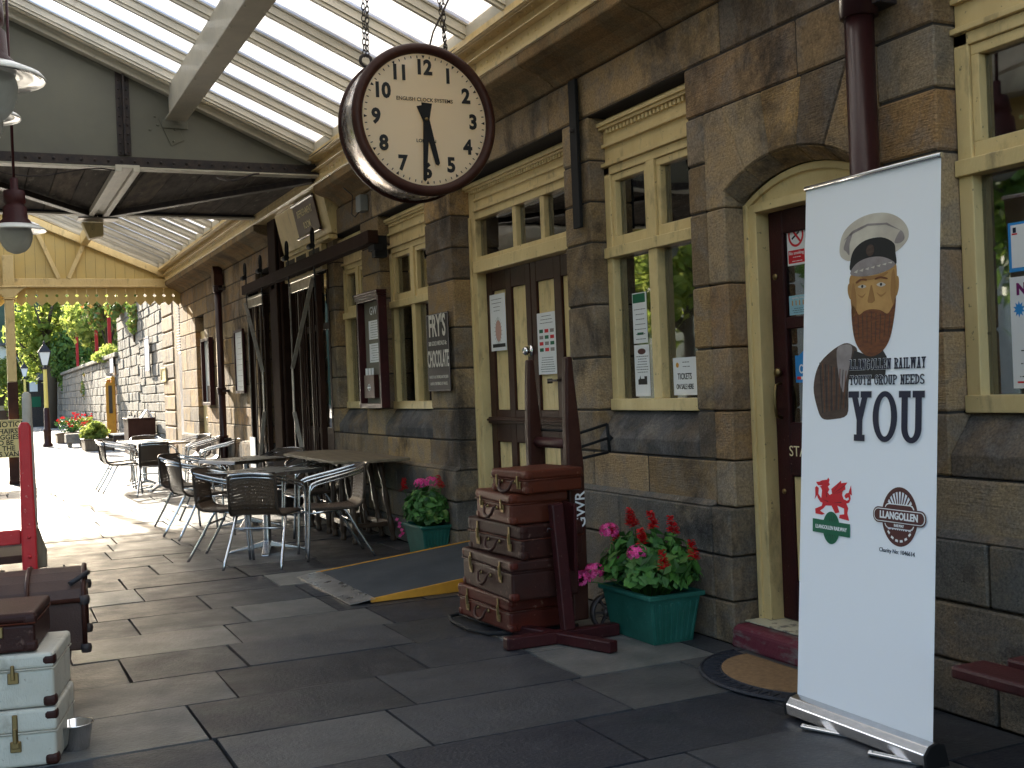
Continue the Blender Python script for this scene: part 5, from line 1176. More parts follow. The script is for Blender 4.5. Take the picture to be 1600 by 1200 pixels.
# ================================================================ cafe chairs and tables
def make_chair(label):
    t = thing('cafe_chair', label, 'chair', (0, 0, 0), 0, 'wicker cafe chairs with aluminium frames')
    def B(f, nm, m, **k): return f.build(nm, m, t, world=False, **k)
    def loop(dz, ins, ft=0):
        L = [(-.245-ft, .27, 0), (-.262, .25, .35), (-.268+ins, .238, .585), (-.262+ins, .205, .635), (-.255+ins, .10, .665), (-.243+ins, -.05, .695), (-.215+ins, -.19, .728), (-.16+ins*.7, -.262, .748), (-.07, -.292, .757), (0, -.298, .76)]
        if dz: L = [(-.268+ins, .238, .56), (-.262+ins, .20, .612), (-.255+ins, .09, .640), (-.243+ins, -.05, .668), (-.215+ins, -.185, .70), (-.16+ins*.7, -.25, .718), (-.07, -.278, .727), (0, -.283, .73)]
        return L+[(-x, y, z) for x, y, z in reversed(L[:-1])]
    def smooth(P, n=3):
        P = [Vector(p) for p in P]; out = []
        for i in range(len(P)-1):
            p0, p1, p2, p3 = P[max(i-1, 0)], P[i], P[i+1], P[min(i+2, len(P)-1)]
            for k in range(n):
                u = k/n; out.append(.5*((2*p1)+(-p0+p2)*u+(2*p0-5*p1+4*p2-p3)*u*u+(-p0+3*p1-3*p2+p3)*u**3))
        return out+[P[-1]]
    f = MB(); f.tube(smooth(loop(0, 0)), .0115, 8); B(f, 'arm_frame', m_alu)
    f = MB(); f.tube(smooth(loop(1, .006)), .0095, 8); B(f, 'inner_arm_frame', m_alu)
    for sx in (-1, 1):
        f = MB(); f.tube(smooth([(sx*.20, .02, .415), (sx*.207, -.06, .40), (sx*.222, -.16, .22), (sx*.24, -.29, 0)]), .0115, 8); B(f, 'rear_leg', m_alu)
        f = MB(); f.tube([(sx*.262, .245, .395), (sx*.205, -.02, .405)], .009, 7); f.tube([(sx*.262, .245, .38), (sx*.222, -.15, .24)], .0) if False else None; B(f, 'side_rail', m_alu)
    f = MB(); f.tube([(-.262, .245, .388), (.262, .245, .388)], .009, 7); B(f, 'front_rail', m_alu)
    f = MB(); f.tube([(-.212, -.11, .31), (.212, -.11, .31)], .009, 7); B(f, 'rear_rail', m_alu)
    # wicker seat and back
    prof = smooth([(.225, .408), (.20, .425), (.05, .418), (-.10, .415), (-.175, .430), (-.215, .475)], 4)
    def sheet(pr, wf, cf):
        f = MB(); nx = 9; vs_ = []; 
        for i, p in enumerate(pr):
            u = i/(len(pr)-1); w = wf(u)
            for k in range(nx):
                s = -1+2*k/(nx-1); vs_.append((s*w, p[0]+cf(u)*s*s, p[1]))
        n = len(pr); f.add(vs_, [(i*nx+k, i*nx+k+1, (i+1)*nx+k+1, (i+1)*nx+k) for i in range(n-1) for k in range(nx-1)], 0, True); return f, vs_, nx, n
    pr = [(p.x, p.y) for p in [Vector((a[0], a[1], 0)) for a in prof]]
    f, v_, nx, n = sheet(pr, lambda u: .222-.02*u, lambda u: 0); o = B(f, 'seat', m_wicker); o.modifiers.new('s', 'SOLIDIFY').thickness = .012
    edge = [v_[i*nx] for i in range(n)]; edge2 = [v_[i*nx+nx-1] for i in range(n)]
    pb = [(-.213, .47), (-.232, .52), (-.252, .60), (-.272, .68), (-.288, .752)]
    f, v2, nx, n2 = sheet(pb, lambda u: .198+.0*u, lambda u: .055*u); o = B(f, 'backrest', m_wicker); o.modifiers.new('s', 'SOLIDIFY').thickness = .012
    f = MB()
    for a, b in ((edge, [v2[i*nx] for i in range(n2)]), (edge2, [v2[i*nx+nx-1] for i in range(n2)])): f.tube(a+b, .011, 7)
    f.tube([v_[k] for k in range(nx)], .012, 7); f.tube([v2[(n2-1)*nx+k] for k in range(nx)], .012, 7)
    B(f, 'woven_rim', m_wicker_dark); return t
CH = [ # x, y, facing x, facing y, label
 (2.08, 9.20, .57, .82, 'nearest wicker cafe chair, its curved back turned to the viewer'),
 (1.93, 9.86, .88, -.47, 'wicker cafe chair on the left of the nearest table, legs splayed towards the open platform'),
 (2.69, 9.30, -1, .10, 'wicker cafe chair seen side-on at the right of the nearest table'),
 (1.97, 11.55, .98, .15, 'wicker cafe chair left of the second table, one row behind the nearest'),
 (2.95, 10.85, -1, .02, 'wicker cafe chair between the nearest table and the folded wooden tables'),
 (3.0, 12.5, -.75, -.66, 'wicker cafe chair behind the second table, close to the lattice gate'),
 (2.08, 12.75, .75, -.66, 'wicker cafe chair at the far left corner of the second table'),
 (2.32, 16.95, .25, .97, 'sunlit wicker chair in the far group, its back to the viewer'),
 (1.93, 18.0, 1, .05, 'sunlit wicker chair in the far group, leftmost, facing the wall'),
 (1.98, 18.85, .97, -.25, 'sunlit wicker chair on the far left, just behind the leftmost one'),
 (2.55, 19.7, .0, -1, 'sunlit wicker chair at the back of the far table, facing the viewer'),
 (3.15, 18.9, -.9, -.4, 'sunlit wicker chair in the far group near the cream side door'),
 (3.12, 17.7, -1, .1, 'sunlit wicker chair on the right of the far table, in front of the framed posters'),
 (3.10, 16.3, -.95, .3, 'wicker chair by the foot of the far downpipe, facing the platform')]
ch0 = make_chair(CH[0][4])
for i, (x, y, fx, fy, lb) in enumerate(CH):
    if i == 0: o = ch0; o.location = (x, y, 0); o.rotation_euler = (0, 0, math.atan2(-fx, fy))
    else: o = copy_tree(ch0, None, (x, y, 0), math.atan2(-fx, fy), lb)
o = ch0
def make_table(label):
    t = thing('cafe_table', label, 'table', (0, 0, 0), 0, 'square metal topped cafe tables')
    def B(f, nm, m, **k): return f.build(nm, m, t, world=False, **k)
    f = MB(); f.box(-.35, .35, -.35, .35, .692, .712); B(f, 'table_top', M('dull_steel_top', (.52,.52,.50), .30, metal=.85, col2=(.40,.40,.38), vs=5, amt=.7, roughvar=.1) if 'dull_steel_top' not in bpy.data.materials else bpy.data.materials['dull_steel_top'], bevel=.004, seg=2)
    f = MB()
    for a, b, c, d in ((-.352, .352, -.356, -.350), (-.352, .352, .350, .356), (-.356, -.350, -.35, .35), (.350, .356, -.35, .35)): f.box(a, b, c, d, .680, .710)
    B(f, 'ribbed_edge', m_chrome)
    f = MB(); f.lathe([(.038, .05), (.034, .12), (.030, .66), (.034, .69)], (0, 0, 0), 16, cap=True); f.bar((-.2, 0, .672), (.2, 0, .672), .05, .03); f.bar((0, -.2, .672), (0, .2, .672), .05, .028); B(f, 'pedestal', m_alu)
    for k in range(4):
        a = PI/4+k*PI/2; Mz = Matrix.Rotation(a, 4, 'Z')
        f = MB(); f.prism([(.02, .10), (.06, .085), (.20, .048), (.315, .022), (.335, .012), (.335, 0), (.31, 0), (.27, .012), (.02, .045)], Mz @ Vector((0, -.032, 0)), Mz.to_3x3() @ Vector((1,0,0)), (0,0,1), Mz.to_3x3() @ Vector((0, .064, 0)))
        B(f, 'base_foot', m_alu, bevel=.010, seg=2)
    return t
t0 = make_table('nearest square steel cafe table with a four-footed pedestal, in front of the wooden tables'); t0.location = (2.28, 9.98, 0); t0.rotation_euler = (0, 0, math.radians(28))
copy_tree(t0, None, (2.55, 12.0, 0), math.radians(20), 'second square steel cafe table, between the nearest table and the lattice gate')
copy_tree(t0, None, (2.50, 17.9, 0), math.radians(10), 'far sunlit cafe table among the farthest ring of wicker chairs')
copy_tree(t0, None, (2.42, 19.0, 0), math.radians(5), 'farthest sunlit cafe table, beyond the other one at the end screen')
# folded gate-leg tables
def leg_turned(f, p, q, n=10):
    P, Q = Vector(p), Vector(q); d = Q-P; L = d.length; Mx = d.to_track_quat('Z', 'Y').to_matrix().to_4x4()
    pr = [(.026, 0), (.030, .02), (.020, .05), (.022, .07), (.030, .09), (.030, .20), (.018, .23), (.026, .26), (.020, .29), (.030, .37), (.024, .47), (.018, .52), (.028, .54), (.018, .57), (.026, .60), (.030, .64), (.030, L-.01)]
    f.lathe([(r, min(z, L)) for r, z in pr], P, n, M=Mx, cap=True)
def wood_table(x, y, label, top, w=.5, dx=.0):
    t = thing('wooden_table', label, 'table', (x, y, 0), 0, 'folded gate-leg tables against the wall')
    f = MB(); f.prism(top, (0, 0, .745), (1,0,0), (0,1,0), (0, 0, .026)); f.build('table_top', m_wood, t, bevel=.006, seg=2)
    for (a, b) in ((x-.16, y-.34), (x-.16, y+.02), (x+.16, y-.32), (x+.17, y+.04), (x-.14, y+.36), (x+.15, y+.36)):
        f = MB(); leg_turned(f, (a+(.05 if a > x else -.0), b, 0), (a-(.06 if a > x else .0), b, .745)); f.build('turned_leg', m_darkwood, t)
    f = MB(); f.bar((x-.14, y-.3, .155), (x+.19, y-.3, .155), .03, .04); f.bar((x-.16, y-.34, .16), (x-.14, y+.36, .16), .035, .045); f.bar((x+.2, y-.32, .15), (x+.19, y+.36, .15), .035, .045); f.build('stretcher', m_darkwood, t, bevel=.004); f = MB(); f.bar((x-.16, y-.34, .71), (x-.14, y+.36, .71), .03, .06); f.build('apron', m_darkwood, t, bevel=.004)
    return t
wood_table(3.20, 10.2, 'near folded wooden table with turned legs, worn pale octagonal top beside the planter', [(2.80, 9.62), (2.98, 9.42), (3.44, 9.44), (3.45, 10.52), (2.80, 10.52)])
wood_table(3.22, 11.1, 'far folded wooden table with turned legs, its top butted against the near wooden one', [(2.80, 10.535), (3.45, 10.535), (3.46, 11.4), (3.3, 11.62), (2.98, 11.62), (2.80, 11.4)])
# black bin with white card between the chairs
t = thing('black_bin', 'dark blue-black bin standing behind the cafe chairs near the gate', 'bin', (3.25, 13.25, 0))
f = MB(); f.lathe([(.15, 0), (.19, .55), (.20, .56), (.20, .59), (.18, .59), (.17, .55), (.14, .02), (0, .02)], (3.25, 13.3, 0), 20); f.build('bin_body', m_iron, t)
t = thing('menu_card', 'narrow white card standing upright at the foot of the far lattice gate', 'card', (3.28, 15.0, .62))
f = MB(); f.box(3.27, 3.28, 14.82, 15.12, .42, .82); f.build('card', m_white, t); f = MB(); f.box(3.285, 3.30, 14.94, 14.98, 0, .5); f.build('card_stand', m_iron, t)

# ================================================================ sliding lattice gates
m_gatesteel = M('pale_flat_steel', (.42,.39,.34), .45, metal=.2, col2=(.25,.2,.16), vs=14, amt=.6)  # glare on the gate diagonals put into a pale colour
m_gatebar = M('rubbed_brown_bar', (.06,.038,.026), .45, col2=(.05,.03,.02), vs=8, amt=.8)
def gate(ya, yb, label, flip):
    t = thing('sliding_gate', label, 'gate', (3.36, (ya+yb)/2, 0), 0, 'folding lattice gates hung from the sliding rail')
    for y in (ya, yb):
        f = MB(); f.box(3.325, 3.385, y-.035, y+.035, .03, 2.62); f.build('end_post', m_matbrown, t, bevel=.004)
        f = MB(); f.box(3.315, 3.324, y-.02, y+.02, 2.35, 3.02); rivets(f, [(3.315, y, 2.4+.09*k) for k in range(6)], .010, 'x')
        f.tube([(3.31, y+.045*math.cos(q*PI/8), 3.03+.09*math.sin(q*PI/8)) for q in range(16)], .013, 6, closed=True); f.tube([(3.29, y-.07, 2.93), (3.29, y+.07, 2.93)], .03, 10); f.build('roller_hanger', m_black, t)
    n = 8; 
    for k in range(1, n):
        y = ya+(yb-ya)*k/n; f = MB(); f.box(3.345+.012*(k % 2), 3.357+.012*(k % 2), y-.018, y+.018, .05, 2.60); f.build('vertical_bar', m_matbrown if k % 3 else m_gatebar, t)
    f = MB(); f.box(3.322, 3.375, ya+.04, yb-.04, 2.52, 2.64); f.box(3.318, 3.330, ya+.04, yb-.04, 2.63, 2.66); f.build('top_bar', m_ironlit, t, bevel=.003)
    y0, y1 = (ya, yb) if flip else (yb, ya)
    f = MB(); m0 = y0+(y1-y0)*.93
    f.bar((3.305, y0+.02, 2.60), (3.305, m0, 1.66), .008, .045, up=(1,0,0)); f.bar((3.305, m0, 1.16), (3.305, y0+(y1-y0)*.3, .12), .008, .045, up=(1,0,0))
    f.box(3.298, 3.308, m0-.03, m0+.03, 1.14, 1.68); rivets(f, [(3.298, m0+s*.012, z) for s in (-1, 1) for z in (1.18, 1.28, 1.42, 1.56, 1.64)], .008, 'x'); f.build('diagonal_brace', m_gatesteel, t)
    f = MB(); f.box(3.31, 3.324, yb-.05, yb-.035, .05, 2.6) ; f.build('edge_angle', m_ironlit, t)
    return t
gate(14.30, 15.20, 'left folding lattice gate, collapsed, hanging at the far side of the dark post', False)
gate(11.85, 12.95, 'right folding lattice gate, collapsed, hanging nearest to the notice board', True)
t = thing('gate_rail', 'brown steel sliding rail carrying the lattice gates along the wall', 'rail', (3.36, 12.6, 2.78))
f = MB(); f.box(3.30, 3.40, 9.95, 15.4, 2.72, 2.84); f.build('rail_beam', m_matbrown, t, bevel=.004)
for y in (10.05, 13.9, 15.35):
    f = MB(); f.box(3.38, 3.50, y-.05, y+.05, 2.60, 2.80); f.box(3.36, 3.44, y-.09, y+.09, 2.66, 2.715); f.build('rail_bracket', m_black, t, bevel=.004)

# ================================================================ signs and notices
def sheet(name, label, cat, x, ya, yb, za, zb, m, th=.002, group=None, frame=None, fm=None):
    """flat sign facing the platform; ya is its left (far) edge, yb its right (near) edge"""
    t = thing(name, label, cat, (x, (ya+yb)/2, za), group=group)
    f = MB(); f.box(x, x+th, yb, ya, za, zb); s = f.build('panel', m, t)
    if frame:
        f = MB(); w, d = frame; f.box(x-d, x+th+.004, ya, ya+w, za-w, zb+w); f.box(x-d, x+th+.004, yb-w, yb, za-w, zb+w); f.box(x-d, x+th+.004, yb, ya, zb, zb+w); f.box(x-d, x+th+.004, yb, ya, za-w, za)
        f.build('frame', fm or m_maroon, t, bevel=.004, seg=2)
    return t, s
def wtext(par, s, y, z, x, size, m, sx=1, off=0, align='CENTER', nm='lettering'): return text(nm, s, size, m, par, (x, y, z), (0,-1,0), (0,0,1), align, sx, off)
def lines(par, x, ya, yb, za, zb, n, m=None, nm='printed_lines', ragged=True):
    f = MB()
    for i in range(n):
        z = zb-(zb-za)*i/max(1, n-1); L = (ya-yb)*(rnd(.55, 1) if ragged else 1); c = (ya+yb)/2; hh = min(.004, (zb-za)/n*.35)
        y = c-L/2
        while y < c+L/2-.004:
            w = rnd(.006, .022); f.box(x-.0006, x, y, min(y+w, c+L/2), z-hh/2, z+hh/2); y += w+.005
    return f.build(nm, m or m_black2, par)
def block(par, x, ya, yb, za, zb, m, nm='printed_block'): f = MB(); f.box(x-.0005, x, yb, ya, za, zb); return f.build(nm, m, par)
# chocolate enamel sign
t, s = sheet('enamel_sign', "old chocolate enamel advertising sign reading FRY'S CHOCOLATE on the narrow pier", 'sign', 3.455, 8.965, 8.475, 1.345, 1.985, m_enamelblk, .006)
f = MB(); 
for a, b, c, d in ((8.955, 8.485, 1.975, 1.981), (8.955, 8.485, 1.349, 1.355), (8.961, 8.955, 1.349, 1.981), (8.485, 8.479, 1.349, 1.981)): f.box(3.4535, 3.455, b, a, c, d)
f.build('border_line', m_capgrey, s)
m_let = M('aged_white_enamel', (.62,.58,.52), .4, col2=(.40,.36,.30), vs=25, amt=.6)
wtext(s, "FRY'S", 8.72, 1.875, 3.453, .245, m_let, .66, .006); wtext(s, '300 GOLD MEDALS &c', 8.72, 1.738, 3.453, .05, m_let, .82, .0006); wtext(s, 'CHOCOLATE', 8.72, 1.605, 3.453, .19, m_let, .41, .004)
wtext(s, 'MAKERS TO H.M. THE KING, H.M. THE QUEEN', 8.72, 1.462, 3.453, .034, m_let, .60, .0004); wtext(s, '& H.R.H. THE PRINCE OF WALES.', 8.72, 1.407, 3.453, .036, m_let, .72, .0004)
# notice board
t, s = sheet('notice_board', 'tall glazed notice board in a maroon frame, lettered GWR, on the pier by the gate', 'notice board', 3.47, 10.66, 10.08, 1.25, 2.22, M('board_grey_felt', (.18,.165,.13), .9), .01, frame=(.045, .07))
f = MB(); f.box(3.385, 3.48, 10.02, 10.72, 2.265, 2.29); f.box(3.375, 3.48, 10.01, 10.73, 2.29, 2.305); f.box(3.39, 3.48, 10.02, 10.72, 2.245, 2.262); f.build('cornice_moulding', m_maroon, t, bevel=.003)
wtext(s, 'GWR', 10.36, 2.13, 3.469, .11, m_white, 1.1, .001)
for (za, zb) in ((1.86, 2.04), (1.64, 1.82)):
    p = block(s, 3.468, 10.54, 10.22, za, zb, m_white, 'pinned_sheet'); lines(p, 3.4672, 10.51, 10.25, za+.02, zb-.02, 7)
f = MB(); f.box(3.42, 3.468, 10.30, 10.60, 1.30, 1.52); lh = f.build('leaflet_holder', m_brown, s); 
for k in range(3):
    f = MB(); y = 10.36+.09*k; f.box(3.428, 3.432, y-.03, y+.03, 1.50, 1.585); f.build('leaflet', m_white, lh)
f = MB(); f.tube([(3.419, 10.45+.03*math.cos(q*PI/8), 1.40+.03*math.sin(q*PI/8)) for q in range(16)], .003, 5, closed=True); f.box(3.4175, 3.4195, 10.40, 10.50, 1.394, 1.406); f.build('round_emblem', m_white, lh)
# refreshment room sign on the sloping fascia
Msg = Matrix.Translation((3.365, 12.25, 3.30)) @ Matrix(((0, math.sin(-.22)*-1*0, -1), (-1, 0, 0), (0, 1, 0))).to_4x4()
t = thing('room_sign', 'brown framed sign lettered REFRESHMENT ROOM on the sloping cream fascia', 'sign', (3.37, 12.25, 3.13))
sl_ = (.10)/.47   # the fascia leans outwards
def sp(y, z, off): return (3.44-(z-3.05)*sl_-off, y, z)
f = MB(); vs_ = [sp(y, z, o) for o in (.012, .03) for y, z in ((11.82, 3.12), (12.68, 3.12), (12.68, 3.47), (11.82, 3.47))]
f.add(vs_, [(0,1,2,3), (7,6,5,4), (0,4,5,1), (1,5,6,2), (2,6,7,3), (3,7,4,0)]); s = f.build('panel', m_brown, t)
f = MB()
for z in (3.115, 3.475): f.bar(sp(11.80, z, .035), sp(12.70, z, .035), .03, .025)
f.build('frame', m_pipe, t, bevel=.004)
up_s = Vector((-sl_, 0, 1)).normalized()
text('lettering', 'REFRESHMENT', .105, m_gold, s, sp(12.25, 3.36, .0325), (0,-1,0), up_s, 'CENTER', .88, .002); text('lettering', 'ROOM', .105, m_gold, s, sp(12.25, 3.22, .0325), (0,-1,0), up_s, 'CENTER', .9, .002)
# framed posters on the far wall
t, s = sheet('framed_poster', 'white poster in a red-brown frame right of the far downpipe', 'poster', 3.455, 16.68, 16.16, 1.44, 2.28, m_white, .01, frame=(.035, .02)); lines(s, 3.4545, 16.6, 16.24, 1.5, 2.2, 10, m_capgrey)
t, s = sheet('framed_poster', 'dark framed poster case left of the far downpipe, beside the cream side door', 'poster', 3.47, 19.2, 18.58, 1.28, 2.28, m_white, .01, frame=(.045, .06)); block(s, 3.4695, 19.1, 18.7, 1.28, 1.55, m_brown)
# papers on the double door
x = 3.733
t, s = sheet('paper_notice', 'white notice with a pink drawing taped over the first panel of the double door', 'notice', x, 8.265, 7.975, 1.645, 2.09, m_white, .0008, 'paper notices on doors and windows')
f = MB(); f.prism(disc(8.12, 1.80, .085, 20, .055), (x-.0006, 0, 0), (0,1,0), (0,0,1), (.0006, 0, 0)); f.build('pink_drawing', M('pink_print', (.55,.33,.27), .6), s)
f = MB()
for k in range(20): a = 2*PI*k/20; f.bar((x-.001, 8.12+.05*math.cos(a), 1.80+.08*math.sin(a)), (x-.001, 8.12+.075*math.cos(a), 1.80+.11*math.sin(a)), .0005, .002)
f.build('drawn_spikes', m_black2, s)
block(s, x, 8.235, 8.0, 1.672, 1.70, m_black2); lines(s, x, 8.24, 8.04, 1.96, 2.05, 4); 
t, s = sheet('paper_notice', 'laminated notice with rows of small green and red pictures on the second door leaf', 'notice', x, 7.44, 7.155, 1.44, 1.885, m_white, .0008, 'paper notices on doors and windows')
for i in range(4):
    for j in range(3): block(s, x, 7.41-.085*j, 7.35-.085*j, 1.74-.045*i, 1.765-.045*i, (m_print_green, m_print_red, m_capgrey)[(i*2+j) % 3])
lines(s, x, 7.40, 7.19, 1.81, 1.86, 3); lines(s, x, 7.41, 7.18, 1.46, 1.56, 7)
# papers in the ticket window
x = 3.648
G3 = 'paper notices on doors and windows'
t, s = sheet('window_notice', 'upper notice with a green banner in the left ticket window pane', 'notice', x, 5.965, 5.805, 1.595, 1.90, m_white, .0008, G3)
block(s, x, 5.96, 5.82, 1.84, 1.895, m_print_green); lines(s, x, 5.95, 5.82, 1.62, 1.80, 7); block(s, x, 5.92, 5.85, 1.645, 1.66, m_print_green)
t, s = sheet('window_notice', 'lower notice with a steam engine picture in the left ticket window pane', 'notice', x, 5.965, 5.795, 1.275, 1.585, m_white, .0008, G3)
f = MB(); f.prism(disc(5.88, 1.545, .018, 16, .045), (x-.0006, 0, 0), (0,1,0), (0,0,1), (.0006, 0, 0)); f.build('oval_crest', m_print_brown, s)
lines(s, x, 5.95, 5.81, 1.42, 1.515, 7)
f = MB(); f.prism([(5.93, 1.345), (5.83, 1.345), (5.83, 1.395), (5.86, 1.395), (5.86, 1.38), (5.90, 1.38), (5.905, 1.40), (5.915, 1.38), (5.93, 1.375)], (x-.0006, 0, 0), (0,1,0), (0,0,1), (.0006, 0, 0)); f.build('engine_picture', m_black2, s)
t, s = sheet('window_notice', 'white card lettered TICKETS ON SALE HERE in the right pane of the ticket window', 'notice', x, 5.545, 5.30, 1.278, 1.492, m_white, .0008, G3)
wtext(s, 'TICKETS', 5.43, 1.383, x-.0006, .05, m_black2, .75, .0006); wtext(s, 'ON SALE HERE', 5.43, 1.325, x-.0006, .042, m_black2, .62, .0005)
f = MB(); f.prism(disc(5.50, 1.45, .015, 10, .015), (x-.0006, 0, 0), (0,1,0), (0,0,1), (.0006, 0, 0)); f.build('rosette', m_yellow, s); lines(s, x, 5.47, 5.36, 1.44, 1.465, 2)
# signs on the arched door
x = 3.717
t, s = sheet('no_smoking_sign', 'small no smoking sign with a red ring and red panel on the arched door', 'sign', x, 4.575, 4.437, 1.915, 2.145, m_white, .0008, G3)
f = MB(); cc = (4.506, 2.065); f.prism(annulus(cc[0], cc[1], .060, .058, .048, .046), (x-.0005, 0, 0), (0,1,0), (0,0,1), (.0005, 0, 0)); f.bar((x-.0011, cc[0]+.038, cc[1]+.04), (x-.0011, cc[0]-.038, cc[1]-.04), .0005, .012); f.box(x-.0005, x, 4.445, 4.568, 1.925, 1.99); f.build('red_print', m_print_red, s)
f = MB(); f.bar((x-.0005, cc[0]+.03, cc[1]-.018), (x-.0005, cc[0]-.025, cc[1]+.012), .0005, .010); f.tube([(x-.0005, cc[0]-.025, cc[1]+.015), (x-.0005, cc[0]-.02, cc[1]+.025), (x-.0005, cc[0]-.03, cc[1]+.032)], .0015, 4); f.build('cigarette_symbol', m_black2, s)
wtext(s, 'No smoking', 4.506, 1.975, x-.0011, .024, m_white, .95); lines(s, x-.0006, 4.56, 4.45, 1.935, 1.955, 2, m_white)
x = 3.7185
t, s = sheet('opening_times_sticker', 'pale blue opening times sticker in the upper pane of the arched door', 'sticker', x, 4.578, 4.443, 1.668, 1.765, M('pale_blue_print', (.30,.52,.62), .5), .0008, G3)
lines(s, x, 4.565, 4.455, 1.68, 1.70, 3); f = MB()
for k in range(4): f.box(x-.0006, x, 4.468+.027*k, 4.475+.027*k, 1.715, 1.74)
f.build('small_figures', m_yellow, s); wtext(s, 'opening times', 4.51, 1.753, x-.0006, .016, m_white)
t, s = sheet('closed_sign', 'blue hanging sign lettered CLOSED in the lower pane of the arched door', 'sign', x, 4.55, 4.33, 1.33, 1.465, m_paint_blue, .003, G3)
f = MB(); f.prism([(4.52, 1.465), (4.36, 1.465), (4.40, 1.49), (4.48, 1.49)], (x, 0, 0), (0,1,0), (0,0,1), (.003, 0, 0)); f.build('sign_top', m_paint_blue, s)
wtext(s, 'CLOSED', 4.44, 1.395, x-.0006, .062, m_white, .72, .001); block(s, x, 4.54, 4.34, 1.345, 1.36, m_white); block(s, x-.0006, 4.54, 4.51, 1.345, 1.36, m_print_red)
# posters in the right-hand window
x = 3.648
t, s = sheet('window_notice', 'blue bordered white poster in the window at the right edge, above a curling one', 'poster', x, 3.168, 2.90, 1.735, 1.925, m_paint_blue, .0008, G3)
p = block(s, x, 3.155, 2.91, 1.75, 1.915, m_white, 'white_field'); lines(p, x-.0006, 3.09, 2.92, 1.77, 1.90, 5)
f = MB(); f.box(x-.0012, x-.0006, 3.13, 3.145, 1.885, 1.905); f.build('tower_symbol', m_ink, p); f = MB(); f.box(x-.0012, x-.0006, 3.125, 3.15, 1.877, 1.883); f.build('red_bar', m_print_red, p)
t, s = sheet('window_notice', 'curling white poster with purple heading and blue star at the right edge window', 'poster', x, 3.17, 2.89, 1.285, 1.715, m_white, .0008, G3)
wtext(s, 'NOW', 3.06, 1.665, x-.0006, .06, M('purple_print', (.16,.01,.12), .5), 1.0, .003)
f = MB(); f.prism([(3.13+(.028 if k % 2 else .016)*math.cos(2*PI*k/20), 1.59+(.032 if k % 2 else .018)*math.sin(2*PI*k/20)) for k in range(20)], (x-.0006, 0, 0), (0,1,0), (0,0,1), (.0006, 0, 0)); f.build('blue_star', m_paint_blue, s)
lines(s, x, 3.14, 2.92, 1.33, 1.43, 5); block(s, x, 3.15, 3.10, 1.305, 1.312, m_print_red)
# safety notice at the left edge
t = thing('safety_notice', 'cream sign in black capitals about push chairs and buggies on the column', 'sign', (.33, 21.2, .47))
f = MB(); f.box(-.13, .735, 21.22, 21.25, .47, 1.115); s = f.build('panel', m_signyellow, t, bevel=.004)
for i, l in enumerate(('SAFETY NOTICE', 'PUSH CHAIRS', 'AND BUGGIES', 'ARE TO BE', 'PUT IN THE', 'GUARDS VAN')):
    text('lettering', l, .118 if i else .13, m_black2, s, (.305, 21.218, 1.035-.005-i*.097-(.02 if i else 0)), (1,0,0), (0,0,1), 'CENTER', .95, .002)
for zz in (.955, .495, 1.092): f = MB(); f.box(-.11, .715, 21.2185, 21.2198, zz, zz+.006); f.build('rule_line', m_black2, s)

# ================================================================ planters with flowers
def leafpoly(f, c, r, nrm, kind=0, mi=0):
    n_ = Vector(nrm).normalized(); a = n_.orthogonal().normalized(); b = n_.cross(a); q = rnd(0, 6.28); a, b = a*math.cos(q)+b*math.sin(q), b*math.cos(q)-a*math.sin(q)
    c = Vector(c)
    if kind == 0:   # rounded, scalloped geranium leaf
        pts = []; k = 12
        for i in range(k):
            t_ = 2*PI*i/k; rr = r*(1.0 if i % 2 else .86)*(0.35 if i == 0 else 1); pts.append(c+a*math.cos(t_)*rr+b*math.sin(t_)*rr+n_*(.22*r*math.cos(2*t_)))
        f.add([c-n_*r*.12]+pts, [(0, 1+i, 1+(i+1) % k) for i in range(k)], mi, False)
    else:           # pointed leaf
        f.add([c-a*r, c-a*r*.2+b*r*.42+n_*r*.1, c+a*r, c-a*r*.2-b*r*.42+n_*r*.1, c], [(0, 4, 1), (1, 4, 2), (2, 4, 3), (3, 4, 0)], mi, False)
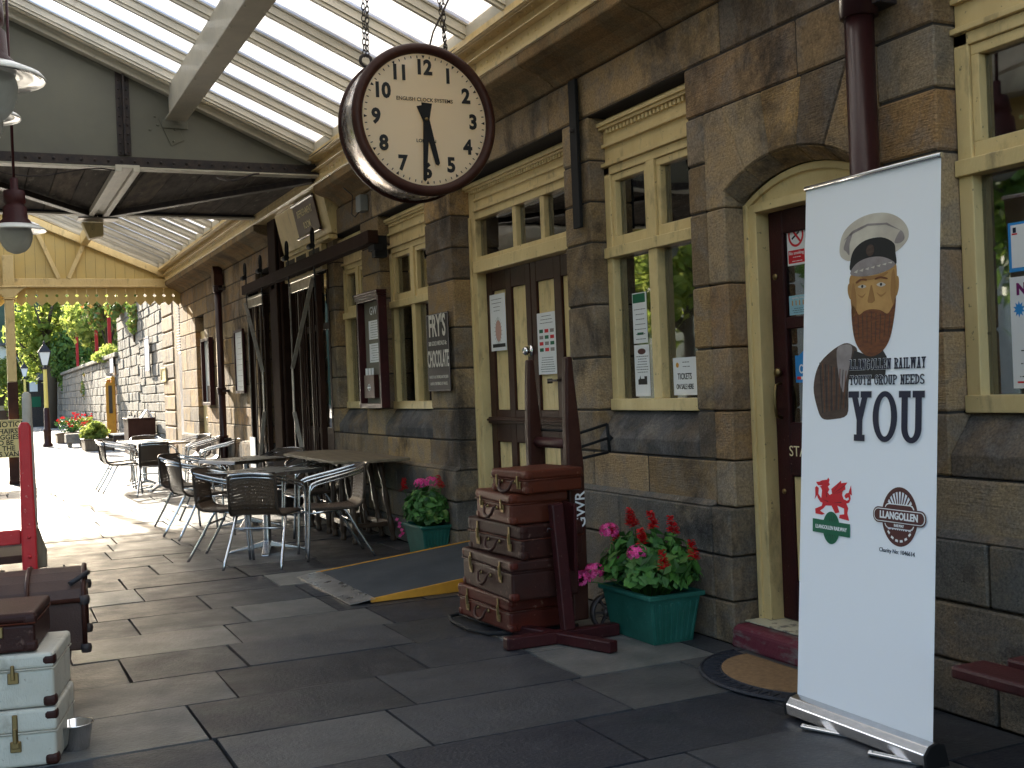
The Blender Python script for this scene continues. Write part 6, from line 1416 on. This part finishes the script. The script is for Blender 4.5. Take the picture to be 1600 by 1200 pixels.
def planter(x0, y0, x1, y1, label, plabel, heads, seed):
    random.seed(seed)
    cx, cy_ = (x0+x1)/2, (y0+y1)/2; t = thing('planter', label, 'planter', (cx, cy_, 0), 0, 'green plastic flower troughs along the wall')
    f = MB(); fx = .035; h = .25; A = [(x0, y0), (x1, y0), (x1, y1), (x0, y1)]; Bq = [(x0-fx, y0-fx), (x1+fx, y0-fx), (x1+fx, y1+fx), (x0-fx, y1+fx)]
    f.add([(a, b, 0) for a, b in A]+[(a, b, h) for a, b in Bq], [(3,2,1,0), (0,1,5,4), (1,2,6,5), (2,3,7,6), (3,0,4,7)])
    n = 8     # ribs on the ends and fine ribs on the sides
    for k in range(n):
        u = (k+.5)/n; xa_ = x0+(x1-x0)*u; xb_ = (x0-fx)+(x1-x0+2*fx)*u; f.bar((xa_, y0-.002, .015), (xb_, y0-fx*.86-.002, h*.86), (x1-x0)/n*.55, .012, up=(0,1,0)); f.bar((xa_, y1+.002, .015), (xb_, y1+fx*.86+.002, h*.86), (x1-x0)/n*.55, .012, up=(0,1,0))
    f.build('trough', m_green, t, bevel=.004)
    f = MB(); e = fx+.018
    for (a, b, c, d) in ((x0-e, x1+e, y0-e, y0-fx+.012), (x0-e, x1+e, y1+fx-.012, y1+e), (x0-e, x0-fx+.012, y0-fx+.013, y1+fx-.013), (x1+fx-.012, x1+e, y0-fx+.013, y1+fx-.013)): f.box(a, b, c, d, h-.012, h+.014)
    f.build('rim', m_green, t, bevel=.006, seg=2)
    f = MB(); f.box(x0-.02, x1+.02, y0-.02, y1+.02, h-.05, h-.03); f.build('compost', m_joint, t)
    p = thing('flowering_plants', plabel, 'flowers', (cx, cy_, h-.03), 0, 'geraniums and salvias growing in the green troughs')
    f = MB(); ln = MB()
    N = 520
    for i in range(N):
        u, v = rnd(-1, 1), rnd(-1, 1); rr = math.sqrt(rnd(.15, 1)); th_ = rnd(0, 2*PI)
        px = cx+math.cos(th_)*rr*(x1-x0)*.95; py = cy_+math.sin(th_)*rr*(y1-y0)*.78
        zt_ = h+.02+.30*math.sqrt(max(0, 1-rr*rr*.85)); pz = h+.0+(zt_-h)*rnd(.3, 1)
        nr = (math.cos(th_)*rr+rnd(-.4, .4), math.sin(th_)*rr+rnd(-.4, .4), rnd(.3, 1.1))
        if rnd(0, 1) < .62: leafpoly(f, (px, py, pz), rnd(.018, .040), nr, 0)
        else: leafpoly(f, (px, py, pz+.02), rnd(.035, .06), nr, 1)
        if i % 3 == 0: ln.tube([(cx+(px-cx)*.3, cy_+(py-cy_)*.3, h-.03), (cx+(px-cx)*.7, cy_+(py-cy_)*.7, h+(pz-h)*.6), (px, py, pz)], .0025, 4, caps=False)
    f.build('leaves', m_leaf, p)
    for (hx, hy, hz, kind) in heads:
        ln.tube([(cx+(hx-cx)*.4, cy_+(hy-cy_)*.4, h), (cx+(hx-cx)*.8, cy_+(hy-cy_)*.8, h+(hz-h)*.6), (hx, hy, hz-.02)], .003, 5, caps=False)
        q = MB()
        if kind == 'p':
            for i in range(60):
                d_ = Vector((rnd(-1, 1), rnd(-1, 1), rnd(-.5, 1))).normalized(); c0 = Vector((hx, hy, hz))+Vector((d_.x*.052, d_.y*.052, d_.z*.040))
                a_ = d_.orthogonal().normalized(); b_ = d_.cross(a_)
                for k in range(5):
                    w_ = 2*PI*k/5+rnd(0, .3); e1 = a_*math.cos(w_)+b_*math.sin(w_); e2 = a_*math.cos(w_+.55)+b_*math.sin(w_+.55); e0 = a_*math.cos(w_-.55)+b_*math.sin(w_-.55)
                    q.add([c0, c0+e0*.009+d_*.002, c0+e1*.014+d_*.004, c0+e2*.009+d_*.002], [(0, 1, 2, 3)])
            q.build('pink_flower_head', m_pink, p)
        else:
            ax = Vector((rnd(-.3, .3), rnd(-.3, .3), 1)).normalized()
            for i in range(75):
                t_ = rnd(0, 1); c0 = Vector((hx, hy, hz-.03))+ax*(t_*.10); an = rnd(0, 2*PI); d_ = Vector((math.cos(an), math.sin(an), rnd(-.1, .9))).normalized(); L = .046*(1-.5*t_); s_v = d_.cross(ax).normalized()*.009
                q.add([c0, c0+d_*L*.55+s_v, c0+d_*L+Vector((0, 0, -.006)), c0+d_*L*.55-s_v], [(0, 1, 2, 3)])
            q.build('red_flower_spike', m_red, p)
    ln.build('stems', m_leaf, p)
planter(3.12, 5.02, 3.36, 5.45, 'green ribbed plastic flower trough right of the suitcase stack', 'pink geraniums and red salvias with round leaves in the right-hand trough',
  [(3.12, 5.44, .555, 'p'), (3.02, 5.44, .345, 'p'), (2.98, 5.50, .30, 'p'), (3.10, 5.12, .47, 'p'), (3.12, 5.33, .385, 'p'), (3.2, 5.30, .61, 'r'), (3.2, 5.10, .62, 'r'), (3.18, 5.46, .50, 'r'), (3.1, 4.86, .45, 'r'), (3.2, 4.74, .50, 'r'), (3.16, 5.16, .53, 'r'), (3.24, 5.40, .60, 'r'), (3.24, 4.98, .60, 'r')], 11)
planter(3.24, 8.62, 3.42, 8.98, 'green ribbed plastic flower trough left of the ramp, by the wooden tables', 'pink geraniums and red salvias in the smaller trough beside the ramp',
  [(3.30, 8.84, .59, 'p'), (3.34, 8.70, .61, 'p'), (3.22, 9.02, .56, 'r'), (3.38, 8.58, .60, 'r'), (3.24, 8.86, .38, 'r'), (3.30, 8.72, .33, 'r')], 23)
t = thing('fallen_petals', 'two fallen pink petals hanging low by the turned table leg', 'petals', (3.40, 9.7, .08))
f = MB()
for k in range(6): c0 = Vector((3.38+rnd(-.03, .03), 9.60+rnd(-.05, .05), .05+.03*k)); f.add([c0, c0+Vector((.02, .01, .02)), c0+Vector((.0, .03, .03)), c0+Vector((-.02, .01, .01))], [(0, 1, 2, 3)])
f.build('petals', m_pink, t)
random.seed(77)
#OUTSIDE

# ================================================================ BEYOND THE CANOPY
# wooded valley sides
def hill(name, pts_fn, nx, ny, mat):
    f = MB(); vs_ = [pts_fn(i/(nx-1), j/(ny-1)) for j in range(ny) for i in range(nx)]
    f.add(vs_, [(j*nx+i, j*nx+i+1, (j+1)*nx+i+1, (j+1)*nx+i) for j in range(ny-1) for i in range(nx-1)], 0, True); o = f.build(name, mat); o['kind'] = 'structure'; return o
from mathutils import noise as mn
def hz(x, y): return 5*mn.noise(Vector((x*.03, y*.03, 0)))+2.2*mn.noise(Vector((x*.13, y*.13, 3)))+1.3*mn.noise(Vector((x*.4, y*.4, 7)))
hill('hill_beyond', lambda u, v: ((-260+520*u), 190+200*v, -3+72*math.sin(min(1, v*1.05)*PI/2)*(1-.25*u)+hz(-260+520*u, 190+200*v)*min(1, v*4)), 170, 60, m_hillside)
hill('hill_across_the_line', lambda u, v: (-48-130*v, -120+330*u, -2+46*math.sin(v*PI/2)+hz(-48-130*v, -120+330*u)*min(1, v*5)), 130, 40, m_hillside)
hill('hill_behind_the_station', lambda u, v: (30+120*v, 20+200*u, -1+40*math.sin(v*PI/2)+hz(30+120*v, 20+200*u)*min(1, v*5)), 90, 30, m_hillside)

def crown(f, c, rad, n, size, clumps=14, flat=.8, seed=0):
    rs = random.Random(seed); c = Vector(c); cl = []
    for k in range(clumps):
        d = Vector((rs.gauss(0, 1), rs.gauss(0, 1), rs.gauss(0, 1))).normalized(); r = rs.uniform(.35, .85)
        cl.append((Vector((c.x+d.x*rad[0]*r, c.y+d.y*rad[1]*r, c.z+d.z*rad[2]*r)), rs.uniform(.28, .48)))
    for i in range(n):
        cc, k = cl[i % clumps]; d = Vector((rs.gauss(0, 1), rs.gauss(0, 1), rs.gauss(0, 1)*flat)).normalized(); q = rs.uniform(.6, 1.08)
        p = cc+Vector((d.x*rad[0]*k*q, d.y*rad[1]*k*q, d.z*rad[2]*k*q)); s = size*rs.uniform(.6, 1.3)
        nr = (d+Vector((rs.uniform(-.7, .7), rs.uniform(-.7, .7), rs.uniform(-.4, .8)))).normalized(); a = nr.orthogonal().normalized(); b = nr.cross(a); w = rs.uniform(0, 6.28)
        a, b = a*math.cos(w)+b*math.sin(w), b*math.cos(w)-a*math.sin(w)
        f.add([p-a*s, p+b*s*.5, p+a*s, p-b*s*.5], [(0, 1, 2, 3)])
def tree(x, y, z0, h, r, label, mat, n=2600, size=.22, seed=1, trunk=True, group=None, cat='tree', nm='tree', low=.30):
    t = thing(nm, label, cat, (x, y, z0), 0, group); rs = random.Random(seed)
    f = MB(); crown(f, (x, y, z0+h*(.5+low/2)), (r, r, h*(.5-low/2)), n, size, 20, seed=seed); f.build('crown', mat, t)
    f = MB(); top = Vector((x+rs.uniform(-.2, .2)*r, y, z0+h*.8)); f.tube([(x, y, z0), (x+.02*h, y, z0+h*.35), top], [.035*h, .026*h, .008*h], 8)
    for k in range(7):
        a = rs.uniform(0, 6.28); zz = rs.uniform(.3, .65)*h; f.tube([(x, y, z0+zz), (x+math.cos(a)*r*.4, y+math.sin(a)*r*.4, z0+zz+.10*h), (x+math.cos(a)*r*.8, y+math.sin(a)*r*.8, z0+zz+.2*h)], [.014*h, .009*h, .003*h], 6)
    f.build('trunk', m_bark, t); return t
# retaining wall of coursed rubble
def rubble(y0, y1, xw, ztop, mb, seed, zb=-.05, hmin=.2, hmax=.34):
    rs = random.Random(seed); z = zb
    while z < ztop-.05:
        z1 = min(ztop, z+rs.uniform(hmin, hmax)); y = y0
        while y < y1-.02:
            e = min(y1, y+rs.uniform(.3, .85)); 
            if y1-e < .2: e = y1
            mb.box(xw-rs.uniform(.0, .035), xw+.35, y+.004, e-.004, z+.004, z1-.004); y = e
        z = z1
rw = thing('retaining_wall', 'tall sunlit stone retaining wall beside the platform beyond the building', 'wall', (4.2, 40, 0))
f = MB(); rubble(28.2, 33.0, 4.2, 5.4, f, 3); rubble(33.0, 38.2, 4.2, 4.15, f, 13); rubble(38.2, 84, 4.2, 2.75, f, 4); f.build('wall_face', m_rubble, rw, bevel=.02)
f = MB(); f.box(4.5, 4.9, 28.2, 33.0, -.1, 5.35); f.box(4.5, 4.9, 33.0, 38.2, -.1, 4.1); f.box(4.5, 9, 38.2, 84, -.1, 2.7); f.box(4.9, 9, 24, 33, -.1, 5.3); f.box(4.9, 9, 33, 38.2, -.1, 4.0); f.build('wall_core', m_mortar, rw)
f = MB(); y = 38.2
while y < 84: f.box(4.08, 4.6, y+.01, y+.88, 2.76, 2.90); y += .9
f.build('wall_coping', m_rubble, rw, bevel=.02)
qp = thing('stone_pier', 'ochre quoined stone pier at the near end of the tall retaining wall', 'pier', (4.2, 27.4, 0))
f = MB(); z = -.02
k = 0
while z < 5.4: f.box(4.10, 5.2, 26.6, 28.18, z+.006, z+.36); z += .366; k += 1
f.build('quoin_blocks', m_stone, qp, bevel=.03)
f = MB(); f.box(4.12, 5.1, 21.9, 26.6, -.1, 5.4); f.build('pier_return_wall', m_stone, qp)
t = thing('side_gate', 'tall pale side door with a dark louvred panel above, at the end of the building', 'door', (3.75, 23.1, 0))
f = MB(); f.box(3.74, 3.80, 22.6, 23.55, 0, 2.28); f.build('door_sheet', M('pale_sheet_door', (.45,.42,.42), .35, metal=.4, col2=(.25,.22,.22), vs=2, amt=.6), t, bevel=.01)
f = MB(); f.box(3.76, 3.80, 22.6, 23.55, 2.30, 3.6)
z = 2.32
while z < 3.58: f.prism([(3.70, z), (3.76, z+.03), (3.76, z+.04), (3.70, z+.01)], (0, 22.6, 0), (1,0,0), (0,0,1), (0, .95, 0)); z += .055
f.build('louvres', m_black, t)
f = MB(); f.tube([(3.66, 22.45, 0), (3.66, 22.45, 1.9), (3.66, 22.5, 2.0)], .03, 8); f.lathe([(.03, -.03), (.05, -.03), (.05, .03), (.03, .03)], (3.66, 22.45, 1.15), 10); f.build('vent_pipe', m_iron, t)
# things on the wall
for (ya_, yb_, za, zb, lb) in ((31.3, 30.5, 2.12, 2.94, 'white poster panel on the tall retaining wall, nearest the stone pier'), (39.9, 38.9, 2.3, 3.35, 'white poster panel farther along the retaining wall, by the ivy')):
    sheet('wall_poster', lb, 'poster', 4.10, ya_, yb_, za, zb if zb < 3 else 2.74, m_white, .01, frame=(.04, .01), fm=m_capgrey)
t, s = sheet('wall_plaque', 'small cream plaque fixed low on the retaining wall near the pier', 'sign', 4.09, 28.4, 27.7, 1.80, 2.06, m_signyellow, .02, frame=(.04, .02), fm=m_cream); lines(s, 4.089, 28.3, 27.8, 1.87, 2.0, 3)
t = thing('yellow_door', 'yellow door standing open in the retaining wall', 'door', (4.0, 40, 0))
f = MB(); f.box(3.84, 4.12, 38.9, 38.96, 0, 1.95); f.build('door_leaf', m_yellow, t, bevel=.01); f = MB(); f.box(3.92, 4.03, 38.88, 38.9, .95, 1.85); f.build('door_glass', m_dark, t)
f = MB(); f.box(4.02, 4.14, 38.98, 39.08, 0, 2.05); f.box(4.02, 4.14, 40.4, 40.5, 0, 2.05); f.box(4.02, 4.14, 38.98, 40.5, 2.05, 2.15); f.build('door_frame', m_yellow, t, bevel=.01)
# ivy and plants
def bush(x, y, z, r, label, mat, n, size, seed, nm='shrub', cat='shrub', group=None):
    t = thing(nm, label, cat, (x, y, z-r[2]), 0, group); f = MB(); crown(f, (x, y, z), r, n, size, 16, seed=seed); f.build('leaves', mat, t)
    f = MB(); rs = random.Random(seed)
    for k in range(6): f.tube([(x, y, z-r[2]), (x+rs.uniform(-.5, .5)*r[0], y+rs.uniform(-.5, .5)*r[1], z+rs.uniform(-.1, .5)*r[2])], [.03*r[2], .01*r[2]], 5)
    f.build('stems', m_bark, t); return t
bush(4.35, 36.6, 4.25, (.5, 1.9, .75), 'ivy clump hanging over the top end of the tall retaining wall', m_ivy, 1800, .11, 5)
bush(4.35, 33.9, 4.6, (.45, 1.2, .7), 'leafy creeper spilling over the notch in the tall retaining wall', m_treeyel, 1300, .10, 66)
bush(4.15, 33.8, 3.6, (.20, .8, .6), 'sparse climbing plant on the face of the tall retaining wall', m_ivy, 500, .07, 6)
bush(4.8, 40.5, 5.0, (1.0, 2.2, 1.1), 'yellow-green shrub on the terrace just past the tall wall', m_treeyel, 2200, .13, 7)
bush(4.7, 46, 4.9, (1.1, 2.6, 1.6), 'tangled green shrub with autumn leaves on the terrace, between red posts', m_ivy, 2400, .14, 8)
bush(4.9, 53, 5.0, (1.3, 3.0, 1.9), 'bright sunlit shrub farther along the terrace', m_treeyel, 2600, .17, 9)
bush(4.35, 43.0, 3.0, (.45, 2.6, .45), 'low pale green plants trailing along the lower wall coping', m_treeyel, 1500, .09, 67)
bush(4.3, 51.5, 2.2, (.25, 1.2, 1.0), 'green creeper hanging down the lower retaining wall', m_ivy, 500, .09, 10)
for i, (y, z) in enumerate(((48.5, 5.4), (43.6, 5.2), (58, 5.4))):
    t = thing('red_post', ('red pergola post on the terrace above the lower retaining wall', 'nearer red pergola post beside the terrace shrubs', 'farthest red pergola post against the trees')[i], 'post', (4.5, y, 2.9), 0, 'red posts on the terrace')
    f = MB(); f.box(4.45, 4.57, y-.06, y+.06, 2.9, z); f.build('post', m_redpaint, t, bevel=.01); f = MB(); f.box(4.42, 4.60, y-.09, y+.09, z, z+.06); f.build('post_cap', m_redpaint, t)
tree(3.6, 66, -.9, 10.2, 2.0, 'yellow-green leafy tree beyond the street lamps', m_treeyel, 3600, .20, 21, low=.25)
tree(2.7, 74, -.9, 7.6, 1.7, 'shorter yellow-green tree to the left of the lamps', m_treeyel, 3000, .19, 22, low=.2)
tree(4.9, 64, 1.5, 5.2, 1.1, 'dense dark green conifer by the end of the terrace', m_tree, 4200, .15, 23, low=.0)
tree(7.6, 78, 0, 9.5, 2.8, 'tall spreading tree rising behind the terrace shrubs', m_treeyel, 4200, .26, 24)
# trees and buildings across the tracks (seen in the window glass)
for i, (x, y, h, r, m_) in enumerate(((-15, 3, 8.5, 3.0, m_tree), (-17, 10, 10, 3.6, m_treeyel), (-15.5, 17, 8.8, 3.2, m_tree), (-18, 25, 10.5, 3.8, m_tree), (-16, 34, 9, 3.4, m_treeyel), (-17, -5, 9, 3.4, m_tree), (-19, 46, 11, 4.2, m_tree), (-19, -14, 11, 4.2, m_tree))):
    tree(x, y, -.3, h, r, 'leafy tree on the far platform, reflected in the station windows', m_, 2600, .27, 40+i, group='trees across the tracks', low=.18)
def house(x0, x1, y0, y1, zw, zr_, label, wins, name='house', wall_m=None):
    t = thing(name, label, 'house', ((x0+x1)/2, (y0+y1)/2, 0)); f = MB(); f.box(x0, x1, y0, y1, -1, zw); f.prism([(y0, zw), (y1, zw), ((y0+y1)/2, zr_-.1)], (x0, 0, 0), (0,1,0), (0,0,1), (x1-x0, 0, 0)); w = f.build('wall', wall_m or m_render, t)
    f = MB(); ym = (y0+y1)/2
    for s in (-1, 1):
        ye = y0-.4 if s < 0 else y1+.4; f.prism([(ym, zr_), (ye, zw-.2), (ye, zw-.08), (ym, zr_+.14)], (x0-.3, 0, 0), (0,1,0), (0,0,1), (x1-x0+.6, 0, 0))
    r_ = f.build('roof', m_slate, t); f = MB(); f.box(x0+.6, x0+1.3, ym-.5, ym+.5, zr_-.3, zr_+1.2); f.build('chimney', m_render, r_)
    for (xx, yy, zz, w_, h_) in wins:
        f = MB(); f.box(xx, xx+.06, yy, yy+w_, zz, zz+h_); wf = f.build('window', m_lampw, t); f = MB(); f.box(xx+.05, xx+.08, yy+.08, yy+w_-.08, zz+.08, zz+h_-.08); f.build('pane', m_dark, wf)
    return t
house(-27, -20, 6, 20, 6.2, 9.5, 'long pale house across the tracks behind the trees', [(-20+.0, 8+3*k, z, 1.1, 1.4) for k in range(4) for z in (.9, 3.6)])
house(-30, -23, 30, 42, 6.5, 9.8, 'second pale house farther along behind the far platform', [(-23+.0, 32+3*k, z, 1.1, 1.4) for k in range(3) for z in (.9, 3.6)])
# distant canopy and coach
t = thing('distant_shelter', 'distant white gabled platform shelter with a scalloped edge at the left edge', 'shelter', (0, 76, -.9))
f = MB(); f.prism([(-6, 3.75), (3.0, 3.75), (3.0, 3.9), (2.2, 4.9), (-6, 4.9)], (0, 75, 0), (1,0,0), (0,0,1), (0, .2, 0)); f.build('fascia', m_lampw, t); f = MB(); x = -6
while x < 2.95: f.prism(valboard(.40, 0, -.25, -.45), (x, 74.9, 3.74), (1,0,0), (0,0,1), (0, .05, 0)); x += .42
f.build('valance', m_lampw, t); f = MB(); f.prism([(-6, 4.91), (2.25, 4.91), (3.05, 3.95), (3.2, 3.95), (2.35, 5.05), (-6, 5.05)], (0, 74.6, 0), (1,0,0), (0,0,1), (0, 8, 0)); f.build('roof', m_slate, t)
f = MB()
for x in (-3, .2, 2.8): f.box(x-.1, x+.1, 75.3, 75.5, -.9, 3.74)
f.build('post', m_cream, t)
t = thing('railway_coach', 'cream and brown railway coach standing in the distance at the left edge', 'coach', (0, 80, -.9))
f = MB(); f.box(-14, 2.7, 79, 81.6, .0, 1.0); f.build('lower_body', m_coachb, t); f = MB(); f.box(-14, 2.7, 79, 81.6, 1.0, 2.5); cb = f.build('upper_body', m_coach, t)
f = MB(); f.prism([(78.9, 2.5), (81.7, 2.5), (81.3, 2.85), (80.3, 3.0), (79.3, 2.85)], (-14.1, 0, 0), (0,1,0), (0,0,1), (16.9, 0, 0)); f.build('roof', m_capgrey, t)
for k in range(9): f = MB(); f.box(-13+1.75*k, -12+1.75*k, 78.96, 79, 1.3, 2.1); f.build('window', m_dark, cb)
f = MB(); f.box(-13.5, 2.4, 79.4, 81.2, -.75, -.02); f.build('bogies', m_black, t)
t = thing('dark_hut', 'small dark hut with two notice sheets at the far end of the platform', 'hut', (3.2, 73, -.9))
f = MB(); f.box(2.85, 4.2, 72, 75, -.9, 2.7); f.build('wall', m_iron, t); f = MB(); f.prism([(2.7, 2.7), (4.35, 2.7), (3.5, 3.2)], (0, 71.8, 0), (1,0,0), (0,0,1), (0, 3.4, 0)); f.build('roof', m_slate, t)
f = MB(); f.box(2.92, 3.35, 71.96, 72, 2.05, 2.65); f.build('white_notice', m_white, t); f = MB(); f.box(2.92, 3.5, 71.96, 72, 1.15, 1.75); f.build('green_notice', m_print_green, t)
# street lamps
def street_lamp(x, y, h, label):
    t = thing('street_lamp', label, 'street lamp', (x, y, 0), 0, 'lantern posts on the platform')
    f = MB(); f.lathe([(.15, 0), (.15, .08), (.11, .12), (.11, .45), (.13, .5), (.09, .56), (.085, 1.2), (.065, 1.22)], (x, y, 0), 14); f.build('base', m_brown, t)
    f = MB(); f.lathe([(.062, 1.2), (.055, h*.72)], (x, y, 0), 12); f.build('post', M('lamp_post_yellow', (.80,.62,.16), .5) if 'lamp_post_yellow' not in bpy.data.materials else bpy.data.materials['lamp_post_yellow'], t)
    f = MB(); z = h*.72; f.lathe([(.055, 0), (.08, .03), (.05, .08), (.03, .14)], (x, y, z), 12)
    for s in (-1, 1): f.tube([(x, y, z+.03), (x+s*.13, y, z+.05), (x+s*.15, y, z+.14)], .012, 6)
    f.build('lantern_bracket', m_iron, t)
    f = MB(); z2 = z+.14; n = 4
    f.lathe([(.12, 0), (.24, .40)], (x, y, z2), 4, M=Matrix.Rotation(PI/4, 4, 'Z'), smooth=False); f.build('lantern_glass', m_lampw, t)
    f = MB(); f.lathe([(.28, .40), (.10, .60), (.04, .66), (.05, .70), (0, .80)], (x, y, z2), 4, M=Matrix.Rotation(PI/4, 4, 'Z'), smooth=False, cap=False)
    for k in range(4): a = k*PI/2+PI/4; f.tube([(x+.12*math.cos(a), y+.12*math.sin(a), z2), (x+.24*math.cos(a), y+.24*math.sin(a), z2+.4)], .012, 5)
    f.build('lantern_roof', m_iron, t)
street_lamp(2.02, 38.4, 3.35, 'nearer lantern post with pale yellow shaft on the sunny platform')
street_lamp(2.30, 62, 3.6, 'farther lantern post, half hidden behind the nearer column')
# planters with flowers, grass tub, benches, box
def tub(x, y, w, d, h, label, plabel, mats, n, size, seed, red=0):
    t = thing('flower_tub', label, 'planter', (x, y, 0), 0, 'flower tubs along the retaining wall'); f = MB(); f.box(x-w/2, x+w/2, y-d/2, y+d/2, 0, h*.9); f.box(x-w/2-.03, x+w/2+.03, y-d/2-.03, y+d/2+.03, h*.9, h); f.build('tub', m_wood, t, bevel=.01)
    p = thing('tub_flowers', plabel, 'flowers', (x, y, h), 0, 'plants in the platform tubs'); f = MB(); crown(f, (x, y, h+.22), (w*.55, d*.55, .32), n, size, 12, seed=seed); f.build('leaves', mats, p)
    if red:
        rs = random.Random(seed); f = MB()
        for i in range(red):
            a = rs.uniform(0, 6.28); r = math.sqrt(rs.random()); c0 = Vector((x+math.cos(a)*r*w*.5, y+math.sin(a)*r*d*.5, h+.22+rs.uniform(-.05, .34)*1.0))
            for k in range(5): q = Vector((rs.gauss(0, .04), rs.gauss(0, .04), rs.gauss(0, .03))); f.add([c0+q, c0+q+Vector((.05, 0, .02)), c0+q+Vector((.03, .04, .05)), c0+q+Vector((-.02, .02, .04))], [(0, 1, 2, 3)])
        f.build('red_blooms', m_red, p)
tub(2.95, 41.5, 1.0, 1.2, .35, 'wooden tub of red flowers nearest to the lantern post', 'red and orange flowers beside the lantern post', m_leaf, 900, .04, 31, 16)
tub(3.5, 45.5, .9, 1.4, .35, 'second wooden flower tub farther along the retaining wall', 'pale red flowers in the farther tub', m_treeyel, 800, .05, 32, 10)
tub(3.08, 34, .75, 1.2, .32, 'low wooden tub holding a grassy yellow-green plant', 'grassy yellow-green bush in the low tub', m_treeyel, 1500, .07, 33)
t = thing('stone_trough', 'low stone trough on feet beside the platform edge of the flower beds', 'trough', (2.75, 37.2, 0)); f = MB(); f.box(2.45, 3.05, 36.8, 37.6, .12, .40); f.build('basin', m_rubble, t, bevel=.02); f = MB(); f.box(2.52, 2.62, 36.9, 37.5, 0, .118); f.box(2.88, 2.98, 36.9, 37.5, 0, .118); f.build('feet', m_rubble, t)
def wbench(x, y, label, m_, rz=0):
    t = thing('platform_bench', label, 'bench', (x, y, 0), rz, 'benches along the retaining wall')
    for k in range(3): f = MB(); f.box(-.25+.17*k, -.10+.17*k, -.7, .7, .42, .45); f.build('seat_slat', m_, t, world=False)
    for k in range(3): f = MB(); f.box(.26, .29, -.7, .7, .55+.13*k, .65+.13*k); f.build('back_slat', m_, t, world=False)
    for yy in (-.6, .6): f = MB(); f.prism([(-.25, .418), (.30, .418), (.30, .95), (.34, .95), (.36, 0), (.30, 0), (.24, .3), (-.18, .3), (-.24, 0), (-.29, 0)], (0, yy, 0), (1,0,0), (0,0,1), (0, .05, 0)); f.build('iron_end', m_iron, t, world=False)
wbench(3.6, 33, 'white slatted bench left of the brown box', m_lampw); wbench(3.75, 50, 'far white bench near the lower retaining wall', m_lampw)
t = thing('brown_box', 'large brown wooden box with an open white book on top, beyond the far chairs', 'box', (3.86, 30.3, 0))
f = MB(); f.box(3.46, 4.12, 30, 30.9, 0, .86); f.build('box_body', m_brown, t, bevel=.01); f = MB(); f.box(3.43, 4.12, 29.97, 30.93, .862, .90); f.build('box_lid', m_pipe, t, bevel=.006)
f = MB(); f.prism([(3.80, .901), (3.84, .901), (3.98, 1.10), (3.95, 1.10)], (0, 30.2, 0), (1,0,0), (0,0,1), (0, .3, 0)); f.prism([(4.05, .901), (4.09, .901), (3.99, 1.10), (3.97, 1.10)], (0, 30.2, 0), (1,0,0), (0,0,1), (0, .3, 0)); f.build('white_sign', m_white, t)
